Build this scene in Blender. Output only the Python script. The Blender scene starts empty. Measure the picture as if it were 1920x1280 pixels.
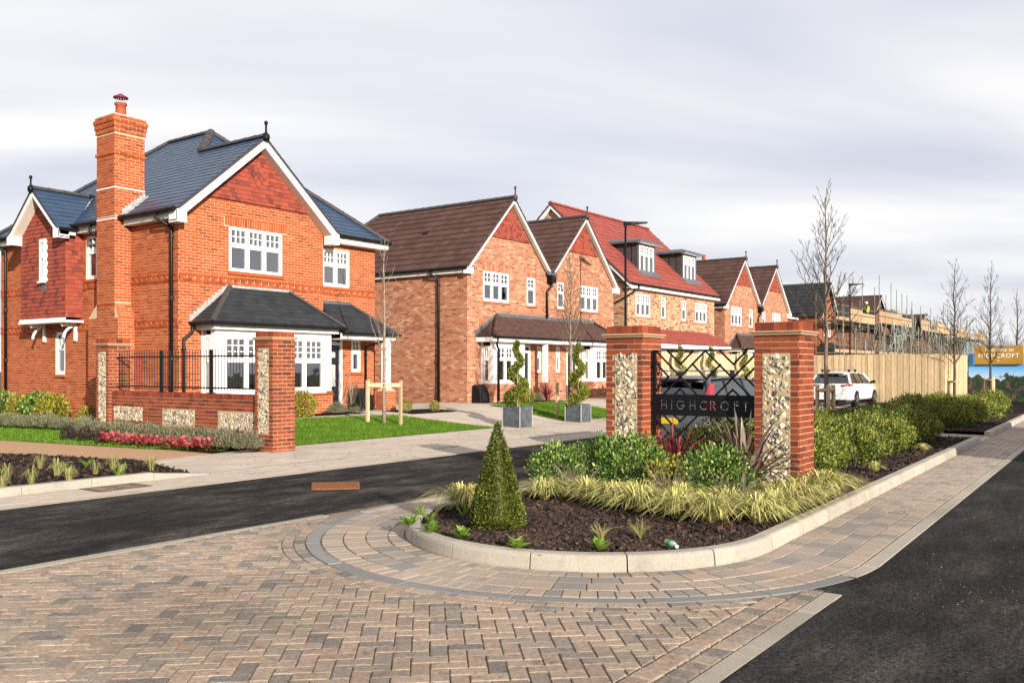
import bpy, bmesh, math, random
from mathutils import Vector, Matrix, noise

RN = random.Random(11)
rad = math.radians
SC = bpy.context.scene
COL = SC.collection

# ------------------------------------------------------------------ camera
cam_d = bpy.data.cameras.new("camera")
cam = bpy.data.objects.new("camera", cam_d)
COL.objects.link(cam)
cam.location = (0, 0, 1.6)
cam.rotation_euler = (rad(90), 0, rad(-54))
cam_d.sensor_width = 36.0
cam_d.lens = 36.0 * 1680.0 / 1920.0
cam_d.shift_y = 50.0 / 1920.0
cam_d.clip_end = 5000
SC.camera = cam

# ------------------------------------------------------------------ sun and sky
SUN_EL = rad(17.5)
SUN_DIR = Vector((-0.43, -0.903, 0)).normalized()          # horizontal direction towards the sun
sun_d = bpy.data.lights.new("sun", 'SUN')
sun_d.energy = 5.0
sun_d.angle = rad(0.6)
sun_d.color = (1.0, 0.93, 0.82)
sun = bpy.data.objects.new("sun", sun_d)
COL.objects.link(sun)
to_sun = Vector((SUN_DIR.x * math.cos(SUN_EL), SUN_DIR.y * math.cos(SUN_EL), math.sin(SUN_EL)))
sun.rotation_euler = to_sun.to_track_quat('Z', 'Y').to_euler()
sun.location = to_sun * 60

W = bpy.data.worlds.new("World")
SC.world = W
W.use_nodes = True
wn, wl = W.node_tree.nodes, W.node_tree.links
wn.clear()
w_out = wn.new('ShaderNodeOutputWorld')
w_bg = wn.new('ShaderNodeBackground')
w_sky = wn.new('ShaderNodeTexSky')
w_sky.sky_type = 'NISHITA'
w_sky.sun_disc = False
w_sky.sun_elevation = SUN_EL
w_sky.sun_rotation = math.atan2(SUN_DIR.x, SUN_DIR.y)
w_sky.air_density = 1.0
w_sky.dust_density = 1.0
# thin high cloud: stretched noise over the direction, projected on a flat layer
w_tc = wn.new('ShaderNodeTexCoord')
w_sep = wn.new('ShaderNodeSeparateXYZ')
wl.new(w_tc.outputs['Generated'], w_sep.inputs[0])
w_zc = wn.new('ShaderNodeMath'); w_zc.operation = 'MAXIMUM'; w_zc.inputs[1].default_value = 0.0
wl.new(w_sep.outputs['Z'], w_zc.inputs[0])
w_za = wn.new('ShaderNodeMath'); w_za.operation = 'ADD'; w_za.inputs[1].default_value = 0.16
wl.new(w_zc.outputs[0], w_za.inputs[0])
w_dx = wn.new('ShaderNodeMath'); w_dx.operation = 'DIVIDE'
w_dy = wn.new('ShaderNodeMath'); w_dy.operation = 'DIVIDE'
wl.new(w_sep.outputs['X'], w_dx.inputs[0]); wl.new(w_za.outputs[0], w_dx.inputs[1])
wl.new(w_sep.outputs['Y'], w_dy.inputs[0]); wl.new(w_za.outputs[0], w_dy.inputs[1])
w_cmb = wn.new('ShaderNodeCombineXYZ')
wl.new(w_dx.outputs[0], w_cmb.inputs[0]); wl.new(w_dy.outputs[0], w_cmb.inputs[1])
w_map = wn.new('ShaderNodeMapping')
w_map.inputs['Scale'].default_value = (0.42, 1.0, 1.0)
w_map.inputs['Location'].default_value = (0.4, 1.7, 0.0)
w_rot = wn.new('ShaderNodeMapping'); w_rot.inputs['Rotation'].default_value = (0, 0, rad(54 - 7))
wl.new(w_cmb.outputs[0], w_rot.inputs['Vector'])
wl.new(w_rot.outputs[0], w_map.inputs['Vector'])
w_n1 = wn.new('ShaderNodeTexNoise')
w_n1.inputs['Scale'].default_value = 0.95
w_n1.inputs['Detail'].default_value = 9.0
w_n1.inputs['Roughness'].default_value = 0.46
w_n1.inputs['Distortion'].default_value = 0.35
wl.new(w_map.outputs[0], w_n1.inputs['Vector'])
w_r = wn.new('ShaderNodeValToRGB')
w_r.color_ramp.elements[0].position = 0.36
w_r.color_ramp.elements[0].color = (0.425, 0.44, 0.505, 1)
w_r.color_ramp.elements[1].position = 0.58
w_r.color_ramp.elements[1].color = (0.66, 0.648, 0.635, 1)
_e = w_r.color_ramp.elements.new(0.48); _e.color = (0.54, 0.543, 0.572, 1)
wl.new(w_n1.outputs['Fac'], w_r.inputs[0])
w_s = wn.new('ShaderNodeMixRGB'); w_s.blend_type = 'MULTIPLY'; w_s.inputs[0].default_value = 1.0
w_s.inputs[2].default_value = (0.06, 0.06, 0.06, 1)
wl.new(w_sky.outputs[0], w_s.inputs[1])
w_mix = wn.new('ShaderNodeMixRGB')
w_mix.inputs[0].default_value = 0.90
wl.new(w_s.outputs[0], w_mix.inputs[1])
wl.new(w_r.outputs[0], w_mix.inputs[2])
wl.new(w_mix.outputs[0], w_bg.inputs['Color'])
w_bg.inputs['Strength'].default_value = 1.0
wl.new(w_bg.outputs[0], w_out.inputs['Surface'])

SC.view_settings.view_transform = 'Standard'
SC.view_settings.look = 'None'
SC.view_settings.exposure = 0.75
SC.view_settings.gamma = 1.0
SC.view_settings.use_curve_mapping = False
SC.render.engine = 'CYCLES'
SC.cycles.use_denoising = True
SC.cycles.max_bounces = 6
SC.cycles.diffuse_bounces = 3
SC.cycles.glossy_bounces = 3
SC.cycles.transparent_max_bounces = 12
SC.cycles.caustics_reflective = False
SC.cycles.caustics_refractive = False

# ------------------------------------------------------------------ materials
MATS = {}
KA = 0.80          # albedo trim shared by all masonry, ground and plant colours
def KC(c): return tuple(x * KA for x in c)
def KR(cols): return [(p, KC(c)) for p, c in cols]

def _base(name, rough=0.8, spec=0.3, metal=0.0):
    m = bpy.data.materials.new(name)
    m.use_nodes = True
    nt = m.node_tree
    b = nt.nodes.get('Principled BSDF')
    b.inputs['Roughness'].default_value = rough
    b.inputs['Specular IOR Level'].default_value = spec
    b.inputs['Metallic'].default_value = metal
    MATS[name] = m
    return m, nt.nodes, nt.links, b

def _noise(nodes, links, scale, detail=4, rough=0.6, vec=None):
    n = nodes.new('ShaderNodeTexNoise')
    n.inputs['Scale'].default_value = scale
    n.inputs['Detail'].default_value = detail
    n.inputs['Roughness'].default_value = rough
    if vec is None:
        g = nodes.new('ShaderNodeNewGeometry')
        links.new(g.outputs['Position'], n.inputs['Vector'])
    else:
        links.new(vec, n.inputs['Vector'])
    return n

def _bump(nodes, links, b, height, strength, dist=0.01):
    bp = nodes.new('ShaderNodeBump')
    bp.inputs['Strength'].default_value = strength
    bp.inputs['Distance'].default_value = dist
    links.new(height, bp.inputs['Height'])
    links.new(bp.outputs[0], b.inputs['Normal'])
    return bp

def _rand(nodes, links):
    """one random number for each separate piece, whether joined or its own object"""
    g = nodes.new('ShaderNodeNewGeometry')
    o = nodes.new('ShaderNodeObjectInfo')
    a = nodes.new('ShaderNodeMath'); a.operation = 'ADD'
    links.new(g.outputs['Random Per Island'], a.inputs[0])
    links.new(o.outputs['Random'], a.inputs[1])
    f = nodes.new('ShaderNodeMath'); f.operation = 'FRACT'
    links.new(a.outputs[0], f.inputs[0])
    return f.outputs[0]

def _ramp(nodes, links, fac, cols, interp='LINEAR'):
    r = nodes.new('ShaderNodeValToRGB')
    r.color_ramp.interpolation = interp
    el = r.color_ramp.elements
    while len(el) < len(cols):
        el.new(0.5)
    for e, (p, c) in zip(el, cols):
        e.position = p
        e.color = (c[0], c[1], c[2], 1)
    links.new(fac, r.inputs[0])
    return r.outputs[0]

def _mixc(nodes, links, fac, a, b, mode='MIX'):
    m = nodes.new('ShaderNodeMixRGB')
    m.blend_type = mode
    for i, s in ((0, fac), (1, a), (2, b)):
        if hasattr(s, 'node'):
            links.new(s, m.inputs[i])
        elif i == 0:
            m.inputs[0].default_value = s
        else:
            m.inputs[i].default_value = (s[0], s[1], s[2], 1)
    return m.outputs[0]

def mat_plain(name, col, rough=0.6, spec=0.3, metal=0.0, nscale=6.0, namt=0.12, bump=0.0, bscale=60.0, bdist=0.004):
    m, n, l, b = _base(name, rough, spec, metal)
    if not name.startswith(('white', 'sign', 'car', 'cream', 'petal')): col = KC(col)
    ns = _noise(n, l, nscale, 5)
    dk = tuple(c * (1 - namt) for c in col)
    lt = tuple(min(1, c * (1 + namt)) for c in col)
    l.new(_ramp(n, l, ns.outputs['Fac'], [(0.3, dk), (0.7, lt)]), b.inputs['Base Color'])
    if bump:
        nb = _noise(n, l, bscale, 3)
        _bump(n, l, b, nb.outputs['Fac'], bump, bdist)
    return m

def mat_pieces(name, cols, rough=0.85, spec=0.25, nscale=25.0, namt=0.25, bump=0.4, bscale=120.0, bdist=0.004, big=0.0, interp='LINEAR', stain=None):
    """each piece takes its own colour from the ramp, then grain, then an optional large-scale soiling"""
    m, n, l, b = _base(name, rough, spec)
    c = _ramp(n, l, _rand(n, l), KR(cols), interp)
    ns = _noise(n, l, nscale, 6, 0.7)
    g = _ramp(n, l, ns.outputs['Fac'], [(0.25, (1 - namt,) * 3), (0.75, (1 + namt * 0.6,) * 3)])
    c = _mixc(n, l, 1.0, c, g, 'MULTIPLY')
    if big:
        nb = _noise(n, l, 0.7, 4, 0.6)
        g2 = _ramp(n, l, nb.outputs['Fac'], [(0.3, (1 - big,) * 3), (0.7, (1 + big * 0.5,) * 3)])
        c = _mixc(n, l, 1.0, c, g2, 'MULTIPLY')
    if stain:
        scol, sscale, lo, hi, amt = stain
        nb = _noise(n, l, sscale, 5, 0.65)
        f = _ramp(n, l, nb.outputs['Fac'], [(lo, (0, 0, 0)), (hi, (amt,) * 3)])
        c = _mixc(n, l, f, c, scol)
    l.new(c, b.inputs['Base Color'])
    if bump:
        nb = _noise(n, l, bscale, 4, 0.7)
        _bump(n, l, b, nb.outputs['Fac'], bump, bdist)
    return m

def mat_brickwork(name, cols, mortar, weather=0.2):
    """far brick walls: pattern in wall coordinates (x or y along the wall, z up)"""
    m, n, l, b = _base(name, 0.9, 0.2)
    g = n.new('ShaderNodeNewGeometry')
    sp = n.new('ShaderNodeSeparateXYZ'); l.new(g.outputs['Position'], sp.inputs[0])
    sn = n.new('ShaderNodeSeparateXYZ'); l.new(g.outputs['True Normal'], sn.inputs[0])
    ab = n.new('ShaderNodeMath'); ab.operation = 'ABSOLUTE'; l.new(sn.outputs[0], ab.inputs[0])
    gt = n.new('ShaderNodeMath'); gt.operation = 'GREATER_THAN'; gt.inputs[1].default_value = 0.6
    l.new(ab.outputs[0], gt.inputs[0])
    mx = n.new('ShaderNodeMix'); mx.data_type = 'FLOAT'
    l.new(gt.outputs[0], mx.inputs[0]); l.new(sp.outputs[0], mx.inputs[2]); l.new(sp.outputs[1], mx.inputs[3])
    cv = n.new('ShaderNodeCombineXYZ'); l.new(mx.outputs[0], cv.inputs[0]); l.new(sp.outputs[2], cv.inputs[1])
    br = n.new('ShaderNodeTexBrick')
    l.new(cv.outputs[0], br.inputs['Vector'])
    br.inputs['Scale'].default_value = 1.0
    br.inputs['Brick Width'].default_value = 0.225
    br.inputs['Row Height'].default_value = 0.075
    br.inputs['Mortar Size'].default_value = 0.006
    br.inputs['Mortar Smooth'].default_value = 0.2
    br.inputs['Color1'].default_value = (0, 0, 0, 1)
    br.inputs['Color2'].default_value = (1, 1, 1, 1)
    br.inputs['Mortar'].default_value = (0.5, 0.5, 0.5, 1)
    c = _ramp(n, l, br.outputs['Color'], KR(cols)); mortar = KC(mortar)
    ns = _noise(n, l, 0.8, 5, 0.6)
    c = _mixc(n, l, 1.0, c, _ramp(n, l, ns.outputs['Fac'], [(0.3, (1 - weather,) * 3), (0.7, (1.08,) * 3)]), 'MULTIPLY')
    n2 = _noise(n, l, 40, 4, 0.7)
    c = _mixc(n, l, 1.0, c, _ramp(n, l, n2.outputs['Fac'], [(0.3, (0.8,) * 3), (0.7, (1.15,) * 3)]), 'MULTIPLY')
    c = _mixc(n, l, br.outputs['Fac'], c, mortar)
    l.new(c, b.inputs['Base Color'])
    inv = n.new('ShaderNodeMath'); inv.operation = 'SUBTRACT'; inv.inputs[0].default_value = 1.0
    l.new(br.outputs['Fac'], inv.inputs[1])
    _bump(n, l, b, inv.outputs[0], 0.7, 0.008)
    return m

# ---- paving, kerbs, roads
def mat_asphalt(name, cols, scale=1.0):
    m, n, l, b = _base(name, 0.9, 0.12)
    g = n.new('ShaderNodeNewGeometry')
    mp = n.new('ShaderNodeMapping'); mp.inputs['Scale'].default_value = (0.5, 1.3, 1)
    l.new(g.outputs['Position'], mp.inputs['Vector'])
    n3 = _noise(n, l, 1.3 * scale, 14, 0.84, mp.outputs[0])          # wheel-worn dust and bare binder, down to single stones
    c = _ramp(n, l, n3.outputs['Fac'], KR(cols))
    n2 = _noise(n, l, 46 * scale, 4, 0.8)
    c = _mixc(n, l, 1.0, c, _ramp(n, l, n2.outputs['Fac'], [(0.38, (0.30,) * 3), (0.62, (1.9,) * 3)]), 'MULTIPLY')
    n1 = _noise(n, l, 90 * scale, 2, 0.6)
    sp = _ramp(n, l, n1.outputs['Fac'], [(0.66, (0, 0, 0)), (0.72, (0.8,) * 3)])
    c = _mixc(n, l, sp, c, (0.19, 0.165, 0.14))
    l.new(c, b.inputs['Base Color'])
    ad = n.new('ShaderNodeMath'); ad.operation = 'ADD'
    l.new(n1.outputs['Fac'], ad.inputs[0]); l.new(n2.outputs['Fac'], ad.inputs[1])
    _bump(n, l, b, ad.outputs[0], 1.0, 0.03)
    return m

mat_asphalt('asphalt', [(0.36, (0.010, 0.010, 0.011)), (0.46, (0.024, 0.023, 0.023)), (0.53, (0.060, 0.053, 0.047)), (0.62, (0.15, 0.128, 0.108))])
mat_asphalt('asphalt_rough', [(0.36, (0.011, 0.011, 0.012)), (0.47, (0.026, 0.025, 0.024)), (0.55, (0.048, 0.043, 0.039)), (0.66, (0.105, 0.090, 0.077))], 0.8)
mat_asphalt('asphalt_old', [(0.34, (0.008, 0.008, 0.009)), (0.45, (0.026, 0.025, 0.025)), (0.54, (0.052, 0.047, 0.043)), (0.66, (0.12, 0.103, 0.088))], 0.7)
PAVE = [(0.0, (0.255, 0.225, 0.20)), (0.14, (0.36, 0.305, 0.255)), (0.38, (0.47, 0.365, 0.28)), (0.62, (0.53, 0.405, 0.305)), (0.86, (0.46, 0.335, 0.25)), (1.0, (0.345, 0.295, 0.25))]
mat_pieces('paver', PAVE, 0.95, 0.12, 34, 0.55, 1.0, 90, 0.008, 0.30, stain=((0.07, 0.06, 0.052), 7.0, 0.56, 0.74, 0.7))
mat_pieces('paver_ring', [(0, (0.30, 0.275, 0.25)), (0.3, (0.43, 0.355, 0.29)), (0.7, (0.52, 0.40, 0.305)), (1, (0.38, 0.33, 0.285))], 0.9, 0.2, 60, 0.35, 0.7, 160, 0.006, 0.2, stain=((0.14, 0.12, 0.10), 7.0, 0.60, 0.78, 0.6))
mat_pieces('paver_pale', [(0, (0.50, 0.42, 0.34)), (0.5, (0.56, 0.46, 0.37)), (1, (0.50, 0.44, 0.38))], 0.9, 0.2, 40, 0.18, 0.3, 160, 0.003, 0.12, stain=((0.24, 0.19, 0.15), 6.0, 0.66, 0.80, 0.6))
mat_plain('joint_sand', (0.30, 0.245, 0.18), 0.95, 0.1, nscale=3, namt=0.35, bump=0.5, bscale=300)
mat_plain('joint_dark', (0.22, 0.18, 0.135), 0.95, 0.1, nscale=5, namt=0.6, bump=0.5, bscale=300)
mat_pieces('kerb', [(0, (0.47, 0.42, 0.35)), (1, (0.56, 0.495, 0.41))], 0.92, 0.15, 55, 0.28, 0.8, 120, 0.006, 0.2, stain=((0.22, 0.185, 0.15), 4.0, 0.54, 0.76, 0.7))
mat_pieces('edging', [(0, (0.42, 0.37, 0.30)), (1, (0.50, 0.435, 0.36))], 0.92, 0.15, 60, 0.3, 0.6, 140, 0.005, 0.2, stain=((0.22, 0.185, 0.15), 4.0, 0.56, 0.76, 0.6))
mat_pieces('channel', [(0, (0.235, 0.225, 0.215)), (1, (0.30, 0.285, 0.27))], 0.85, 0.25, 70, 0.2, 0.35, 260, 0.003, 0.15)
mat_plain('resin', (0.50, 0.30, 0.17), 0.85, 0.3, nscale=140, namt=0.35, bump=0.6, bscale=260)
mat_plain('soil', (0.016, 0.011, 0.009), 0.95, 0.1, nscale=18, namt=0.5, bump=1.0, bscale=40, bdist=0.03)
mat_pieces('bark_chip', [(0, (0.010, 0.007, 0.006)), (0.5, (0.026, 0.014, 0.010)), (0.85, (0.075, 0.036, 0.022)), (1, (0.17, 0.085, 0.05))], 0.75, 0.35, 50, 0.3, 0.4, 120)
mat_plain('ground', (0.10, 0.085, 0.06), 0.95, 0.1, nscale=2, namt=0.3, bump=0.4, bscale=30)
mat_plain('rust_iron', (0.27, 0.095, 0.03), 0.8, 0.3, nscale=25, namt=0.45, bump=0.5, bscale=120)
mat_plain('grate_iron', (0.13, 0.085, 0.05), 0.7, 0.4, nscale=25, namt=0.4, bump=0.3, bscale=120)
# ---- brick, tile, flint
RED = [(0, (0.30, 0.062, 0.022)), (0.2, (0.43, 0.092, 0.028)), (0.6, (0.53, 0.122, 0.036)), (0.9, (0.40, 0.080, 0.026)), (1, (0.58, 0.17, 0.06))]
mat_pieces('brick_orange', RED, 0.9, 0.2, 60, 0.22, 0.4, 200, 0.003, 0.10)
mat_pieces('brick_red', [(0, (0.15, 0.034, 0.022)), (0.3, (0.27, 0.056, 0.026)), (0.75, (0.37, 0.080, 0.032)), (1, (0.20, 0.043, 0.026))], 0.88, 0.22, 60, 0.25, 0.5, 180, 0.004, 0.12)
mat_plain('mortar', (0.62, 0.46, 0.30), 0.95, 0.1, nscale=30, namt=0.18, bump=0.4, bscale=300)
mat_plain('mortar_pier', (0.52, 0.37, 0.225), 0.95, 0.1, nscale=30, namt=0.25, bump=0.4, bscale=300)
mat_plain('mortar_flint', (0.56, 0.42, 0.25), 0.95, 0.1, nscale=30, namt=0.25, bump=0.9, bscale=110, bdist=0.012)
mat_pieces('creasing_tile', [(0, (0.46, 0.30, 0.18)), (1, (0.56, 0.36, 0.20))], 0.9, 0.2, 40, 0.25, 0.4, 200)
mat_pieces('tile_hung', [(0, (0.16, 0.042, 0.040)), (0.22, (0.29, 0.062, 0.040)), (0.6, (0.40, 0.085, 0.047)), (1, (0.33, 0.068, 0.040))], 0.85, 0.25, 22, 0.3, 0.3, 160)
mat_pieces('slate', [(0, (0.016, 0.040, 0.090)), (1, (0.026, 0.060, 0.120))], 0.36, 0.55, 16, 0.15, 0.2, 90, 0.003)
mat_pieces('tile_brown', [(0, (0.088, 0.048, 0.040)), (1, (0.125, 0.070, 0.058))], 0.92, 0.1, 14, 0.15, 0.2, 120)
mat_pieces('tile_red', [(0, (0.27, 0.055, 0.042)), (1, (0.36, 0.080, 0.058))], 0.75, 0.3, 14, 0.2, 0.2, 120)
mat_pieces('tile_grey', [(0, (0.026, 0.028, 0.033)), (1, (0.040, 0.043, 0.049))], 0.75, 0.2, 14, 0.15, 0.2, 120)
mat_plain('ridge_dark', (0.065, 0.055, 0.055), 0.7, 0.3, nscale=9, namt=0.25, bump=0.2)
mat_plain('lead', (0.105, 0.12, 0.135), 0.5, 0.5, nscale=5, namt=0.3, bump=0.2, bscale=20)
mat_plain('lead_pale', (0.40, 0.395, 0.385), 0.6, 0.4, nscale=9, namt=0.25, bump=0.2, bscale=40)
mat_brickwork('brick_multi', [(0, (0.28, 0.085, 0.048)), (0.25, (0.45, 0.16, 0.085)), (0.6, (0.52, 0.20, 0.108)), (0.88, (0.57, 0.25, 0.145)), (1, (0.66, 0.40, 0.26))], (0.56, 0.38, 0.26), 0.15)
mat_brickwork('brick_cream', [(0, (0.06, 0.035, 0.03)), (0.10, (0.36, 0.11, 0.06)), (0.34, (0.54, 0.27, 0.14)), (0.75, (0.64, 0.42, 0.25)), (1, (0.44, 0.14, 0.075))], (0.60, 0.46, 0.33))
mat_brickwork('brick_site_shaded', [(0, (0.13, 0.042, 0.028)), (0.5, (0.24, 0.075, 0.042)), (1, (0.33, 0.12, 0.07))], (0.25, 0.18, 0.13))  # site walls: shade under the scaffold decks is put into this darker brick colour
mat_brickwork('brick_far', [(0, (0.30, 0.065, 0.028)), (0.5, (0.44, 0.10, 0.038)), (1, (0.38, 0.08, 0.03))], (0.45, 0.3, 0.2))

def mat_flint():
    m, n, l, b = _base('flint', 0.45, 0.5)
    r = _rand(n, l)
    ns = _noise(n, l, 30, 3, 0.55)
    ad = n.new('ShaderNodeMath'); ad.operation = 'MULTIPLY_ADD'
    l.new(r, ad.inputs[0]); ad.inputs[1].default_value = 0.22
    l.new(ns.outputs['Fac'], ad.inputs[2])
    c = _ramp(n, l, ad.outputs[0], [(0.42, (0.56, 0.46, 0.33)), (0.58, (0.66, 0.58, 0.46)), (0.635, (0.42, 0.38, 0.33)), (0.665, (0.03, 0.03, 0.032)), (0.84, (0.08, 0.08, 0.085))])
    l.new(c, b.inputs['Base Color'])
    nb = _noise(n, l, 90, 3)
    _bump(n, l, b, nb.outputs['Fac'], 0.4, 0.006)
mat_flint()
# ---- joinery, metal, glass
mat_plain('white_paint', (0.80, 0.79, 0.77), 0.45, 0.4, nscale=3, namt=0.03)
mat_plain('cream_soffit', (0.70, 0.64, 0.55), 0.55, 0.3, nscale=3, namt=0.04)
mat_plain('black_metal', (0.006, 0.006, 0.007), 0.5, 0.2, nscale=8, namt=0.2)
mat_plain('black_plastic', (0.008, 0.008, 0.009), 0.45, 0.25, nscale=8, namt=0.1)
mat_plain('door_navy', (0.018, 0.022, 0.032), 0.3, 0.5, nscale=4, namt=0.1)
mat_plain('room_wall', (0.42, 0.38, 0.30), 0.9, 0.1, nscale=1.5, namt=0.15)
mat_plain('curtain', (0.60, 0.57, 0.50), 0.9, 0.1, nscale=30, namt=0.15)
mat_plain('steel', (0.42, 0.43, 0.44), 0.4, 0.5, 0.6, nscale=8, namt=0.15)
mat_plain('terracotta', (0.42, 0.10, 0.045), 0.8, 0.2, nscale=12, namt=0.2)
mat_plain('cowl', (0.22, 0.02, 0.045), 0.5, 0.4, nscale=12, namt=0.2)

def mat_glass(name, tint, refl):
    m = bpy.data.materials.new(name); m.use_nodes = True
    n, l = m.node_tree.nodes, m.node_tree.links
    n.clear()
    o = n.new('ShaderNodeOutputMaterial')
    t = n.new('ShaderNodeBsdfTransparent'); t.inputs[0].default_value = (*tint, 1)
    g = n.new('ShaderNodeBsdfGlossy'); g.inputs['Roughness'].default_value = 0.02
    g.inputs['Color'].default_value = (0.95, 0.97, 1.0, 1)
    fr = n.new('ShaderNodeFresnel'); fr.inputs['IOR'].default_value = refl
    ns = _noise(n, l, 1.6, 2)
    bp = n.new('ShaderNodeBump'); bp.inputs['Strength'].default_value = 0.06; bp.inputs['Distance'].default_value = 0.05
    l.new(ns.outputs['Fac'], bp.inputs['Height'])
    l.new(bp.outputs[0], g.inputs['Normal'])
    mx = n.new('ShaderNodeMixShader')
    l.new(fr.outputs[0], mx.inputs[0]); l.new(t.outputs[0], mx.inputs[1]); l.new(g.outputs[0], mx.inputs[2])
    l.new(mx.outputs[0], o.inputs['Surface'])
    MATS[name] = m
mat_glass('glass', (0.66, 0.74, 0.76), 3.2)
mat_glass('car_glass', (0.30, 0.36, 0.38), 2.0)

# ---- timber, plants
def mat_timber(name, a, b_, along='Z'):
    m, n, l, b = _base(name, 0.8, 0.2)
    g = n.new('ShaderNodeNewGeometry')
    mp = n.new('ShaderNodeMapping'); mp.inputs['Scale'].default_value = (14, 14, 1.6) if along == 'Z' else (1.6, 1.6, 14)
    l.new(g.outputs['Position'], mp.inputs['Vector'])
    ns = _noise(n, l, 2.2, 5, 0.6, mp.outputs[0])
    c = _ramp(n, l, ns.outputs['Fac'], [(0.3, a), (0.7, b_)])
    k = _ramp(n, l, _rand(n, l), [(0, (0.72,) * 3), (1, (1.12,) * 3)])
    c = _mixc(n, l, 1.0, c, k, 'MULTIPLY')
    n2 = _noise(n, l, 9, 4, 0.6)
    c = _mixc(n, l, _ramp(n, l, n2.outputs['Fac'], [(0.66, (0, 0, 0)), (0.76, (0.5,) * 3)]), c, tuple(x * 0.45 for x in a))
    l.new(c, b.inputs['Base Color'])
    _bump(n, l, b, ns.outputs['Fac'], 0.3, 0.004)
mat_timber('fence_wood', (0.44, 0.305, 0.165), (0.68, 0.515, 0.315))
mat_timber('stake_wood', (0.44, 0.31, 0.18), (0.58, 0.43, 0.27))
mat_timber('scaffold_board', (0.40, 0.24, 0.13), (0.56, 0.36, 0.20), 'X')
mat_plain('bark', (0.20, 0.15, 0.105), 0.9, 0.15, nscale=22, namt=0.5, bump=0.6, bscale=60)
mat_plain('bark_dark', (0.105, 0.078, 0.056), 0.9, 0.15, nscale=22, namt=0.4, bump=0.6, bscale=60)
mat_plain('bark_pale', (0.30, 0.235, 0.18), 0.9, 0.15, nscale=16, namt=0.5, bump=0.6, bscale=60)

def mat_leaf(name, cols, rough=0.5, trans=0.25):
    m = bpy.data.materials.new(name); m.use_nodes = True
    n, l = m.node_tree.nodes, m.node_tree.links
    b = n.get('Principled BSDF'); o = n.get('Material Output')
    b.inputs['Roughness'].default_value = rough
    b.inputs['Specular IOR Level'].default_value = 0.35
    c = _ramp(n, l, _rand(n, l), KR(cols))
    ns = _noise(n, l, 3.0, 4)
    c = _mixc(n, l, 1.0, c, _ramp(n, l, ns.outputs['Fac'], [(0.3, (0.75,) * 3), (0.7, (1.2,) * 3)]), 'MULTIPLY')
    l.new(c, b.inputs['Base Color'])
    t = n.new('ShaderNodeBsdfTranslucent'); l.new(c, t.inputs['Color'])
    mx = n.new('ShaderNodeMixShader'); mx.inputs[0].default_value = trans
    l.new(b.outputs[0], mx.inputs[1]); l.new(t.outputs[0], mx.inputs[2])
    l.new(mx.outputs[0], o.inputs['Surface'])
    MATS[name] = m
mat_leaf('leaf_box', [(0, (0.018, 0.034, 0.006)), (0.45, (0.080, 0.115, 0.016)), (0.8, (0.23, 0.26, 0.036)), (1, (0.46, 0.44, 0.10))])
mat_leaf('leaf_hedge', [(0, (0.014, 0.034, 0.005)), (0.45, (0.075, 0.125, 0.012)), (0.85, (0.26, 0.30, 0.030)), (1, (0.50, 0.49, 0.08))], 0.45, 0.15)
mat_leaf('leaf_shoot', [(0, (0.12, 0.16, 0.020)), (0.5, (0.34, 0.36, 0.055)), (1, (0.58, 0.55, 0.14))])
mat_leaf('leaf_green', [(0, (0.018, 0.060, 0.010)), (0.4, (0.085, 0.20, 0.020)), (0.75, (0.22, 0.36, 0.045)), (1, (0.66, 0.68, 0.26))])
mat_leaf('leaf_yellow', [(0, (0.10, 0.13, 0.015)), (0.5, (0.32, 0.29, 0.03)), (1, (0.55, 0.47, 0.08))])
mat_leaf('leaf_sedge', [(0, (0.10, 0.12, 0.025)), (0.3, (0.38, 0.36, 0.085)), (0.55, (0.74, 0.66, 0.22)), (0.85, (0.88, 0.79, 0.33)), (1, (0.20, 0.21, 0.05))], 0.6, 0.15)
mat_leaf('leaf_tuft', [(0, (0.16, 0.11, 0.05)), (0.4, (0.34, 0.29, 0.12)), (0.75, (0.30, 0.36, 0.09)), (1, (0.50, 0.44, 0.20))], 0.6, 0.2)
mat_leaf('leaf_phormium', [(0, (0.045, 0.028, 0.024)), (0.5, (0.20, 0.135, 0.105)), (1, (0.50, 0.38, 0.29))], 0.45, 0.1)
mat_leaf('leaf_crimson', [(0, (0.13, 0.018, 0.025)), (0.5, (0.32, 0.045, 0.055)), (1, (0.55, 0.17, 0.15))], 0.45, 0.2)
mat_leaf('leaf_lavender', [(0, (0.10, 0.115, 0.06)), (0.5, (0.21, 0.21, 0.115)), (1, (0.34, 0.32, 0.20))], 0.7, 0.2)
mat_leaf('leaf_heuchera', [(0, (0.30, 0.03, 0.05)), (0.5, (0.62, 0.08, 0.11)), (1, (0.85, 0.28, 0.24))], 0.5, 0.2)
mat_leaf('leaf_dark', [(0, (0.018, 0.010, 0.010)), (1, (0.075, 0.035, 0.030))], 0.6, 0.1)
mat_leaf('leaf_lime', [(0, (0.10, 0.22, 0.025)), (1, (0.30, 0.42, 0.06))], 0.5, 0.3)
mat_leaf('leaf_thuja', [(0, (0.05, 0.085, 0.010)), (0.5, (0.20, 0.24, 0.028)), (1, (0.46, 0.44, 0.075))], 0.6, 0.2)
mat_leaf('petal_cream', [(0, (0.70, 0.62, 0.25)), (1, (0.75, 0.68, 0.40))], 0.6, 0.3)
mat_leaf('grass_blade', [(0, (0.055, 0.14, 0.006)), (0.5, (0.12, 0.26, 0.010)), (1, (0.24, 0.38, 0.022))], 0.6, 0.3)
mat_plain('turf', (0.075, 0.16, 0.010), 0.9, 0.15, nscale=1.3, namt=0.5, bump=1.0, bscale=90, bdist=0.03)
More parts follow.
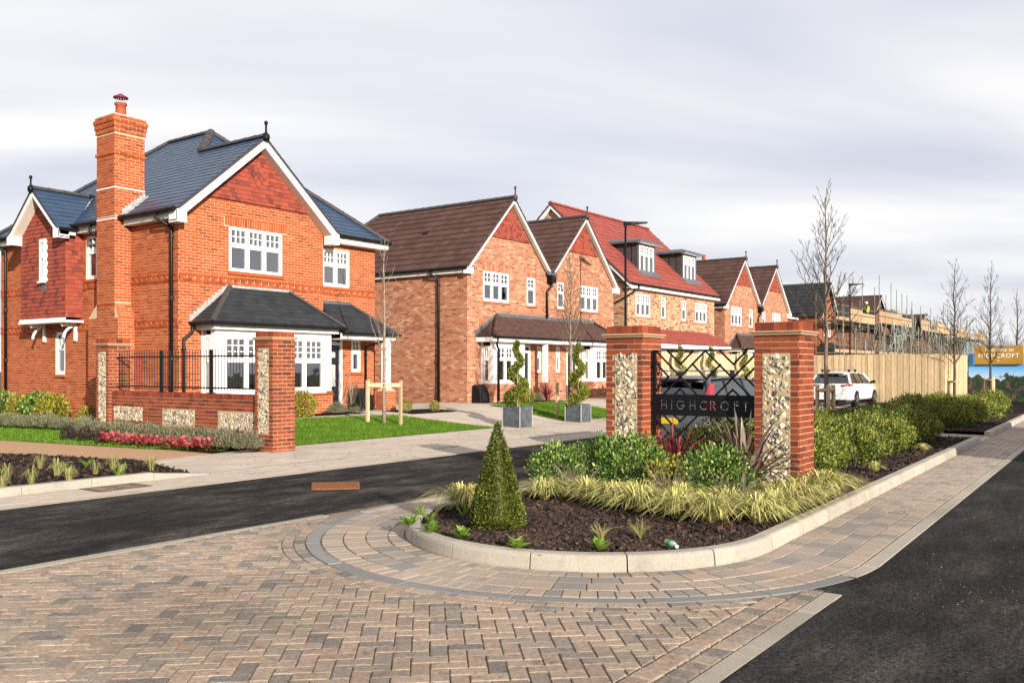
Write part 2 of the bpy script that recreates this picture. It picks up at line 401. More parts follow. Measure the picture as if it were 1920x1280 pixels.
# ------------------------------------------------------------------ geometry helpers
class MB:
    """collects shapes and links them as one mesh object"""
    def __init__(s):
        s.v = []; s.f = []
    def add(s, vs, fs):
        o = len(s.v)
        s.v.extend([tuple(p) for p in vs])
        s.f.extend([tuple(i + o for i in q) for q in fs])
        return s
    def box(s, x0, y0, z0, x1, y1, z1):
        return s.add([(x0, y0, z0), (x1, y0, z0), (x1, y1, z0), (x0, y1, z0), (x0, y0, z1), (x1, y0, z1), (x1, y1, z1), (x0, y1, z1)],
                     [(0, 3, 2, 1), (4, 5, 6, 7), (0, 1, 5, 4), (1, 2, 6, 5), (2, 3, 7, 6), (3, 0, 4, 7)])
    def prism(s, pts, vec):
        """polygon of 3-D points swept along vec"""
        n = len(pts); vec = Vector(vec)
        a = [Vector(p) for p in pts]; b = [p + vec for p in a]
        fs = [tuple(range(n - 1, -1, -1)), tuple(range(n, 2 * n))]
        for i in range(n):
            j = (i + 1) % n
            fs.append((i, j, n + j, n + i))
        return s.add(a + b, fs)
    def loft(s, a, b):
        n = len(a)
        fs = [tuple(range(n - 1, -1, -1)), tuple(range(n, 2 * n))]
        for i in range(n):
            j = (i + 1) % n
            fs.append((i, j, n + j, n + i))
        return s.add(list(a) + list(b), fs)
    def rings(s, rs, cap=True, close=True):
        """skin a list of rings (equal point counts)"""
        n = len(rs[0]); o = []
        for r in rs: o += list(r)
        fs = []
        for k in range(len(rs) - 1):
            for i in range(n if close else n - 1):
                j = (i + 1) % n
                fs.append((k * n + i, k * n + j, (k + 1) * n + j, (k + 1) * n + i))
        if cap:
            fs.append(tuple(range(n - 1, -1, -1)))
            fs.append(tuple(range((len(rs) - 1) * n, len(rs) * n)))
        return s.add(o, fs)
    def tube(s, pts, r, n=6, cap=True):
        pts = [Vector(p) for p in pts]
        rr = r if isinstance(r, (list, tuple)) else [r] * len(pts)
        rs = []
        up = None
        for i, p in enumerate(pts):
            if i == 0: d = pts[1] - p
            elif i == len(pts) - 1: d = p - pts[i - 1]
            else: d = (pts[i + 1] - p).normalized() + (p - pts[i - 1]).normalized()
            if d.length < 1e-9: d = Vector((0, 0, 1))
            d.normalize()
            if up is None or abs(up.dot(d)) > 0.97:
                up = Vector((0, 0, 1)) if abs(d.z) < 0.9 else Vector((1, 0, 0))
            a = d.cross(up).normalized(); b = a.cross(d).normalized(); up = b
            rs.append([p + (a * math.cos(2 * math.pi * k / n) + b * math.sin(2 * math.pi * k / n)) * rr[i] for k in range(n)])
        return s.rings(rs, cap)
    def lathe(s, prof, c=(0, 0, 0), n=12):
        c = Vector(c)
        rs = [[c + Vector((r * math.cos(2 * math.pi * k / n), r * math.sin(2 * math.pi * k / n), z)) for k in range(n)] for r, z in prof]
        return s.rings(rs)
    def build(s, name, mat, parent=None, smooth=False, fix=True, loc=None):
        me = bpy.data.meshes.new(name)
        me.from_pydata(s.v, [], s.f)
        if fix:
            bm = bmesh.new(); bm.from_mesh(me)
            bmesh.ops.recalc_face_normals(bm, faces=bm.faces)
            bm.to_mesh(me); bm.free()
        me.materials.append(MATS[mat])
        if smooth:
            me.polygons.foreach_set('use_smooth', [True] * len(me.polygons))
        me.update()
        o = bpy.data.objects.new(name, me)
        COL.objects.link(o)
        if parent is not None:
            o.parent = parent
            if loc is None and parent.type == 'EMPTY':
                o.location = -Vector(parent.location)      # built in world coordinates
        if loc is not None:
            o.location = loc
        return o

def bevel_mesh(o, w, seg=1):
    bm = bmesh.new(); bm.from_mesh(o.data)
    bmesh.ops.bevel(bm, geom=list(bm.edges), offset=w, segments=seg, affect='EDGES', profile=0.5)
    bm.to_mesh(o.data); bm.free()
    return o

def tag(o, label=None, cat=None, group=None, kind=None):
    if label: o['label'] = label
    if cat: o['category'] = cat
    if group: o['group'] = group
    if kind: o['kind'] = kind
    return o

def thing(name, label, cat, loc=(0, 0, 0), rz=0.0, group=None):
    o = bpy.data.objects.new(name, None)
    COL.objects.link(o)
    o.empty_display_size = 0.2
    o.location = loc
    o.rotation_euler = (0, 0, rz)
    return tag(o, label, cat, group)

def copy_tree(src, parent=None, loc=None, rz=None, label=None, scale=None):
    c = src.copy()
    COL.objects.link(c)
    c.parent = parent
    if loc is not None: c.location = loc
    if rz is not None: c.rotation_euler = (0, 0, rz)
    if scale is not None: c.scale = (scale,) * 3 if not isinstance(scale, tuple) else scale
    if label: c['label'] = label
    for ch in list(src.children):
        copy_tree(ch, c)
    return c

def clip_half(poly, a, b, c):
    """keep the part of a 2-D polygon where a*x + b*y <= c"""
    out = []
    for i in range(len(poly)):
        p, q = poly[i], poly[(i + 1) % len(poly)]
        dp = a * p[0] + b * p[1] - c; dq = a * q[0] + b * q[1] - c
        if dp <= 0: out.append(p)
        if (dp < 0 < dq) or (dq < 0 < dp):
            t = dp / (dp - dq)
            out.append((p[0] + (q[0] - p[0]) * t, p[1] + (q[1] - p[1]) * t))
    return out

def area2(p):
    return 0.5 * sum(p[i][0] * p[(i + 1) % len(p)][1] - p[(i + 1) % len(p)][0] * p[i][1] for i in range(len(p)))

def clip_convex(poly, clip):
    if area2(clip) < 0: clip = clip[::-1]
    for i in range(len(clip)):
        p, q = clip[i], clip[(i + 1) % len(clip)]
        nx, ny = q[1] - p[1], -(q[0] - p[0])
        poly = clip_half(poly, nx, ny, nx * p[0] + ny * p[1])
        if len(poly) < 3: return []
    return poly

CAMV = Vector((0, 0, 1.6))
def emit(pieces, name, mat, parent, limit=300, rest_name=None):
    """pieces: list of (verts, faces, centre).  The nearest ones become objects of their own, the rest one joined part."""
    pieces.sort(key=lambda p: (Vector(p[2]) - CAMV).length)
    base = -Vector(parent.location) if (parent is not None and parent.type == 'EMPTY') else Vector((0, 0, 0))
    for vs, fs, c in pieces[:limit]:
        c = Vector(c)
        me = bpy.data.meshes.new(name)
        me.from_pydata([tuple(Vector(v) - c) for v in vs], [], fs)
        me.materials.append(MATS[mat])
        o = bpy.data.objects.new(name, me)
        COL.objects.link(o)
        o.parent = parent
        o.location = base + c
    if len(pieces) > limit:
        m = MB()
        for vs, fs, c in pieces[limit:]:
            m.add(vs, fs)
        o = m.build(rest_name or (name + '_field'), mat, parent, fix=False)
        o['kind'] = 'stuff'
        return o

def piece_poly(poly, fr, n0, n1, top=None, bevel=0.0):
    """a flat piece: 2-D polygon (counter-clockwise in its frame) raised from n0 to n1; fr maps (u, v, n) to the world.
    top: optional function (u, v) -> extra height, bevel: inset of the upper face"""
    if area2(poly) < 0: poly = poly[::-1]
    k = len(poly)
    cx = sum(p[0] for p in poly) / k; cy = sum(p[1] for p in poly) / k
    lo = [fr(p[0], p[1], n0) for p in poly]
    t = top or (lambda u, v: 0.0)
    if bevel:
        mid = [fr(p[0], p[1], n1 - bevel + t(p[0], p[1])) for p in poly]
        ins = []
        for p in poly:
            d = math.hypot(p[0] - cx, p[1] - cy) or 1.0
            q = max(0.0, 1 - bevel * 1.2 / d)
            ins.append((cx + (p[0] - cx) * q, cy + (p[1] - cy) * q))
        hi = [fr(p[0], p[1], n1 + t(p[0], p[1])) for p in ins]
        vs = lo + mid + hi
        fs = [tuple(range(2 * k, 3 * k))]
        for r in (0, 1):
            for i in range(k):
                j = (i + 1) % k
                fs.append((r * k + i, r * k + j, (r + 1) * k + j, (r + 1) * k + i))
    else:
        hi = [fr(p[0], p[1], n1 + t(p[0], p[1])) for p in poly]
        vs = lo + hi
        fs = [tuple(range(k, 2 * k))]
        for i in range(k):
            j = (i + 1) % k
            fs.append((i, j, k + j, k + i))
    return vs, fs, fr(cx, cy, n1)

# frames: (u, v, n) -> world ; all right-handed so that pieces face outwards
def frame_front(Y):            # a wall facing -Y : u = x, v = z
    return lambda u, v, n: (u, Y - n, v)
def frame_left(X):             # a wall facing -X : u = -y, v = z
    return lambda u, v, n: (X - n, -u, v)
def frame_right(X):            # a wall facing +X : u = y
    return lambda u, v, n: (X + n, u, v)
def frame_back(Y):             # a wall facing +Y : u = -x
    return lambda u, v, n: (-u, Y + n, v)
def frame_flat(z=0.0):
    return lambda u, v, n: (u, v, z + n)
def frame_any(O, U, V):
    O = Vector(O); U = Vector(U).normalized(); V = Vector(V).normalized(); N = U.cross(V)
    return lambda u, v, n: tuple(O + U * u + V * v + N * n)

def brick_pieces(fr, u0, u1, v0, v1, holes=(), poly=None, proud=0.006, L=0.2125, H=0.0625, J=0.0125, jit=0.0012, start=0, phase=0.0, v_origin=None):
    out = []
    vo = v0 if v_origin is None else v_origin
    k0 = int(math.floor((v0 - vo) / (H + J)))
    k = k0
    while True:
        a = vo + k * (H + J)
        if a >= v1 - 0.01: break
        b = min(a + H, v1); a = max(a, v0)
        if b - a < 0.015:
            k += 1; continue
        off = ((k + start) % 2) * (L + J) / 2 + phase
        u = math.floor((u0 - off) / (L + J)) * (L + J) + off - (L + J)
        cuts = [(h[0], h[1]) for h in holes if min(b, h[3]) - max(a, h[2]) > 0.45 * (b - a)]
        while u < u1:
            segs = [(max(u, u0), min(u + L, u1))]
            for c0, c1 in cuts:
                ns = []
                for s0, s1 in segs:
                    if c1 <= s0 or c0 >= s1: ns.append((s0, s1)); continue
                    if s0 < c0: ns.append((s0, c0))
                    if s1 > c1: ns.append((c1, s1))
                segs = ns
            for s0, s1 in segs:
                if s1 - s0 < 0.02: continue
                j = lambda: RN.uniform(-jit, jit)
                q = [(s0 + j(), a + j()), (s1 + j(), a + j()), (s1 + j(), b + j()), (s0 + j(), b + j())]
                if poly is not None:
                    q = clip_convex(q, poly)
                    if len(q) < 3 or abs(area2(q)) < 4e-4: continue
                out.append(piece_poly(q, fr, -0.004, proud + RN.uniform(-0.0015, 0.0015)))
            u += L + J
        k += 1
    return out

def tile_pieces(fr, poly, gauge, width, thick=0.012, gap=0.003, v0=None, u0=0.0, shape=None, stagger=0.5, jit=0.001):
    """rows of overlapping tiles over a convex polygon; v runs up the slope; each tile tilts so that its lower edge stands proud"""
    us = [p[0] for p in poly]; vs = [p[1] for p in poly]
    if v0 is None: v0 = min(vs)
    out = []
    k = int(math.floor((min(vs) - v0) / gauge))
    while v0 + k * gauge < max(vs):
        a = v0 + k * gauge; b = a + gauge
        off = (k % 2) * stagger * width + u0
        u = math.floor((min(us) - off) / width) * width + off
        while u < max(us):
            q = [(u + gap / 2, a), (u + width - gap / 2, a), (u + width - gap / 2, b), (u + gap / 2, b)]
            q = clip_convex(q, poly)
            if len(q) >= 3 and abs(area2(q)) > 2e-4:
                th = thick + RN.uniform(-jit, jit)
                dz = RN.uniform(-jit, jit)
                out.append(piece_poly(q, fr, -0.004, 0.004 + dz, top=lambda uu, vv, a=a, th=th: th * max(0.0, 1 - (vv - a) / gauge)))
            u += width
        k += 1
    return out

def slab(name, fr, poly, t, mat, parent):
    m = MB()
    if area2(poly) < 0: poly = poly[::-1]
    m.loft([fr(p[0], p[1], -t) for p in poly], [fr(p[0], p[1], 0) for p in poly])
    return m.build(name, mat, parent)

def wall_cells(mb, fr, u0, u1, v0, v1, holes, thick):
    """wall slab with rectangular openings, cut into cells"""
    us = sorted({u0, u1, *[h[0] for h in holes], *[h[1] for h in holes]})
    vs = sorted({v0, v1, *[h[2] for h in holes], *[h[3] for h in holes]})
    us = [u for u in us if u0 <= u <= u1]; vs = [v for v in vs if v0 <= v <= v1]
    for j in range(len(vs) - 1):
        run = None
        for i in range(len(us) - 1):
            c = ((us[i] + us[i + 1]) / 2, (vs[j] + vs[j + 1]) / 2)
            hole = any(h[0] < c[0] < h[1] and h[2] < c[1] < h[3] for h in holes)
            if not hole:
                run = (run[0], us[i + 1]) if run else (us[i], us[i + 1])
            if (hole or i == len(us) - 2) and run:
                q = [(run[0], vs[j]), (run[1], vs[j]), (run[1], vs[j + 1]), (run[0], vs[j + 1])]
                mb.loft([fr(*p, -thick) for p in q], [fr(*p, 0) for p in q])
                run = None

def fbox(mb, fr, u0, u1, v0, v1, n0, n1):
    q = [(u0, v0), (u1, v0), (u1, v1), (u0, v1)]
    mb.loft([fr(*p, n0) for p in q], [fr(*p, n1) for p in q])

def T(y):
    t = min(1.0, max(0.0, (y - 13.6) / 5.0))
    return 0.34 * t * t * (3 - 2 * t)

def T2(x, y):
    return 0.0 if (x < 11.3 or (y > 19.35 and x < 12.93)) else T(y)

def sheet(name, poly, z, mat, parent=None, step=0.8, kind='structure', thick=0.0, flat=False):
    """ground sheet that follows the gentle rise towards the houses"""
    if area2(poly) < 0: poly = poly[::-1]
    ys = [p[1] for p in poly]
    m = MB()
    cuts = [min(ys)]
    y = 13.6
    while y < 18.7:
        if min(ys) + 1e-3 < y < max(ys) - 1e-3: cuts.append(y)
        y += step
    cuts.append(max(ys))
    for a, b in zip(cuts, cuts[1:]):
        q = clip_half(clip_half(poly, 0, 1, b), 0, -1, -a)
        if len(q) < 3: continue
        m.add([(p[0], p[1], z + (0.0 if flat else T(p[1]))) for p in q], [tuple(range(len(q)))])
    o = m.build(name, mat, parent, fix=False)
    if kind: o['kind'] = kind
    return o
# ------------------------------------------------------------------ ground, roads, paving
def mat_blockfield(name, c0, c1, joint, w, hgt):
    m, n, l, b = _base(name, 0.92, 0.18)
    g = n.new('ShaderNodeNewGeometry')
    br = n.new('ShaderNodeTexBrick')
    l.new(g.outputs['Position'], br.inputs['Vector'])
    br.inputs['Scale'].default_value = 1.0
    br.inputs['Brick Width'].default_value = w
    br.inputs['Row Height'].default_value = hgt
    br.inputs['Mortar Size'].default_value = 0.004
    br.inputs['Color1'].default_value = (*KC(c0), 1); br.inputs['Color2'].default_value = (*KC(c1), 1); br.inputs['Mortar'].default_value = (*KC(joint), 1)
    ns = _noise(n, l, 0.9, 5, 0.6)
    c = _mixc(n, l, 1.0, br.outputs['Color'], _ramp(n, l, ns.outputs['Fac'], [(0.3, (0.82,) * 3), (0.7, (1.08,) * 3)]), 'MULTIPLY')
    n2 = _noise(n, l, 7, 5, 0.65)
    c = _mixc(n, l, _ramp(n, l, n2.outputs['Fac'], [(0.64, (0, 0, 0)), (0.78, (0.55,) * 3)]), c, (0.22, 0.17, 0.13))
    n3 = _noise(n, l, 120, 3, 0.6)
    c = _mixc(n, l, 1.0, c, _ramp(n, l, n3.outputs['Fac'], [(0.3, (0.85,) * 3), (0.7, (1.1,) * 3)]), 'MULTIPLY')
    l.new(c, b.inputs['Base Color'])
    _bump(n, l, b, n3.outputs['Fac'], 0.3, 0.003)
mat_blockfield('footway', (0.56, 0.47, 0.385), (0.66, 0.56, 0.46), (0.34, 0.27, 0.21), 0.40, 0.20)
mat_blockfield('drive', (0.60, 0.51, 0.415), (0.68, 0.58, 0.48), (0.40, 0.325, 0.26), 0.22, 0.11)

g = sheet('ground', [(-150, -200), (500, -200), (500, 400), (-150, 400)], -0.05, 'ground', flat=True)
tag(sheet('side_road', [(-12, 7.45), (42, 7.45), (42, 10.65), (-12, 10.65)], -0.006, 'asphalt'), 'dark asphalt side road running left to right behind the planted island')
tag(sheet('main_road', [(-12, -16), (110, -16), (110, 4.70), (7.6, 1.85), (-12, 1.83)], -0.006, 'asphalt_rough'), 'dark asphalt road in the right foreground')
bed = sheet('paving_bed', [(-8, 1.8), (46, 1.8), (46, 7.46), (-8, 7.46)], -0.010, 'joint_dark')
tag(bed, 'sand bed showing in the joints of the block paving')

CX, CY, R0, SLOPE = 7.6, 4.58, 1.80, 0.028
ARC = math.pi * R0
def path(s, off):
    if s < 0:
        return (CX - s, CY - R0 - off - SLOPE * s)
    if s <= ARC:
        a = -math.pi / 2 - s / R0
        return (CX + (R0 + off) * math.cos(a), CY + (R0 + off) * math.sin(a))
    return (CX + s - ARC, CY + R0 + off)

def path_row(o0, o1, s0, s1, w, stag=0.0, joint=0.008, var=0.0, sub=1):
    """a row of blocks following the island, between offsets o0 and o1"""
    out = []
    om = (o0 + o1) / 2
    s = s0 + stag * w
    while s < s1:
        ww = w * (1 + RN.uniform(-var, var))
        k = R0 / (R0 + om) if 0 <= s <= ARC else 1.0
        e = min(s + ww * k, s1)
        j = joint * k / 2
        n = max(1, sub)
        a = [(s + j + (e - s - 2 * j) * i / n) for i in range(n + 1)]
        poly = [path(q, o0) for q in a][::-1] + [path(q, o1) for q in a]
        if area2(poly) < 0: poly = poly[::-1]
        out.append(piece_poly(poly, frame_flat(), -0.05, RN.uniform(-0.002, 0.002), bevel=0.005))
        s = e
    return out

ring = bpy.data.objects.new('island_ring_paving', None); COL.objects.link(ring)
tag(ring, 'rows of buff and grey setts curving round the planted island', kind='structure')
ps = []
SL, SR = ARC + 8.0, -34.0
ps += path_row(0.012, 0.165, -3.0, SL, 0.125)
ps += path_row(0.175, 0.375, -3.0, SL, 0.25, 0.0, var=0.12)
ps += path_row(0.383, 0.583, -3.0, SL, 0.25, 0.45, var=0.12)
ps += path_row(0.593, 0.783, -3.0, SL, 0.125)
emit(ps, 'sett', 'paver_ring', ring, 300, 'sett_field')
# the straight strip beside the main road: long rows
strip = bpy.data.objects.new('road_strip_paving', None); COL.objects.link(strip)
tag(strip, 'strip of block paving between the pale kerb and the main road', kind='structure')
ps = []
for i, (a, b, w) in enumerate([(0.012, 0.140, 0.17), (0.148, 0.270, 0.21), (0.278, 0.400, 0.18), (0.408, 0.530, 0.21), (0.538, 0.660, 0.17), (0.668, 0.783, 0.20)]):
    ps += path_row(a, b, SR, -3.0, w, -0.37 * i, var=0.2)
emit(ps, 'paver', 'paver_ring', strip, 260, 'paver_field')

chn = bpy.data.objects.new('channel_ring', None); COL.objects.link(chn)
tag(chn, 'dark grey curved concrete channel round the island', kind='structure')
ps = path_row(0.80, 0.925, 0.35, ARC - 0.35, 0.92, sub=6)
emit(ps, 'channel_block', 'channel', chn)
edg = bpy.data.objects.new('flush_edging', None); COL.objects.link(edg)
tag(edg, 'pale flush concrete edging beside the asphalt', kind='structure')
ps = path_row(0.80, 0.925, SR, 0.33, 0.92, sub=3) + path_row(0.80, 0.925, ARC - 0.33, SL + 20, 0.92, sub=3)
def line_row(x0, x1, y0, y1, w, joint=0.008, var=0.0, z=0.0, bev=0.005):
    out = []; x = x0
    while x < x1:
        e = min(x + w * (1 + RN.uniform(-var, var)), x1)
        out.append(piece_poly([(x + joint / 2, y0), (e - joint / 2, y0), (e - joint / 2, y1), (x + joint / 2, y1)], frame_flat(z), -0.05, RN.uniform(-0.002, 0.002), bevel=bev))
        x = e
    return out
ps += line_row(-6, 6.50, 1.835, 1.955, 0.915)
ps += line_row(-6, 6.72, 7.335, 7.45, 0.915)
ps += line_row(-8, 42, 10.655, 10.765, 0.915)
ps += line_row(8.3, 42, 11.66, 11.775, 0.915, z=0.01)
emit(ps, 'edging_stone', 'edging', edg)

# outer stretcher rows, two sett rows by the main road, and the herringbone field
RH = R0 + 0.937
herr = bpy.data.objects.new('herringbone_paving', None); COL.objects.link(herr)
tag(herr, 'herringbone block paving of buff and charcoal pavers in the foreground', kind='structure')
ps = []
for a, b, st in ((0.937, 1.033, 0.0), (1.041, 1.137, 0.5)):
    for p in path_row(a, b, 0.55, ARC - 0.62, 0.21, st, sub=2):
        if 2.27 < p[2][1] < 7.30: ps.append(p)
RH = R0 + 1.143
cs, sn = math.cos(rad(41.5)), math.sin(rad(41.5))
WB = 0.103
HB = []
for iy in range(-90, 90):
    for ix in range(-90, 140):
        d = (ix - iy) % 4
        if d == 0: q = (ix, iy, ix + 2, iy + 1)
        elif d == 3: q = (ix, iy, ix + 1, iy + 2)
        else: continue
        g_ = 0.0032
        rect = [(q[0] * WB + g_, q[1] * WB + g_), (q[2] * WB - g_, q[1] * WB + g_), (q[2] * WB - g_, q[3] * WB - g_), (q[0] * WB + g_, q[3] * WB - g_)]
        rect = [(x * cs - y * sn + 3.0, x * sn + y * cs + 4.0) for x, y in rect]
        mx = sum(p[0] for p in rect) / 4; my = sum(p[1] for p in rect) / 4
        if not (-3 < mx < 7.4 and 2.1 < my < 7.5): continue
        rect = [(x + RN.uniform(-.0015, .0015), y + RN.uniform(-.0015, .0015)) for x, y in rect]
        dx, dy = mx - CX, my - CY; dd = math.hypot(dx, dy)
        if dd < RH - 0.12: continue
        poly = clip_half(clip_half(rect, 0, 1, 7.325), 0, -1, -2.27)
        if dd < RH + 0.2 and len(poly) >= 3:
            poly = clip_half(poly, -dx / dd, -dy / dd, -(RH + (dx * CX + dy * CY) / dd))
        if len(poly) < 3 or abs(area2(poly)) < 6e-4: continue
        ps.append(piece_poly(poly, frame_flat(), -0.05, RN.uniform(-0.002, 0.0015), bevel=0.006))
emit(ps, 'paver', 'paver', herr, 300, 'paver_field')
srow = bpy.data.objects.new('sett_border_paving', None); COL.objects.link(srow)
tag(srow, 'two rows of square charcoal and buff setts along the edging', kind='structure')
ps = line_row(-4, 6.55, 1.965, 2.105, 0.15, 0.01, 0.05, bev=0.012) + line_row(-4.07, 6.15, 2.115, 2.258, 0.15, 0.01, 0.05, bev=0.012)
emit(ps, 'sett', 'paver', srow)

# far side of the side road
fs_ = bpy.data.objects.new('far_strip_paving', None); COL.objects.link(fs_)
tag(fs_, 'strip of pale setts along the far edge of the side road', kind='structure')
sheet('far_paving_bed', [(-8, 10.6), (42, 10.6), (42, 11.8), (-8, 11.8)], -0.012, 'joint_sand')
ps = []
for i in range(4):
    y = 10.775 + i * 0.222
    ps += line_row(-3, 42, y, y + 0.213, 0.17, 0.007, 0.12)
emit(ps, 'sett', 'paver_pale', fs_, 200, 'sett_field')
tag(sheet('footway', [(8.12, 11.775), (42, 11.775), (42, 14.25), (10.6, 14.25), (8.7, 14.02)], 0.006, 'footway'), 'pale paved footway in front of the houses')
tag(sheet('driveway', [(11.3, 14.25), (64, 14.25), (64, 19.30), (11.3, 19.30)], 0.002, 'drive'), 'pale paved driveways in front of the houses')
tag(sheet('driveway', [(12.95, 19.30), (64, 19.30), (64, 21.5), (12.95, 21.5)], 0.002, 'drive'), 'pale paved strip along the house fronts')
tag(sheet('resin_path', [(8.7, 14.02), (10.6, 14.25), (10.02, 16.3), (9.36, 20.75), (9.0, 27), (6.6, 27), (7.85, 17.42)], 0.010, 'resin', flat=True), 'orange resin footpath curving away at the left')

# kerbs
def kerb_stone(pts_fn, s0, s1, h0, h1, n, W=0.14):
    """one kerb stone: battered face, rounded arris; pts_fn(s, off) gives plan points, off > 0 towards the road"""
    rs = []
    for i in range(n + 1):
        s = s0 + (s1 - s0) * i / n
        h = h0 + (h1 - h0) * i / n
        prof = [(0.0, -0.05), (0.0, 0.01), (-0.010, h * 0.72), (-0.022, h * 0.93), (-0.040, h), (-W, h), (-W, -0.05)]
        r = []
        for o_, z in prof:
            x, y = pts_fn(s, o_)
            r.append((x, y, z))
        rs.append(r)
    m = MB(); m.rings(rs)
    c = pts_fn((s0 + s1) / 2, -W / 2)
    return m.v, m.f, (c[0], c[1], h0 / 2)
kerb = bpy.data.objects.new('island_kerb', None); COL.objects.link(kerb)
tag(kerb, 'pale raised concrete kerb round the planted island and along the hedge', kind='structure')
ps = []
s = SR
while s < SL + 12:
    L = 0.915 if not (0 < s < ARC) else 0.78
    e = s + L
    arc = -0.4 < s < ARC
    h0 = h1 = 0.128
    X = CX - s
    if s < 0 and 21.6 < X < 24.2: h0 = h1 = 0.02           # dropped kerb at the little crossing
    ps.append(kerb_stone(path, s + 0.006, e - 0.006, h0, h1, 8 if arc else 1))
    s = e
emit(ps, 'kerb_stone', 'kerb', kerb)
kl = bpy.data.objects.new('bed_kerb', None); COL.objects.link(kl)
tag(kl, 'pale raised kerb in front of the young planted bed at the left', kind='structure')
ps = []
x = 8.26
k = 0
while x > -7:
    h0, h1 = (0.012, 0.10) if k == 0 else (0.11, 0.11)
    ps.append(kerb_stone(lambda s_, o_: (s_, 11.655 - o_), x - 0.004, x - 0.911, h0, h1, 1))
    x -= 0.915; k += 1
emit(ps, 'kerb_stone', 'kerb', kl)

# ironwork in the road
mh = MB(); mh.prism([(8.47, 9.61, -0.004), (8.0, 9.08, -0.004), (8.44, 8.63, -0.004), (8.93, 9.14, -0.004)], (0, 0, 0.012))
mh_o = tag(mh.build('manhole_cover', 'rust_iron'), 'rusty rectangular manhole cover set in the side road', 'manhole cover')
A_, B_ = Vector((8.0, 9.08, 0)), Vector((8.47, 9.61, 0)); D_ = Vector((0.44, -0.45, 0))
for i in range(14):
    t = (i + 0.5) / 14
    p = A_ + (B_ - A_) * 0.06 + D_ * t; q = A_ + (B_ - A_) * 0.94 + D_ * t
    w_ = D_.normalized() * 0.011
    MB().prism([p - w_ + Vector((0, 0, .008)), p + w_ + Vector((0, 0, .008)), q + w_ + Vector((0, 0, .008)), q - w_ + Vector((0, 0, .008))], (0, 0, 0.006)).build('raised_bar', 'rust_iron', mh_o)
gm = MB(); gm.box(6.22, 11.10, -0.03, 6.98, 11.15, 0.008); gm.box(6.22, 11.55, -0.03, 6.98, 11.60, 0.008); gm.box(6.22, 11.15, -0.03, 6.27, 11.55, 0.008); gm.box(6.93, 11.15, -0.03, 6.98, 11.55, 0.008)
gr = tag(gm.build('gully_grate', 'grate_iron'), 'rusty gully grating in the setts beside the left kerb', 'grating')
for i in range(11):
    x = 6.30 + i * 0.06
    MB().box(x, 11.15, -0.03, x + 0.025, 11.55, 0.006).build('grate_bar', 'grate_iron', gr)
MB().box(6.25, 11.12, -0.04, 6.95, 11.58, -0.008).build('grate_pit', 'black_metal', gr)
# dropped crossing through the hedge
cr = bpy.data.objects.new('hedge_crossing', None); COL.objects.link(cr)
tag(cr, 'small paved gap through the hedge beside the main road', kind='structure')
ps = []
for i in range(12):
    y = 3.30 + i * 0.21
    ps += line_row(21.9, 23.7, y, y + 0.2, 0.2, 0.008, 0.1, z=0.02)
emit(ps, 'paver', 'paver_ring', cr)

# planted beds: soil mounds
def inside_island(x, y, m=0.06):
    if x < CX:
        return math.hypot(x - CX, y - CY) < R0 - m
    return CY - R0 + m + SLOPE * (x - CX) < y < CY + R0 - m
def soil_z(x, y):
    return 0.085 + 0.05 * noise.noise(Vector((x * 0.9, y * 0.9, 3.0))) * 0.5 + 0.03 * noise.noise(Vector((x * 3, y * 3, 7.0)))
def soil_mesh(name, test, x0, x1, y0, y1, step, label, zf):
    m = MB(); idx = {}
    nx, ny = int((x1 - x0) / step), int((y1 - y0) / step)
    for i in range(nx):
        for j in range(ny):
            x, y = x0 + i * step, y0 + j * step
            if not test(x + step / 2, y + step / 2): continue
            q = []
            for a, b in ((0, 0), (1, 0), (1, 1), (0, 1)):
                k = (i + a, j + b)
                if k not in idx:
                    X, Y = x0 + k[0] * step, y0 + k[1] * step
                    idx[k] = len(m.v); m.v.append((X, Y, zf(X, Y)))
                q.append(idx[k])
            m.f.append(tuple(q))
    o = m.build(name, 'soil', None, True, False)
    return tag(o, label, kind='structure')
soil_mesh('island_soil', lambda x, y: inside_island(x, y) and not (21.8 < x < 23.8), 5.8, 46, 2.8, 6.45, 0.1, 'dark soil of the island and hedge bed', soil_z)
BEDL = [(-4, 11.80), (8.02, 11.80), (8.66, 14.02), (7.85, 17.42), (6.9, 26), (-4, 26)]
def in_poly(poly):
    p = poly if area2(poly) > 0 else poly[::-1]
    def f_(x, y):
        ins = False
        for i in range(len(p)):
            (x1, y1), (x2, y2) = p[i], p[(i + 1) % len(p)]
            if (y1 > y) != (y2 > y) and x < (x2 - x1) * (y - y1) / (y2 - y1) + x1: ins = not ins
        return ins
    return f_
tag(sheet('left_bed_soil', BEDL, 0.03, 'soil', flat=True), 'dark mulched bed of young plants at the left')

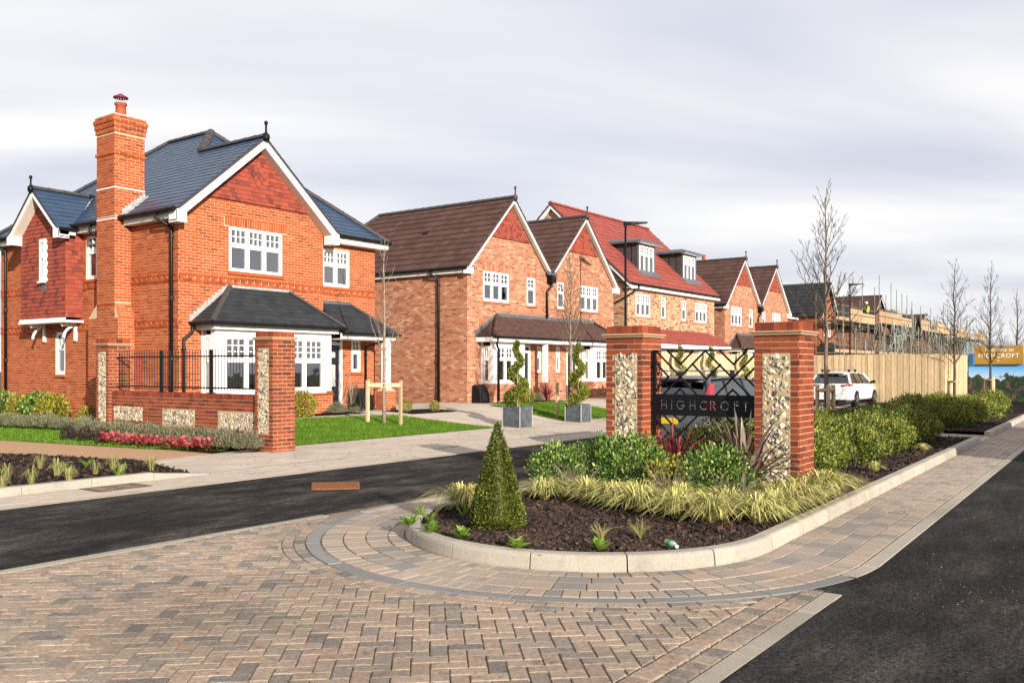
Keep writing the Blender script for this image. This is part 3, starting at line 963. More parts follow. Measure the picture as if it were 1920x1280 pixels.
def scatter_chips(name, test, x0, x1, y0, y1, n, zf, label, size=(0.018, 0.05)):
    m = MB(); k = 0; tries = 0
    while k < n and tries < n * 6:
        tries += 1
        x, y = RN.uniform(x0, x1), RN.uniform(y0, y1)
        if not test(x, y): continue
        k += 1
        L = RN.uniform(*size); w = L * RN.uniform(0.25, 0.6); t = RN.uniform(0.003, 0.008)
        a = RN.uniform(0, math.tau)
        rot = Matrix.Rotation(a, 3, 'Z') @ Matrix.Rotation(RN.gauss(0, 0.45), 3, 'X') @ Matrix.Rotation(RN.gauss(0, 0.35), 3, 'Y')
        c = Vector((x, y, zf(x, y) + RN.uniform(0.0, 0.018)))
        top = [(-L, -w * RN.uniform(.5, 1), t), (L * RN.uniform(.7, 1), -w, t), (L, w * RN.uniform(.5, 1), t), (-L * RN.uniform(.7, 1), w, t)]
        vs = [c + rot @ Vector(p) for p in top] + [c + rot @ Vector((p[0], p[1], -t)) for p in top]
        m.add(vs, [(0, 1, 2, 3), (0, 4, 5, 1), (1, 5, 6, 2), (2, 6, 7, 3), (3, 7, 4, 0)])
    o = m.build(name, 'bark_chip', None, fix=False)
    return tag(o, label, kind='stuff')
scatter_chips('bark_mulch', lambda x, y: inside_island(x, y, 0.15), 5.8, 9.2, 2.8, 6.4, 15000, soil_z, 'dark bark mulch covering the rounded front of the island bed', (0.010, 0.034))
scatter_chips('bark_mulch', lambda x, y: inside_island(x, y, 0.15) and y < 4.4 and not (21.8 < x < 23.8), 9.2, 34, 2.8, 4.4, 11000, soil_z, 'dark bark mulch between the hedge and the pale kerb', (0.014, 0.042))
scatter_chips('bark_mulch', in_poly(BEDL), 2, 8.7, 11.8, 17.4, 4500, lambda x, y: 0.035, 'dark bark mulch among young grasses in the left bed', (0.016, 0.042))

# lawns
def lawn(poly, label, n, z=0.012, flat=False):
    o = sheet('lawn', poly, z, 'turf', flat=flat)
    tag(o, label, kind='structure')
    test = in_poly(poly); xs = [p[0] for p in poly]; ys = [p[1] for p in poly]
    m = MB(); k = 0
    while k < n:
        x, y = RN.uniform(min(xs), max(xs)), RN.uniform(min(ys), max(ys))
        if not test(x, y): continue
        k += 1
        a = RN.uniform(0, math.tau); h = RN.uniform(0.025, 0.055); w = RN.uniform(0.004, 0.009)
        zz = z + (0.0 if flat else T(y)); lx, ly = RN.gauss(0, 0.015), RN.gauss(0, 0.015)
        m.add([(x - w * math.cos(a), y - w * math.sin(a), zz), (x + w * math.cos(a), y + w * math.sin(a), zz), (x + lx, y + ly, zz + h)], [(0, 1, 2)])
    b = m.build('grass_blades', 'grass_blade', o, fix=False)
    b['kind'] = 'stuff'
lawn([(11.62, 14.27), (18.9, 14.30), (18.2, 17.3), (11.62, 18.1)], 'bright green lawn in front of the nearest house', 60000)
lawn([(10.62, 14.45), (11.2, 15.0), (12.9, 21), (12.9, 27), (9.02, 27), (9.38, 20.75), (10.05, 16.3)], 'bright green lawn at the left between path and wall', 30000, flat=True)
lawn([(22.4, 14.35), (27.2, 14.35), (28.2, 18.4), (24.0, 18.4)], 'green lawn behind the planters in front of the semi-detached pair', 20000)

# loose grit on the coarse asphalt nearest to the camera
gm_ = MB()
for i in range(9000):
    x, y = RN.uniform(3.6, 12.5), RN.uniform(-3.2, 1.80)
    if RN.random() > 0.25 + 0.75 * max(0.0, noise.noise(Vector((x * 1.3, y * 1.6, 5)))) + (0.3 if x < 7 else 0): continue
    s_ = RN.uniform(0.003, 0.0085); a_ = RN.uniform(0, 6.28)
    gm_.add([(x + s_ * math.cos(a_ + k * 2.09), y + s_ * math.sin(a_ + k * 2.09), -0.006) for k in range(3)] + [(x, y, -0.006 + s_ * 1.1)], [(0, 1, 3), (1, 2, 3), (2, 0, 3)])
mat_pieces('grit', [(0, (0.012, 0.012, 0.013)), (0.6, (0.05, 0.046, 0.042)), (0.9, (0.16, 0.14, 0.12)), (1, (0.30, 0.26, 0.22))], 0.8, 0.3, 80, 0.2, 0)
tag(gm_.build('loose_grit', 'grit', None, fix=False), 'loose grit on the coarse asphalt in the right foreground', kind='stuff')

tag(sheet('old_tarmac', [(-12, -16), (6.32, -16), (6.28, 1.83), (-12, 1.83)], -0.001, 'asphalt_old'), 'coarser worn asphalt in the bottom right corner, up to a seam')
tag(sheet('tarmac_wedge', [(6.45, 1.80), (7.7, 1.86), (6.55, 2.06)], -0.004, 'asphalt_rough'), 'small wedge of asphalt between the channel and the edging')
fl_ = MB()
for i in range(420):
    x, y = (RN.uniform(8.5, 22), RN.uniform(10.8, 14.1)) if i % 3 else (RN.uniform(0.5, 7), RN.uniform(2.3, 7.2))
    if x < 10.6 and y > 11.7 and x < 9.2: continue
    if math.hypot(x - CX, y - CY) < R0 + 0.1: continue
    L = RN.uniform(0.012, 0.035) if i % 3 else RN.uniform(0.006, 0.014); a = RN.uniform(0, 6.28)
    d = Vector((math.cos(a), math.sin(a), 0)); n_ = Vector((-d.y, d.x, 0)) * L * 0.4; p = Vector((x, y, 0.013 + T(y)))
    fl_.add([p - d * L, p + n_ + Vector((0, 0, 0.006)), p + d * L, p - n_ + Vector((0, 0, 0.004))], [(0, 1, 2, 3)])
mat_pieces('dead_leaf', [(0, (0.05, 0.03, 0.02)), (1, (0.20, 0.11, 0.05))], 0.9, 0.1, 40, 0.2, 0)
tag(fl_.build('fallen_leaves', 'dead_leaf', None, fix=False), 'small dead leaves scattered over the footway and paving', kind='stuff')
# ------------------------------------------------------------------ house kit
def window(parent, fr, u0, u1, v0, v1, cols=(1, 1, 1), split=0.40, nb=(3, 2), recess=0.03, sill='brick', curtain=True, fw=0.06, room=True, sill_mat='brick_orange', detail=True):
    """casement window: frame, sashes, glazing bars on the top lights, panes, sill, a shallow room behind"""
    n0, n1 = -recess - 0.055, -recess
    m = MB()
    fbox(m, fr, u0, u1, v1 - fw, v1, n0, n1); fbox(m, fr, u0, u1, v0, v0 + fw * 1.15, n0, n1)
    fbox(m, fr, u0, u0 + fw, v0 + fw * 1.15, v1 - fw, n0, n1); fbox(m, fr, u1 - fw, u1, v0 + fw * 1.15, v1 - fw, n0, n1)
    tot = sum(cols); W_ = (u1 - u0 - 2 * fw); us = [u0 + fw]
    for c in cols: us.append(us[-1] + W_ * c / tot)
    vt = v1 - fw - (v1 - v0 - 2 * fw) * split
    mw = 0.03
    for u in us[1:-1]: fbox(m, fr, u - mw, u + mw, v0 + fw * 1.15, v1 - fw, n0, n1)
    cells = []
    for i in range(len(cols)):
        a = us[i] + (mw if i > 0 else 0); b = us[i + 1] - (mw if i < len(cols) - 1 else 0)
        if split > 0:
            fbox(m, fr, a, b, vt - 0.03, vt + 0.03, n0, n1)
            cells.append((a, b, vt + 0.03, v1 - fw, True)); cells.append((a, b, v0 + fw * 1.15, vt - 0.03, False))
        else:
            cells.append((a, b, v0 + fw * 1.15, v1 - fw, False))
    sw = 0.032
    for a, b, c, d, top in cells:                       # sashes stand a little proud
        k0, k1 = n0 + 0.01, n1 + 0.012
        fbox(m, fr, a, b, d - sw, d, k0, k1); fbox(m, fr, a, b, c, c + sw, k0, k1)
        fbox(m, fr, a, a + sw, c + sw, d - sw, k0, k1); fbox(m, fr, b - sw, b, c + sw, d - sw, k0, k1)
    win = m.build('window', 'white_paint', parent)
    for a, b, c, d, top in cells:
        q = [(a + sw, c + sw), (b - sw, c + sw), (b - sw, d - sw), (a + sw, d - sw)]
        MB().add([fr(*p, n0 + 0.025) for p in q], [(0, 1, 2, 3)]).build('pane', 'glass', win, fix=False)
        if top and nb:
            g_ = MB()
            for i in range(1, nb[0]):
                u = a + sw + (b - a - 2 * sw) * i / nb[0]
                fbox(g_, fr, u - 0.011, u + 0.011, c + sw, d - sw, n0 + 0.02, n1 + 0.004)
            for i in range(1, nb[1]):
                v = c + sw + (d - c - 2 * sw) * i / nb[1]
                fbox(g_, fr, a + sw, b - sw, v - 0.011, v + 0.011, n0 + 0.02, n1 + 0.003)
            g_.build('glazing_bars', 'white_paint', win)
    if sill == 'brick':
        s = MB(); fbox(s, fr, u0 - 0.03, u1 + 0.03, v0 - 0.075, v0 - 0.002, -0.02, 0.045)
        s.build('sill', sill_mat, win)
    elif sill == 'white':
        s = MB(); fbox(s, fr, u0 - 0.02, u1 + 0.02, v0 - 0.05, v0 - 0.002, -0.02, 0.05)
        s.build('sill', 'white_paint', win)
    if room:
        r = MB(); dd = -0.75
        a, b, c, d = u0 + 0.01, u1 - 0.01, v0 + 0.01, v1 - 0.01
        A = [fr(a, c, n0), fr(b, c, n0), fr(b, d, n0), fr(a, d, n0)]; B = [fr(a, c, dd), fr(b, c, dd), fr(b, d, dd), fr(a, d, dd)]
        r.add(A + B, [(4, 5, 6, 7), (0, 1, 5, 4), (1, 2, 6, 5), (2, 3, 7, 6), (3, 0, 4, 7)])
        r.build('room_lining', 'room_wall', win, fix=False)
        if curtain:
            w_ = (u1 - u0) * 0.13
            for cu0, cu1 in ((u0 + 0.04, u0 + 0.04 + w_), (u1 - 0.04 - w_, u1 - 0.04)):
                cm = MB(); n_ = 9
                pts = [(cu0 + (cu1 - cu0) * i / (n_ - 1), -0.16 + 0.025 * (-1) ** i) for i in range(n_)]
                vs = [fr(u, v0 + 0.03, k) for u, k in pts] + [fr(u, v1 - 0.03, k) for u, k in pts]
                cm.add(vs, [(i, i + 1, n_ + i + 1, n_ + i) for i in range(n_ - 1)])
                cm.build('curtain', 'curtain', win, fix=False)
    return win

def plane_frame(side, e, ze, slope):
    al = math.atan(slope); c, s = math.cos(al), math.sin(al)
    if side == 'left':    # slopes up towards +x from eave x = e
        return frame_any((e, 0, ze), (0, -1, 0), (c, 0, s)), (lambda x, y: (-y, (x - e) / c))
    if side == 'right':
        return frame_any((e, 0, ze), (0, 1, 0), (-c, 0, s)), (lambda x, y: (y, (e - x) / c))
    if side == 'front':
        return frame_any((0, e, ze), (1, 0, 0), (0, c, s)), (lambda x, y: (x, (y - e) / c))
    return frame_any((0, e, ze), (-1, 0, 0), (0, -c, s)), (lambda x, y: (-x, (e - y) / c))

def roof(parent, planes, mat, gauge, width, limit=300, thick=0.014, slab_mat='ridge_dark', t=0.07, name='roof', stagger=0.5):
    """planes: (side, eave position, eave height, slope, plan polygon in world x, y)"""
    m = MB(); ps = []
    for side, e, ze, sl, plan in planes:
        fr, cv = plane_frame(side, e, ze, sl)
        poly = [cv(*p) for p in plan]
        if area2(poly) < 0: poly = poly[::-1]
        m.loft([fr(p[0], p[1], -t) for p in poly], [fr(p[0], p[1], 0) for p in poly])
        ps += tile_pieces(fr, poly, gauge, width, thick, v0=0.0, stagger=stagger)
    r = m.build(name, slab_mat, parent)
    emit(ps, 'roof_tile', mat, r, limit, 'roof_tile_field')
    return r

def ridge(parent, a, b, mat='ridge_dark', r=0.11, L=0.42, name='ridge_tile'):
    a, b = Vector(a), Vector(b); n = max(1, round((b - a).length / L)); d = (b - a) / n
    u = d.normalized(); side = u.cross(Vector((0, 0, 1))).normalized(); up = side.cross(u).normalized()
    if up.z < 0: up = -up
    for i in range(n):
        m = MB(); rs = []
        for t, k in ((0.0, 1.07), (0.10, 1.07), (0.101, 1.0), (1.0, 0.97)):
            p = a + d * (i + t)
            rs.append([p + (side * math.cos(q) * r * k + up * (math.sin(q) * r * k - 0.02)) for q in [math.pi * j / 7 for j in range(8)]])
        m.rings(rs, cap=True)
        m.build(name, mat, parent)

def barge(parent, fr, apex, feet, n, depth=0.20, t=0.03, mat='white_paint', box=True, name='bargeboard', soffit=0.3):
    """boards up both slopes of a gable; apex (u, v), feet [(u, v), (u, v)]; n = distance in front of the wall"""
    for fu, fv in feet:
        au, av = apex
        m = MB()
        q = [(fu, fv), (au, av), (au, av - depth * 1.35), (fu, fv - depth * 1.35)]
        if area2(q) < 0: q = q[::-1]
        m.loft([fr(*p, n - t) for p in q], [fr(*p, n) for p in q])
        if box:
            du = 0.26 if fu < au else -0.26
            q = [(fu, fv - 0.02), (fu + du, fv + 0.12), (fu + du, fv - depth * 1.35 - 0.03), (fu, fv - depth * 1.35 - 0.03)]
            if area2(q) < 0: q = q[::-1]
            m.loft([fr(*p, 0.01) for p in q], [fr(*p, n + 0.012) for p in q])
        m.build(name, mat, parent)
        if soffit:
            s = MB()
            q = [(fu, fv - depth * 1.2), (au, av - depth * 1.2), (au, av - depth * 1.2 - 0.03), (fu, fv - depth * 1.2 - 0.03)]
            if area2(q) < 0: q = q[::-1]
            s.loft([fr(*p, 0.0) for p in q], [fr(*p, n - t - 0.002) for p in q])
            s.build('soffit', 'cream_soffit', parent)

def gutter(parent, a, b, r=0.058, mat='black_plastic', out=None):
    a, b = Vector(a), Vector(b)
    m = MB(); m.tube([a, b], r, 10)
    o = m.build('gutter', mat, parent, smooth=False)
    n = int((b - a).length / 0.9)
    for i in range(n + 1):
        p = a + (b - a) * ((i + 0.3) / (n + 0.6))
        u = (b - a).normalized() * 0.02
        MB().tube([p - u, p + u], r * 1.18, 8).build('gutter_bracket', mat, o)
    return o

def fascia(parent, fr, u0, u1, v0, v1, n0, n1, mat='white_paint', name='fascia'):
    m = MB(); fbox(m, fr, u0, u1, v0, v1, n0, n1)
    return m.build(name, mat, parent)

def downpipe(parent, pts, r=0.036, mat='black_plastic', clips=True):
    m = MB(); m.tube(pts, r, 8)
    o = m.build('downpipe', mat, parent, smooth=True)
    a, b = Vector(pts[-2]), Vector(pts[-1])
    if clips:
        n = max(1, int((b - a).length / 1.3))
        for i in range(n + 1):
            p = a + (b - a) * (i + 0.15) / (n + 0.3)
            MB().tube([p + Vector((0, 0, -0.03)), p + Vector((0, 0, 0.03))], r * 1.35, 8).build('pipe_clip', mat, o)
    return o

def finial(parent, p, mat='black_metal', s=1.0):
    x, y, z = p
    m = MB()
    m.lathe([(0.10 * s, -0.22 * s), (0.14 * s, -0.10 * s), (0.13 * s, 0.02 * s), (0.06 * s, 0.08 * s), (0.042 * s, 0.12 * s), (0.038 * s, 0.36 * s), (0.06 * s, 0.40 * s), (0.075 * s, 0.45 * s), (0.06 * s, 0.50 * s), (0.02 * s, 0.525 * s)], (x, y, z), 10)
    return m.build('finial', mat, parent, smooth=True)

def club_tiles(parent, fr, cu, cv, mat='tile_hung', s=1.0):
    """diamond of round-ended tiles set into a tile-hung gable"""
    for r_, cnt in ((-2, 1), (-1, 2), (0, 3), (1, 2), (2, 1)):
        for i in range(cnt):
            u = cu + (i - (cnt - 1) / 2) * 0.17 * s; v = cv + r_ * 0.125 * s
            q = [(u + 0.075 * s * math.cos(a), v + 0.09 * s * math.sin(a)) for a in [math.tau * k / 10 for k in range(10)]]
            vs, fs, c = piece_poly(q, fr, 0.0, 0.034, bevel=0.006)
            MB().add(vs, fs).build('club_tile', mat, parent, fix=False)

def stepped_flashing(parent, fr, a, b, n, mat='lead_pale', w=0.16, proud=0.012):
    """lead soakers stepping up a sloping abutment"""
    m = MB()
    for i in range(n):
        t0, t1 = i / n, (i + 1) / n
        u0, v0 = a[0] + (b[0] - a[0]) * t0, a[1] + (b[1] - a[1]) * t0
        u1, v1 = a[0] + (b[0] - a[0]) * t1, a[1] + (b[1] - a[1]) * t1
        q = [(u0, v0 - 0.02), (u1, v1 - 0.02), (u1, v1 + w * 0.6), (u0 , v1 + w * 0.6), (u0, v0 + w * 0.25)]
        if area2(q) < 0: q = q[::-1]
        m.loft([fr(*p, 0.0) for p in q], [fr(*p, proud + 0.0007 * (i % 2)) for p in q])
    return m.build('flashing', mat, parent)
# ------------------------------------------------------------------ nearest house (red brick, blue slate)
X0, Y0 = 12.93, 19.46
def mk_house1():
    h = thing('detached_house', 'nearest red brick house with blue slate roof, tall chimney and white bay window', 'house', (X0 + 3.4, Y0 + 4.5, 0.0))
    ZE, SLP, OV = 5.45, 0.855, 0.30
    WX, DY = 6.85, 9.15
    fF, fL = frame_front(Y0), frame_left(X0)
    fR2 = frame_front(Y0 + 0.12)
    wz = 5.38
    xr = lambda x: X0 + x
    uy = lambda y: -(Y0 + y)
    # openings
    F_h = [(xr(1.45), xr(3.19), 4.09, 5.27)]
    F2_h = [(xr(4.72), xr(5.80), 3.97, 5.06), (xr(4.47), xr(5.5), 0.0, 2.46), (xr(5.87), xr(6.26), 1.47, 2.48)]
    L_h = [(uy(5.92), uy(5.37), 1.42, 2.62), (uy(4.28), uy(3.72), 4.0, 5.2)]
    m = MB()
    wall_cells(m, fF, xr(0), xr(4.65), 0, wz, F_h, 0.25)
    wall_cells(m, fR2, xr(4.651), xr(WX), 0, wz, F2_h, 0.25)
    wall_cells(m, fL, uy(DY), uy(0.2501), 0, wz, L_h, 0.25)
    m.loft([fF(*p, -0.2) for p in [(xr(0.02), wz), (xr(4.63), wz), (xr(2.33), 7.55)]], [fF(*p, 0) for p in [(xr(0.02), wz), (xr(4.63), wz), (xr(2.33), 7.55)]])
    m.box(xr(WX) - 0.25, Y0 + 0.371, 0, xr(WX), Y0 + DY, wz)
    m.box(xr(0.25), Y0 + DY - 0.25, 0, xr(WX) - 0.251, Y0 + DY, wz)
    wall = m.build('wall', 'mortar', h)
    # floor/ceiling blocks daylight inside
    MB().box(xr(0.26), Y0 + 0.9, 0.1, xr(WX) - 0.26, Y0 + DY - 0.26, wz - 0.02).build('interior_core', 'room_wall', h)
    # bricks
    vo = 0.0
    arch = [(xr(1.30), xr(3.34), 5.275, 5.495)]
    ps = brick_pieces(fF, xr(0), xr(4.65), 0.0, 3.75, F_h, v_origin=vo)
    gpoly = [(xr(0), 3.95), (xr(4.65), 3.95), (xr(4.65), 5.50), (xr(4.12), 5.95), (xr(0.53), 5.95), (xr(0), 5.50)]
    ps += brick_pieces(fF, xr(0), xr(4.65), 3.975, 5.95, F_h + arch, poly=gpoly, v_origin=vo)
    ps += brick_pieces(fF, arch[0][0], arch[0][1], 5.275, 5.49, (), L=0.065, H=0.215, v_origin=5.275)
    ps += brick_pieces(fR2, xr(4.66), xr(WX), 0.0, 3.75, F2_h, v_origin=vo)
    ps += brick_pieces(fR2, xr(4.66), xr(WX), 3.975, wz, F2_h, v_origin=vo)
    low = [(uy(DY), uy(0), 2.625, 2.85), (uy(DY), uy(0), 3.75, 3.975)]
    ps += brick_pieces(fL, uy(DY), uy(0), 0.0, wz, L_h + low, v_origin=vo)
    # string courses: plain proud course, dentils, plain course
    dent = []
    def string(fr, u0, u1, z):
        out = brick_pieces(fr, u0, u1, z, z + 0.065, proud=0.030, v_origin=z)
        out += brick_pieces(fr, u0, u1, z + 0.15, z + 0.215, proud=0.024, v_origin=z + 0.15, start=1)
        u = u0 + 0.02
        while u < u1 - 0.08:
            dent.append(piece_poly([(u, z + 0.075), (u + 0.105, z + 0.075), (u + 0.105, z + 0.14), (u, z + 0.14)], fr, -0.004, 0.024))
            dent.append(piece_poly([(u + 0.115, z + 0.075), (u + 0.205, z + 0.075), (u + 0.205, z + 0.14), (u + 0.115, z + 0.14)], fr, -0.004, 0.003))
            u += 0.225
        return out
    ps += string(fF, xr(0), xr(4.65), 3.75)
    ps += string(fR2, xr(4.66), xr(WX), 3.75)
    ps += string(fL, uy(DY), uy(0), 3.75)
    ps += string(fL, uy(DY), uy(0), 2.625)
    emit(ps, 'brick', 'brick_orange', wall, 300, 'brick_field')
    emit(dent, 'dentil', 'brick_orange', wall, 120, 'dentil_field')
    # tile-hung gable
    fT = frame_front(Y0 - 0.05)
    tri = [(xr(0.50), 5.93), (xr(4.15), 5.93), (xr(2.33), 7.50)]
    gb = slab('tile_hanging', fT, tri, 0.05, 'ridge_dark', h)
    emit(tile_pieces(fT, tri, 0.115, 0.165, 0.014, v0=5.90), 'wall_tile', 'tile_hung', gb, 220, 'wall_tile_field')
    club_tiles(gb, fT, xr(2.33), 6.72)
    # roofs
    e0, e1 = X0 - OV, X0 + 7.15
    xg, xm = X0 + 2.33, X0 + 3.42
    y1, y2 = Y0 + 2.43, Y0 + 3.52
    yb = Y0 + DY + 0.25
    sl = SLP
    zr = ZE + sl * (xm - e0); zg = ZE + sl * (xg - e0)
    yf = Y0 - 0.20
    slf = (zr - ZE) / (y2 - yf)
    slr = (zr - ZE) / (e1 - xm)
    ym2 = yb - (zr - ZE) / 0.84
    yg = yf + (zg - ZE) / slf           # where the gable ridge meets the front hip
    xge = xg + (xg - e0)                # right eave of the gable
    yo = Y0 - 0.36
    planes = [('left', e0, ZE, sl, [(e0, yo), (xg, yo), (xg, yg), (e0, yg)]),
              ('left', e0, ZE, sl, [(e0, yg), (xg, yg), (xm, y2), (xm, ym2), (e0, yb)]),
              ('right', xge, ZE, sl, [(xg, yo), (xge, yo), (xge, yf), (xg, yg)]),
              ('front', yf, ZE, slf, [(xge, yf), (e1, yf), (xm, y2), (xg, yg)]),
              ('right', e1, ZE, slr, [(e1, yf), (e1, yb), (xm, ym2), (xm, y2)]),
              ('back', yb, ZE, 0.84, [(e0, yb), (xm, ym2), (e1, yb)])]
    # cross gable over the oriel
    yc_, ztop = Y0 + 5.68, 6.55
    xo = X0 - 0.78
    slc = (ztop - 5.33) / 1.42
    half = 1.42
    xv = e0 + (ztop - ZE) / sl
    planes += [('front', yc_ - half, 5.33, slc, [(xo, yc_ - half), (e0, yc_ - half), (xv, yc_), (xo, yc_)]),
               ('back', yc_ + half, 5.33, slc, [(xo, yc_ + half), (xo, yc_), (xv, yc_), (e0, yc_ + half)])]
    rf = roof(h, planes, 'slate', 0.20, 0.30, 300, thick=0.010)
    ridge(rf, (xg, yo, zg), (xg, yg, zg), r=0.10)
    ridge(rf, (xm, y2, zr), (xm, ym2, zr), r=0.10)
    ridge(rf, (xg, yg, zg), (xm, y2, zr), r=0.13)
    ridge(rf, (e1, yf, ZE), (xm, y2, zr), r=0.10)
    ridge(rf, (e0, yb, ZE), (xm, ym2, zr), r=0.10)
    ridge(rf, (xo, yc_, ztop), (xv, yc_, ztop), r=0.09)
    MB().tube([(xv, yc_, ztop - 0.02), (e0, yc_ - half, 5.33)], 0.06, 6).build('valley_lead', 'lead_pale', rf)
    MB().tube([(xv, yc_, ztop - 0.02), (e0, yc_ + half, 5.33)], 0.06, 6).build('valley_lead', 'lead_pale', rf)
    finial(rf, (xg, yo - 0.02, zg + 0.02), s=0.72)
    finial(rf, (xo - 0.02, yc_, ztop + 0.01), s=0.62)
    # bargeboards and eaves
    fg = frame_front(Y0)
    barge(h, fg, (xg, zg - 0.03), [(e0 + 0.02, ZE - 0.03), (xge - 0.02, ZE - 0.03)], 0.35, 0.20, soffit=0.3)
    fo = frame_left(X0 - 0.47)
    barge(h, fo, (-yc_, ztop - 0.03), [(-(yc_ - half), 5.31), (-(yc_ + half), 5.31)], 0.30, 0.15, soffit=0.3)
    fascia(h, fL, uy(DY + 0.2), uy(7.5), 5.27, 5.43, 0.20, 0.23)
    fascia(h, fL, uy(4.75), uy(3.0), 5.27, 5.43, 0.20, 0.23)
    fascia(h, fL, uy(2.05), uy(-0.33), 5.27, 5.43, 0.20, 0.23)
    MB().box(e0 + 0.08, Y0 - 0.3, 5.25, X0 - 0.001, Y0 + DY + 0.2, 5.27).build('eaves_soffit', 'white_paint', h)
    gutter(h, (e0 - 0.05, Y0 + 2.05, 5.43), (e0 - 0.05, Y0 - 0.32, 5.43))
    gutter(h, (e0 - 0.05, Y0 + 4.75, 5.43), (e0 - 0.05, Y0 + 3.0, 5.43))
    gutter(h, (e0 - 0.05, Y0 + DY + 0.2, 5.43), (e0 - 0.05, Y0 + 7.4, 5.43))
    fascia(h, frame_front(Y0), xge - 0.05, e1 - 0.03, 5.24, 5.42, 0.16, 0.19)
    MB().box(xge + 0.05, Y0 - 0.16, 5.22, e1 - 0.04, Y0 + 0.119, 5.24).build('eaves_soffit', 'white_paint', h)
    gutter(h, (xge, yf - 0.05, 5.42), (e1 + 0.02, yf - 0.05, 5.42))
    # cross-gable side fascia and gutter
    fascia(h, frame_front(yc_ - half + 0.03), xo + 0.05, e0, 5.17, 5.32, 0.0, 0.03)
    gutter(h, (xo + 0.02, yc_ - half - 0.04, 5.31), (e0, yc_ - half - 0.04, 5.31), r=0.05)
    # windows
    window(h, fF, *F_h[0][:2], F_h[0][2], F_h[0][3])
    window(h, fR2, *F2_h[0], cols=(1, 1))
    window(h, fR2, *F2_h[2], cols=(1,), nb=(2, 2), split=0.38)
    window(h, fL, *L_h[0], cols=(1,), nb=(2, 2), split=0.36)
    window(h, fL, *L_h[1], cols=(1,), nb=(2, 2), split=0.36)
    # front door
    d0, d1 = xr(4.55), xr(5.42)
    m = MB(); fbox(m, fR2, xr(4.47), d0, 0.28, 2.46, -0.12, 0.01); fbox(m, fR2, d1, xr(5.5), 0.28, 2.46, -0.12, 0.01); fbox(m, fR2, d0, d1, 2.27, 2.34, -0.12, 0.01); fbox(m, fR2, d0, d1, 2.42, 2.46, -0.12, 0.01)
    fr_o = m.build('door_frame', 'white_paint', h)
    m = MB(); fbox(m, fR2, d0, d1, 2.34, 2.42, -0.08, -0.06); m.build('fanlight', 'car_glass', fr_o)
    m = MB(); fbox(m, fR2, d0, d1, 0.28, 2.27, -0.10, -0.055)
    door = m.build('door', 'door_navy', h)
    for a, b in ((0.10, 0.40), (0.47, 0.77)):
        for c, d, gl in ((1.86, 2.12, True), (1.02, 1.75, True), (0.42, 0.80, False)):
            m = MB(); fbox(m, fR2, d0 + a, d0 + b, c, d, -0.05, -0.042); m.build('door_panel', 'door_navy', door)
            if gl:
                m = MB(); fbox(m, fR2, d0 + a + 0.06, d0 + b - 0.06, c + 0.05, d - 0.05, -0.041, -0.036); m.build('door_glass', 'curtain', door)
    m = MB(); fbox(m, fR2, d0 + 0.28, d0 + 0.60, 0.88, 0.96, -0.05, -0.03); m.build('letter_plate', 'steel', door)
    # bay window
    Yb = Y0 - 0.60
    fB = frame_front(Yb); bl, br_ = xr(0.62), xr(4.41)
    fBL, fBR = frame_left(bl), frame_right(br_)
    m = MB(); m.box(bl - 0.03, Yb - 0.03, 0, br_ + 0.03, Y0 - 0.001, 0.86)
    q = [(bl - 0.03, 0.86), (bl - 0.03, 0.86)]
    pl = m.build('bay_plinth', 'mortar', h)
    ps = brick_pieces(frame_front(Yb - 0.03), bl - 0.03, br_ + 0.03, 0.0, 0.86) + brick_pieces(frame_left(bl - 0.03), -(Y0), -(Yb - 0.03), 0.0, 0.86) + brick_pieces(frame_right(br_ + 0.03), Yb - 0.03, Y0, 0.0, 0.86)
    emit(ps, 'brick', 'brick_orange', pl, 140, 'brick_field')
    m = MB(); m.rings([[(bl - 0.06, Yb - 0.06, 0.86), (br_ + 0.06, Yb - 0.06, 0.86), (br_ + 0.06, Y0 - 0.001, 0.86), (bl - 0.06, Y0 - 0.001, 0.86)], [(bl, Yb, 0.97), (br_, Yb, 0.97), (br_, Y0 - 0.001, 0.97), (bl, Y0 - 0.001, 0.97)]])
    m.build('bay_sill_bricks', 'brick_orange', h)
    m = MB()
    for a, b in ((0.0, 0.24), (3.55, 3.79)):
        fbox(m, fB, bl + a, bl + b, 0.97, 2.55, -0.2, 0.0)
    fbox(m, fBL, -(Y0 - 0.001), -(Y0 - 0.07), 0.97, 2.55, -0.12, 0.0)
    fbox(m, fBR, Y0 - 0.07, Y0 - 0.001, 0.97, 2.55, -0.12, 0.0)
    fbox(m, fB, bl + 0.241, br_ - 0.241, 2.43, 2.55, -0.14, -0.004)
    m.build('bay_frame', 'white_paint', h)
    window(h, fB, bl + 0.241, br_ - 0.241, 0.97, 2.43, cols=(1, 1, 1, 1, 1), nb=(3, 3), split=0.42, recess=0.03, sill='white', fw=0.07)
    window(h, fBL, -(Y0 - 0.071), -(Yb + 0.201), 0.97, 2.43, cols=(1,), nb=(2, 3), split=0.42, recess=0.02, sill='white', room=False, curtain=False)
    window(h, fBR, Yb + 0.201, Y0 - 0.071, 0.97, 2.43, cols=(1,), nb=(2, 3), split=0.42, recess=0.02, sill='white', room=False, curtain=False)
    fascia(h, fB, bl - 0.15, br_ + 0.15, 2.56, 2.72, 0.12, 0.15)
    fascia(h, fBL, -(Y0 - 0.001), -(Yb - 0.12), 2.56, 2.72, 0.12, 0.15)
    fascia(h, fBR, Yb - 0.12, Y0 - 0.001, 2.56, 2.72, 0.12, 0.15)
    MB().box(bl - 0.12, Yb - 0.12, 2.55, br_ + 0.12, Y0 - 0.001, 2.57).build('bay_soffit', 'white_paint', h)
    ex0, ex1, ey, ez = bl - 0.28, br_ + 0.28, Yb - 0.26, 2.74
    tz = 3.68; tx0, tx1 = xr(1.46), xr(3.40)
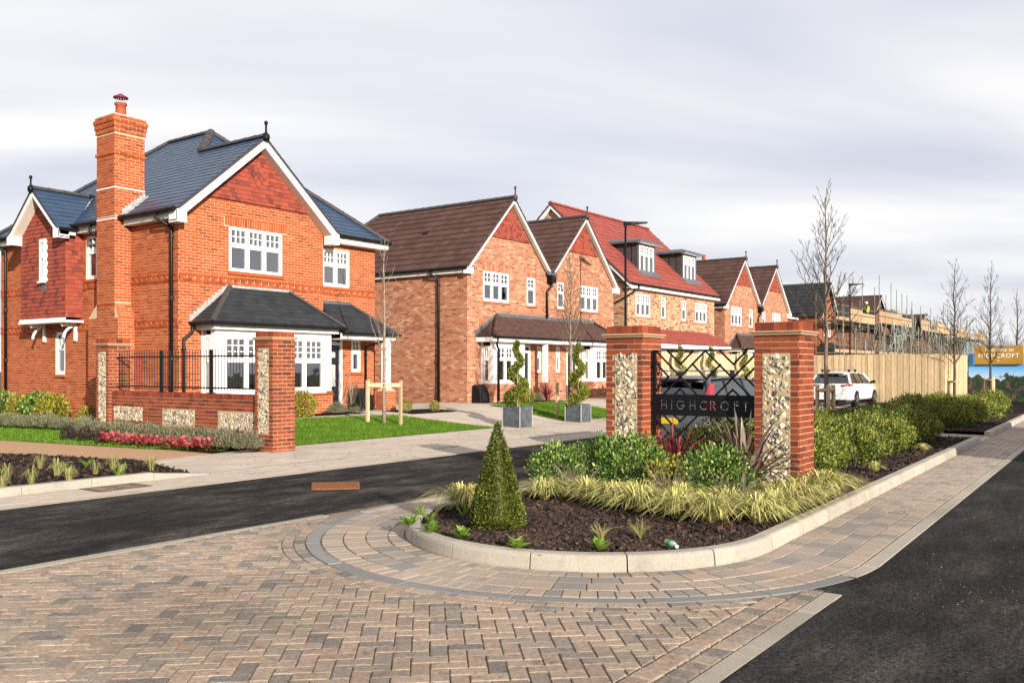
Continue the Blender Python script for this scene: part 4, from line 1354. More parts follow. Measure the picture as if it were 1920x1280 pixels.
    br = roof(h, [('front', ey, ez, (tz - ez) / (Y0 - ey), [(ex0, ey), (ex1, ey), (tx1, Y0 - 0.006), (tx0, Y0 - 0.006)]),
                  ('left', ex0, ez, (tz - ez) / (tx0 - ex0), [(ex0, ey), (tx0, Y0 - 0.006), (ex0, Y0 - 0.006)]),
                  ('right', ex1, ez, (tz - ez) / (ex1 - tx1), [(ex1, ey), (ex1, Y0 - 0.006), (tx1, Y0 - 0.006)])], 'tile_grey', 0.15, 0.25, 120, thick=0.009, name='bay_roof', t=0.05)
    ridge(br, (ex0, ey, ez + 0.02), (tx0, Y0 - 0.02, tz + 0.02), r=0.075, L=0.3)
    ridge(br, (ex1, ey, ez + 0.02), (tx1, Y0 - 0.02, tz + 0.02), r=0.06, L=0.3)
    stepped_flashing(br, fF, (ex0 - 0.05, ez + 0.02), (tx0, tz), 11)
    stepped_flashing(br, fF, (ex1 + 0.02, ez + 0.05), (tx1, tz), 11, w=0.10)
    m = MB(); fbox(m, fF, tx0 - 0.05, tx1 + 0.05, tz - 0.02, tz + 0.12, 0.0, 0.014); m.build('flashing', 'lead_pale', br)
    gutter(h, (ex0 - 0.02, ey - 0.04, 2.71), (ex1 + 0.02, ey - 0.04, 2.71), r=0.05)
    gutter(h, (ex0 - 0.04, ey, 2.71), (ex0 - 0.04, Y0 - 0.02, 2.71), r=0.05)
    downpipe(h, [(ex0 - 0.02, Y0 - 0.10, 2.68), (ex0 - 0.02, Y0 - 0.10, 2.52), (ex0 - 0.24, Y0 - 0.06, 2.30), (ex0 - 0.24, Y0 - 0.06, 0.25)], r=0.042)
    # porch roof right of the bay
    px0, px1 = xr(4.66), xr(6.93); pey, pez, ptz = Y0 - 0.80, 2.62, 3.46
    pr_ = roof(h, [('front', pey, pez, (ptz - pez) / (Y0 + 0.115 - pey), [(px0, pey), (px1, pey), (xr(5.82), Y0 + 0.115), (px0, Y0 + 0.115)]),
                   ('right', px1, pez, (ptz - pez) / (px1 - xr(5.82)), [(px1, pey), (px1, Y0 + 0.115), (xr(5.82), Y0 + 0.115)])], 'tile_grey', 0.15, 0.25, 60, thick=0.009, name='porch_roof', t=0.05)
    ridge(pr_, (px1, pey, pez + 0.02), (xr(5.82), Y0 + 0.10, ptz + 0.02), r=0.06, L=0.3)
    m = MB(); fbox(m, fR2, px0, xr(5.86), ptz - 0.01, ptz + 0.09, 0.0, 0.014); m.build('flashing', 'lead', pr_)
    fascia(h, frame_front(pey + 0.10), px0, px1 - 0.06, 2.44, 2.60, 0.0, 0.03)
    fascia(h, frame_right(px1 - 0.10), pey + 0.10, Y0 + 0.1, 2.44, 2.60, 0.0, 0.03)
    MB().box(px0, pey + 0.11, 2.42, px1 - 0.1, Y0 + 0.119, 2.44).build('porch_soffit', 'white_paint', h)
    gutter(h, (px0, pey - 0.04, 2.59), (px1 + 0.06, pey - 0.04, 2.59), r=0.05)
    m = MB(); m.box(xr(6.52), Y0 - 0.68, 1.0, xr(6.72), Y0 - 0.48, 2.42); m.build('porch_post', 'white_paint', h)
    m = MB(); m.box(xr(6.42), Y0 - 0.78, 0, xr(6.84), Y0 - 0.36, 0.92); m.rings([[(xr(6.42), Y0 - 0.78, 0.92), (xr(6.84), Y0 - 0.78, 0.92), (xr(6.84), Y0 - 0.36, 0.92), (xr(6.42), Y0 - 0.36, 0.92)], [(xr(6.51), Y0 - 0.69, 1.0), (xr(6.73), Y0 - 0.69, 1.0), (xr(6.73), Y0 - 0.47, 1.0), (xr(6.51), Y0 - 0.47, 1.0)]])
    pp = m.build('porch_pier', 'mortar', h)
    ps = brick_pieces(frame_front(Y0 - 0.78), xr(6.42), xr(6.84), 0, 0.92) + brick_pieces(frame_left(xr(6.42)), -(Y0 - 0.36), -(Y0 - 0.78), 0, 0.92)
    emit(ps, 'brick', 'brick_orange', pp)
    downpipe(h, [(xr(6.38), Y0 - 0.78, 2.56), (xr(6.38), Y0 - 0.7, 2.4), (xr(6.40), Y0 + 0.05, 2.25), (xr(6.40), Y0 + 0.05, 0.3)], r=0.036)
    m = MB(); fbox(m, fR2, xr(5.62), xr(5.72), 1.4, 1.46, 0, 0.05); m.build('wall_light', 'steel', h)
    # oriel: tile-hung box on brackets
    ox, oy0, oy1 = X0 - 0.47, Y0 + 4.46, Y0 + 6.90
    MB().box(ox, oy0, 2.98, X0 - 0.008, oy1, 5.36).build('oriel', 'ridge_dark', h)
    fO, fOs = frame_left(ox), frame_front(oy0)
    pent = [(-oy1, 2.98), (-oy0, 2.98), (-oy0, 5.36), (-yc_, 6.42), (-oy1, 5.36)]
    hw = [(-(Y0 + 5.75), -(Y0 + 5.42), 4.0, 5.16)]
    ob = slab('oriel_gable', fO, [(-oy1, 5.36), (-oy0, 5.36), (-yc_, 6.40)], 0.2, 'ridge_dark', h)
    ps = [p for p in tile_pieces(fO, pent, 0.113, 0.165, 0.016, v0=2.98) if not (hw[0][0] - 0.03 < -p[2][1] < hw[0][1] + 0.03 and 3.98 < p[2][2] < 5.16)]
    ps += tile_pieces(fOs, [(ox - 0.012, 2.98), (X0, 2.98), (X0, 5.28), (ox - 0.012, 5.28)], 0.113, 0.165, 0.016, v0=2.98)
    emit(ps, 'wall_tile', 'tile_hung', ob, 300, 'wall_tile_field')
    m = MB(); fbox(m, fO, *hw[0], -0.01, 0.03); sl_ = m.build('window_surround', 'white_paint', h)
    window(h, frame_left(ox - 0.07), hw[0][0], hw[0][1], hw[0][2], hw[0][3], cols=(1,), nb=(1, 1), split=0.4, recess=0.0, sill='white', room=False, curtain=False)
    m = MB(); fbox(m, fO, -(Y0 + 5.72), -(Y0 + 5.5), 3.72, 3.95, 0.0, 0.022); m.build('lead_apron', 'lead', h)
    m = MB(); m.box(ox - 0.06, oy0 - 0.06, 2.84, X0 - 0.008, oy1 + 0.06, 2.90)
    for i in range(22):
        y = oy0 - 0.05 + i * (oy1 - oy0 + 0.1) / 22
        m.box(ox - 0.05, y + 0.012, 2.90, ox - 0.02, y + 0.085, 2.965)
    m.build('scalloped_board', 'white_paint', h)
    for y in (Y0 + 4.75, Y0 + 6.45):
        m = MB(); pts = [(X0 - 0.42, 2.82), (X0 - 0.40, 2.76)] + [(X0 - 0.03 - 0.34 * math.cos(a), 2.42 + 0.34 * math.sin(a)) for a in [rad(85 - i * 12) for i in range(8)]]
        m.tube([(px, y, pz) for px, pz in pts], 0.035, 6)
        m.box(X0 - 0.08, y - 0.04, 2.35, X0 - 0.01, y + 0.04, 2.84); m.box(X0 - 0.44, y - 0.035, 2.77, X0 - 0.08, y + 0.035, 2.84)
        m.build('oriel_bracket', 'white_paint', h)
    # chimney
    cx0, cx1, cy0, cy1 = X0 - 0.45, X0 + 0.37, Y0 + 2.08, Y0 + 2.92
    m = MB(); m.box(cx0, cy0, 3.2, cx1, cy1, 7.62); m.box(cx0, cy0 - 0.17, 0, X0 - 0.009, cy1 + 0.42, 2.88)
    m.rings([[(cx0, cy0 - 0.17, 2.88), (X0 - .009, cy0 - 0.17, 2.88), (X0 - .009, cy1 + 0.42, 2.88), (cx0, cy1 + 0.42, 2.88)], [(cx0, cy0, 3.25), (X0 - .009, cy0, 3.25), (X0 - .009, cy1, 3.25), (cx0, cy1, 3.25)]])
    ch = m.build('chimney', 'mortar', h)
    ps = []
    def stack(x0, x1, y0_, y1_, z0, z1, pr, vorg, back=True):
        o = brick_pieces(frame_front(y0_), x0, x1, z0, z1, proud=pr, v_origin=vorg) + brick_pieces(frame_left(x0), -y1_, -y0_, z0, z1, proud=pr, v_origin=vorg)
        if back: o += brick_pieces(frame_right(x1), y0_, y1_, z0, z1, proud=pr, v_origin=vorg) + brick_pieces(frame_back(y1_), -x1, -x0, z0, z1, proud=pr, v_origin=vorg)
        return o
    ps += stack(cx0, cx1, cy0, cy1, 5.5, 7.575, 0.006, 0.0)
    ps += stack(cx0, X0, cy0, cy1, 3.3, 5.475, 0.006, 0.0, False)
    ps += brick_pieces(frame_back(cy1), -X0, -cx0, 3.3, 5.475)
    ps += stack(cx0, X0 - .009, cy0 - 0.17, cy1 + 0.42, 0, 2.88, 0.006, 0.0, False)
    a_ = Vector((0, 0.17, 0.37)); frs = frame_any((cx0, cy0 - 0.17, 2.88), (1, 0, 0), a_)
    ps += brick_pieces(frs, 0, 0.44, 0, a_.length, proud=0.008)
    ps += brick_pieces(frame_left(cx0), -(cy1 + 0.42), -(cy0 - 0.17), 2.88, 3.30, poly=[(-(cy1 + 0.42), 2.88), (-(cy0 - 0.17), 2.88), (-cy0, 3.25), (-cy0, 3.3), (-cy1, 3.3), (-cy1, 3.25)], v_origin=0.0)
    for z0, z1, o in ((7.05, 7.12, 0.03), (7.62, 7.74, 0.025), (7.74, 7.88, 0.045), (7.88, 7.98, 0.065), (7.98, 8.07, 0.03)):
        MB().box(cx0 - o, cy0 - o, z0, cx1 + o, cy1 + o, z1 - 0.004).build('chimney_course', 'mortar', ch)
        ps += stack(cx0 - o, cx1 + o, cy0 - o, cy1 + o, z0 + 0.004, z1, 0.007, z0 + 0.004)
    emit(ps, 'brick', 'brick_orange', ch, 260, 'brick_field')
    MB().box(cx0 + 0.02, cy0 + 0.02, 8.06, cx1 - 0.02, cy1 - 0.02, 8.10).build('flaunching', 'lead_pale', ch)
    for z in (5.40, 6.19):
        MB().box(cx0 - 0.010, cy0 - 0.010, z, (cx1 if z > 6 else X0 - 0.02) + 0.01, cy1 + 0.01, z + 0.03).build('lead_tray', 'white_paint', ch)
    stepped_flashing(ch, frame_front(cy0), (X0 - 0.26, 5.50), (cx1 + 0.02, 6.03), 8, w=0.2)
    q_fr, q_cv = plane_frame('left', e0, ZE, sl)
    pp_ = [q_cv(X0 - 0.28, cy0 - 0.14), q_cv(cx1 + 0.05, cy0 - 0.14), q_cv(cx1 + 0.05, cy0), q_cv(X0 - 0.28, cy0)]
    if area2(pp_) < 0: pp_ = pp_[::-1]
    MB().loft([q_fr(p[0], p[1], 0.0) for p in pp_], [q_fr(p[0], p[1], 0.03) for p in pp_]).build('lead_soaker', 'lead_pale', ch)
    pc = (X0 - 0.04, cy0 + 0.42, 8.08)
    pot = MB().lathe([(0.15, 0), (0.15, 0.03), (0.135, 0.06), (0.125, 0.34), (0.155, 0.36), (0.155, 0.41), (0.12, 0.41)], pc, 14).build('chimney_pot', 'terracotta', ch, smooth=True)
    m = MB()
    for i in range(12):
        a = math.tau * i / 12
        m.tube([(pc[0] + 0.12 * math.cos(a), pc[1] + 0.12 * math.sin(a), 8.48), (pc[0] + 0.12 * math.cos(a), pc[1] + 0.12 * math.sin(a), 8.64)], 0.006, 4)
    m.build('cowl_mesh', 'steel', pot)
    MB().lathe([(0.19, 0.0), (0.18, 0.03), (0.11, 0.07), (0.06, 0.085), (0.05, 0.11), (0.01, 0.115)], (pc[0], pc[1], 8.62), 14).build('cowl', 'cowl', pot, smooth=True)
    # downpipes on the side wall
    downpipe(h, [(e0 - 0.04, Y0 + 0.45, 5.40), (e0 - 0.04, Y0 + 0.45, 5.28), (X0 - 0.06, Y0 + 0.22, 5.05), (X0 - 0.06, Y0 + 0.22, 0.1)], r=0.045)
    downpipe(h, [(e0 - 0.04, Y0 + 9.0, 5.40), (e0 - 0.04, Y0 + 9.0, 5.30), (X0 - 0.06, Y0 + 8.75, 5.1), (X0 - 0.06, Y0 + 8.75, 0.1)], r=0.045)
    downpipe(h, [(e0 - 0.04, Y0 + 3.45, 5.40), (e0 - 0.04, Y0 + 3.45, 5.2), (X0 - 0.06, Y0 + 3.35, 5.0), (X0 - 0.06, Y0 + 3.35, 3.4)], r=0.045)
    return h
H1 = mk_house1()
mat_pieces('brick_arch', [(0, (0.40, 0.13, 0.07)), (0.6, (0.54, 0.21, 0.115)), (1, (0.62, 0.30, 0.18))], 0.9, 0.15, 40, 0.2, 0.3, 160)
# ------------------------------------------------------------------ semi-detached pair (brown tiles, two gables)
Y2 = 20.2
def mk_pair(X2, label, detail=True):
    Wd, DY, ZE = 10.57, 9.6, 5.25
    h = thing('semi_detached_houses', label, 'house', (X2 + 5.3, Y2 + 4.5, 0.0), group='semi-detached pairs along the street')
    fF, fL = frame_front(Y2), frame_left(X2)
    xr = lambda x: X2 + x
    up = [(xr(0.93), xr(2.57), 4.08, 5.2), (xr(3.73), xr(4.34), 4.05, 5.17), (xr(5.91), xr(6.48), 4.05, 5.16), (xr(7.67), xr(9.24), 4.05, 5.16)]
    gd = [(xr(3.05), xr(3.95), 0.0, 2.5), (xr(6.62), xr(7.52), 0.0, 2.5), (xr(4.42), xr(4.75), 1.42, 2.48), (xr(5.82), xr(6.15), 1.42, 2.48)]
    m = MB()
    wall_cells(m, fF, xr(0), xr(Wd), 0, 5.2, up + gd, 0.25)
    for a in (0.0, Wd / 2):
        q = [(xr(a + 0.02), 5.2), (xr(a + Wd / 2 - 0.02), 5.2), (xr(a + Wd / 4), 7.85)]
        m.loft([fF(*p, -0.2) for p in q], [fF(*p, 0) for p in q])
    m.box(X2, Y2 + 0.2501, 0, X2 + 0.25, Y2 + DY, 5.2)
    m.box(xr(Wd) - 0.25, Y2 + 0.2501, 0, xr(Wd), Y2 + DY, 5.2)
    m.box(xr(0.25), Y2 + DY - 0.25, 0, xr(Wd) - 0.25, Y2 + DY, 5.2)
    m.build('wall', 'brick_multi', h)
    MB().box(xr(0.26), Y2 + 0.9, 0.1, xr(Wd) - 0.26, Y2 + DY - 0.26, 5.15).build('interior_core', 'room_wall', h)
    # proud string course and brick arches
    m = MB(); fbox(m, fF, xr(0), xr(Wd), 3.74, 3.80, 0, 0.02); m.box(X2 - 0.02, Y2 - 0.02, 3.74, X2 - 0.0005, Y2 + 1.0, 3.80); m.build('string_course', 'brick_multi', h)
    for a in up:
        ps = brick_pieces(fF, a[0] - 0.1, a[1] + 0.1, a[3] + 0.01, a[3] + 0.22, L=0.0625, H=0.21, v_origin=a[3] + 0.01)
        emit(ps, 'arch_brick', 'brick_arch', h, 0, 'window_arch')
    # roof: two gable ridges running back into a hipped end
    OV = 0.22; sl = 1.0
    half = Wd / 4
    planes = []; ez = ZE
    yo, yb = Y2 - 0.2, Y2 + DY + 0.2
    zr = ez + sl * (half + OV)
    ymid = yb - (half + OV) / 1.0 * sl
    e0, e1 = X2 - OV, xr(Wd) + OV
    xa, xc, xv = xr(half), xr(3 * half), xr(2 * half)
    zv = zr - sl * half
    planes += [('left', e0, ez, sl, [(e0, yo), (xa, yo), (xa, ymid), (e0, yb)]),
               ('right', e1, ez, sl, [(e1, yo), (e1, yb), (xc, ymid), (xc, yo)]),
               ('right', xv, zv, sl, [(xa, yo), (xv, yo), (xv, ymid), (xa, ymid)]),
               ('left', xv, zv, sl, [(xv, yo), (xc, yo), (xc, ymid), (xv, ymid)]),
               ('back', yb, ez, sl, [(e0, yb), (xa, ymid), (xc, ymid), (e1, yb)])]
    rf = roof(h, planes, 'tile_brown', 0.34, 0.33, 300 if detail else 60, thick=0.028, stagger=0.5)
    ridge(rf, (xa, yo, zr), (xa, ymid, zr), r=0.11); ridge(rf, (xc, yo, zr), (xc, ymid, zr), r=0.11)
    ridge(rf, (e0, yb, ez), (xa, ymid, zr), r=0.10)
    for x, z in ((xa, zr), (xc, zr)): finial(rf, (x, yo - 0.02, z + 0.03), 'ridge_dark', 0.75)
    for vx, vy in ((1.35, 3.1), (1.15, 5.2), (1.0, 8.3)):
        z = ez + sl * (vx + OV)
        MB().prism([(X2 + vx - 0.02, Y2 + vy, z), (X2 + vx + 0.16, Y2 + vy, z + 0.19), (X2 + vx - 0.02, Y2 + vy, z + 0.085)], (0, 0.24, 0)).build('vent_tile', 'black_metal', rf)
    # gables
    for a in (0.0, 2 * half):
        fg = frame_front(Y2)
        ap = (xr(a + half), zr - 0.03)
        lf = (xr(a) - OV + 0.02, ez - 0.03) if a == 0 else (xr(a), zv - 0.03)
        rt = (xr(a + 2 * half), zv - 0.03) if a == 0 else (e1 - 0.02, ez - 0.03)
        barge(h, fg, ap, [lf, rt], 0.19, 0.13, soffit=0.15, box=False)
        fT = frame_front(Y2 - 0.045)
        tri = [(xr(a + 1.42), 6.50), (xr(a + 2 * half - 1.42), 6.50), (xr(a + half), 7.72)]
        gb = slab('tile_hanging', fT, tri, 0.045, 'ridge_dark', h)
        emit(tile_pieces(fT, tri, 0.115, 0.165, 0.014, v0=6.48), 'wall_tile', 'tile_hung', gb, 60 if detail else 0, 'wall_tile_field')
        club_tiles(gb, fT, xr(a + half), 7.0, s=0.75)
    for u in (e0 + 0.0, e1 - 0.34):
        m = MB(); m.box(u, Y2 - 0.2, 4.98, u + 0.34, Y2 - 0.001, 5.2); m.build('eaves_box', 'white_paint', h)
    fascia(h, fL, -(Y2 + DY + 0.2), -(Y2 + 0.0), 5.03, 5.2, 0.14, 0.17)
    MB().box(e0 + 0.08, Y2, 5.01, X2 - 0.001, Y2 + DY + 0.2, 5.03).build('eaves_soffit', 'white_paint', h)
    gutter(h, (e0 - 0.04, Y2 - 0.18, 5.2), (e0 - 0.04, Y2 + DY, 5.2), r=0.06)
    MB().box(xv - 0.17, Y2 - 0.26, zv - 0.42, xv + 0.17, Y2 - 0.02, zv - 0.1).build('hopper_head', 'black_metal', h)
    m = MB(); fbox(m, fF, xv - 0.3, xv + 0.3, zv - 0.12, zv + 0.03, 0.1, 0.2); m.build('valley_lead', 'lead', h)
    downpipe(h, [(xv + 0.02, Y2 - 0.13, zv - 0.42), (xv + 0.02, Y2 - 0.12, zv - 0.55), (xv - 0.22, Y2 - 0.06, zv - 0.78), (xv - 0.22, Y2 - 0.06, 3.62)], r=0.05)
    downpipe(h, [(e0 - 0.02, Y2 + 1.55, 5.15), (e0 - 0.02, Y2 + 1.55, 5.05), (X2 - 0.06, Y2 + 1.3, 4.85), (X2 - 0.06, Y2 + 1.3, 0.35)], r=0.05)
    # windows
    for i, a in enumerate(up):
        if i in (0, 3): window(h, fF, *a, cols=(1, 1, 1), nb=(2, 2), split=0.40, curtain=detail, sill_mat='brick_arch')
        else: window(h, fF, *a, cols=(1,), nb=(2, 2), split=0.38, curtain=False)
    for a in gd[2:]: window(h, fF, *a, cols=(1,), nb=(2, 2), split=0.38, curtain=False)
    for a in gd[:2]:
        m = MB(); fbox(m, fF, a[0], a[0] + 0.09, 0.3, 2.5, -0.1, 0.01); fbox(m, fF, a[1] - 0.09, a[1], 0.3, 2.5, -0.1, 0.01); fbox(m, fF, a[0] + 0.09, a[1] - 0.09, 2.2, 2.28, -0.1, 0.01); fbox(m, fF, a[0] + 0.09, a[1] - 0.09, 2.43, 2.5, -0.1, 0.01)
        df = m.build('door_frame', 'white_paint', h)
        m = MB(); fbox(m, fF, a[0] + 0.09, a[1] - 0.09, 2.28, 2.43, -0.07, -0.05); m.build('fanlight', 'car_glass', df)
        m = MB(); fbox(m, fF, a[0] + 0.09, a[1] - 0.09, 0.3, 2.2, -0.09, -0.05); dr = m.build('door', 'door_navy', h)
        c = (a[0] + a[1]) / 2
        m = MB(); fbox(m, fF, c - 0.10, c + 0.10, 1.05, 2.05, -0.049, -0.04); m.build('door_glass', 'curtain', dr)
        m = MB(); fbox(m, fF, c - 0.14, c + 0.14, 0.86, 0.93, -0.049, -0.035); m.build('letter_plate', 'steel', dr)
    # bays
    Yb = 19.62
    for b0 in (0.80, Wd - 2.75):
        bl, br_ = xr(b0), xr(b0 + 1.95)
        fB, fBL, fBR = frame_front(Yb), frame_left(bl), frame_right(br_)
        m = MB(); m.box(bl - 0.02, Yb - 0.02, 0, br_ + 0.02, Y2 - 0.001, 1.03)
        m.build('bay_plinth', 'brick_multi', h)
        m = MB()
        fbox(m, fB, bl, bl + 0.2, 1.06, 2.55, -0.16, 0.0); fbox(m, fB, br_ - 0.2, br_, 1.06, 2.55, -0.16, 0.0)
        fbox(m, fB, bl + 0.2, br_ - 0.2, 2.42, 2.55, -0.14, -0.004)
        fbox(m, fBL, -(Y2 - 0.001), -(Y2 - 0.06), 1.06, 2.55, -0.1, 0.0); fbox(m, fBR, Y2 - 0.06, Y2 - 0.001, 1.06, 2.55, -0.1, 0.0)
        m.box(bl - 0.04, Yb - 0.04, 1.03, br_ + 0.04, Y2 - 0.001, 1.058)
        m.build('bay_frame', 'white_paint', h)
        window(h, fB, bl + 0.201, br_ - 0.201, 1.06, 2.42, cols=(1, 1, 1), nb=(2, 2), split=0.34, recess=0.02, sill=None, fw=0.07, curtain=detail)
        window(h, fBL, -(Y2 - 0.061), -(Yb + 0.161), 1.06, 2.42, cols=(1,), nb=(2, 2), split=0.34, recess=0.02, sill=None, room=False, curtain=False)
        window(h, fBR, Yb + 0.161, Y2 - 0.061, 1.06, 2.42, cols=(1,), nb=(2, 2), split=0.34, recess=0.02, sill=None, room=False, curtain=False)
    # long lean-to roof over bays and doors
    ex0, ex1, ey, ez2, tz = xr(0.48), xr(Wd - 0.48), Yb - 0.28, 2.76, 3.55
    tx0, tx1 = xr(1.75), xr(Wd - 1.75)
    br = roof(h, [('front', ey, ez2, (tz - ez2) / (Y2 - 0.004 - ey), [(ex0, ey), (ex1, ey), (tx1, Y2 - 0.004), (tx0, Y2 - 0.004)]),
                  ('left', ex0, ez2, (tz - ez2) / (tx0 - ex0), [(ex0, ey), (tx0, Y2 - 0.004), (ex0, Y2 - 0.004)]),
                  ('right', ex1, ez2, (tz - ez2) / (ex1 - tx1), [(ex1, ey), (ex1, Y2 - 0.004), (tx1, Y2 - 0.004)])], 'tile_brown', 0.105, 0.165, 0, thick=0.010, name='porch_roof', t=0.05)
    ridge(br, (ex0, ey, ez2 + 0.02), (tx0, Y2 - 0.03, tz + 0.02), 'tile_brown', r=0.09, L=0.3); ridge(br, (ex1, ey, ez2 + 0.02), (tx1, Y2 - 0.03, tz + 0.02), 'tile_brown', r=0.09, L=0.3)
    m = MB(); fbox(m, fF, tx0 - 0.05, tx1 + 0.05, tz - 0.01, tz + 0.12, 0.0, 0.02); m.build('flashing', 'lead', br)
    stepped_flashing(br, fF, (ex0 - 0.04, ez2 + 0.02), (tx0, tz), 10, 'lead')
    fascia(h, frame_front(ey + 0.06), ex0 + 0.06, ex1 - 0.06, 2.56, 2.73, 0.0, 0.03)
    fascia(h, frame_left(ex0 + 0.06), -(Y2 - 0.001), -(ey + 0.06), 2.56, 2.73, 0.0, 0.03)
    MB().box(ex0 + 0.09, ey + 0.07, 2.55, ex1 - 0.09, Y2 - 0.001, 2.57).build('porch_soffit', 'white_paint', h)
    gutter(h, (ex0 - 0.02, ey - 0.03, 2.73), (ex1 + 0.02, ey - 0.03, 2.73), r=0.05)
    downpipe(h, [(ex0 + 0.22, ey, 2.7), (ex0 + 0.22, ey + 0.05, 2.45), (xr(0.98), Yb - 0.10, 2.25), (xr(0.98), Yb - 0.10, 0.4)], r=0.04)
    for x in (4.02, 6.44):
        MB().box(xr(x) , Yb - 0.12, 1.05, xr(x) + 0.15, Yb + 0.05, 2.55).build('porch_post', 'white_paint', h)
        MB().box(xr(x) - 0.08, Yb - 0.2, 0, xr(x) + 0.23, Yb + 0.12, 1.05).build('porch_pier', 'brick_multi', h)
    return h
PAIR = mk_pair(25.07, 'mottled brick semi-detached pair with brown roof, behind the two spiral topiary planters')
def offset_copy(src, dx, label):
    c = copy_tree(src, None, src.location + Vector((dx, 0, 0)))
    c['label'] = label
    return c
offset_copy(PAIR, 48.43 - 25.07, 'farther mottled brick semi-detached pair with brown roof, right of the red-roofed house')

# ------------------------------------------------------------------ red-roofed house with two dormers
def mk_house3():
    X3, Y3, Wd, DY = 36.99, 20.2, 9.95, 8.4
    h = thing('terraced_houses', 'cream brick house with red tiled roof and two dark dormers', 'house', (X3 + 5, Y3 + 4, 0))
    fF = frame_front(Y3); xr = lambda x: X3 + x
    up = [(xr(0.78), xr(2.30), 4.07, 5.16), (xr(3.46), xr(3.99), 4.07, 5.14), (xr(5.80), xr(6.36), 4.06, 5.12), (xr(7.45), xr(8.98), 4.05, 5.11)]
    m = MB(); wall_cells(m, fF, X3, xr(Wd), 0, 5.5, up, 0.25)
    m.box(X3, Y3 + 0.2501, 0, X3 + 0.25, Y3 + DY, 5.5); m.box(xr(Wd) - 0.25, Y3 + 0.2501, 0, xr(Wd), Y3 + DY, 5.5); m.box(xr(0.25), Y3 + DY - 0.25, 0, xr(Wd) - 0.25, Y3 + DY, 5.5)
    ym, zr = Y3 + 4.2, 9.72
    for x in (X3, xr(Wd) - 0.25):
        m.prism([(x, Y3 + 0.05, 5.5), (x, Y3 + DY - 0.05, 5.5), (x, ym, zr - 0.28)], (0.25, 0, 0))
    m.build('wall', 'brick_cream', h)
    MB().box(xr(0.26), Y3 + 0.9, 0.1, xr(Wd) - 0.26, Y3 + DY - 0.26, 5.4).build('interior_core', 'room_wall', h)
    ye, yb = Y3 - 0.3, Y3 + DY + 0.3; ez = 5.55; sl = (zr - ez) / (ym - ye)
    e0, e1 = X3 - 0.22, xr(Wd) + 0.22
    rf = roof(h, [('front', ye, ez, sl, [(e0, ye), (e1, ye), (e1, ym), (e0, ym)]), ('back', yb, ez, sl, [(e0, yb), (e0, ym), (e1, ym), (e1, yb)])], 'tile_red', 0.34, 0.33, 120, thick=0.026)
    ridge(rf, (e0, ym, zr), (e1, ym, zr), 'tile_red', r=0.12)
    fl = frame_left(X3)
    barge(h, fl, (-ym, zr - 0.03), [(-ye, ez - 0.03), (-yb, ez - 0.03)], 0.19, 0.17, soffit=0.15, box=False)
    fascia(h, fF, e0 + 0.02, e1 - 0.02, 5.36, 5.53, 0.24, 0.27)
    MB().box(e0 + 0.04, Y3 - 0.25, 5.34, e1 - 0.04, Y3 - 0.001, 5.36).build('eaves_soffit', 'white_paint', h)
    gutter(h, (e0, ye - 0.04, 5.53), (e1, ye - 0.04, 5.53), r=0.055)
    downpipe(h, [(xr(0.5), ye - 0.02, 5.5), (xr(0.5), ye - 0.02, 5.35), (X3 - 0.06, Y3 - 0.02, 4.95), (X3 - 0.06, Y3 + 1.0, 4.5), (X3 - 0.06, Y3 + 1.0, 0.4)], r=0.05)
    for i, a in enumerate(up):
        window(h, fF, *a, cols=(1, 1, 1) if i in (0, 3) else (1,), nb=(2, 2), split=0.40, curtain=False, sill_mat='brick_arch')
    for d0, d1 in ((2.2, 4.0), (7.2, 8.95)):
        yd = Y3 + 0.62
        fD = frame_front(yd); a, b = xr(d0), xr(d1)
        yk = ye + (7.75 - ez) / sl
        m = MB()
        for x in (a, b - 0.12):
            m.prism([(x, yd, 6.22), (x, yk, 7.75), (x, yd, 7.75)], (0.12, 0, 0))
        fbox(m, fD, a + 0.12, b - 0.12, 6.2, 6.34, -0.1, 0.0); fbox(m, fD, a + 0.12, b - 0.12, 7.66, 7.75, -0.1, 0.0)
        dm = m.build('dormer', 'lead', h)
        for i in range(4):
            y = yd + 0.35 + i * 0.42
            zb = ez + sl * (y - ye)
            if zb < 7.5:
                MB().box(a - 0.018, y, zb, a - 0.0005, y + 0.035, 7.72).build('lead_roll', 'black_metal', dm)
        MB().prism([(a - 0.001, yd + 0.05, 6.30), (a - 0.001, yk - 0.02, 7.74), (a - 0.001, yd + 0.05, 7.74)], (-0.012, 0, 0)).build('dormer_cheek', 'ridge_dark', dm)
        m = MB(); m.box(a - 0.28, yd - 0.28, 7.75, b + 0.28, yk + 0.35, 7.86)
        m.rings([[(a - 0.28, yd - 0.28, 7.86), (b + 0.28, yd - 0.28, 7.86), (b + 0.28, yk + 0.35, 7.86), (a - 0.28, yk + 0.35, 7.86)], [(a + 0.1, yd + 0.1, 8.0), (b - 0.1, yd + 0.1, 8.0), (b - 0.1, yk + 0.35, 8.0), (a + 0.1, yk + 0.35, 8.0)]])
        m.build('dormer_roof', 'lead', dm)
        MB().box(a - 0.26, yd - 0.26, 7.735, b + 0.26, yd - 0.01, 7.75).build('dormer_soffit', 'white_paint', dm)
        window(h, fD, a + 0.121, b - 0.121, 6.341, 7.659, cols=(1, 1, 1), nb=(2, 2), split=0.32, curtain=False, sill=None, recess=0.01)
        fr_, cv_ = plane_frame('front', ye, ez, sl)
        ap = [cv_(a - 0.15, yd - 0.32), cv_(b + 0.15, yd - 0.32), cv_(b + 0.15, yd + 0.02), cv_(a - 0.15, yd + 0.02)]
        MB().loft([fr_(*p, 0.0) for p in ap], [fr_(*p, 0.035) for p in ap]).build('lead_apron', 'lead', dm)
    # red porch roof
    Yb = 19.3; ex0, ex1 = xr(0.6), xr(Wd) + 0.35
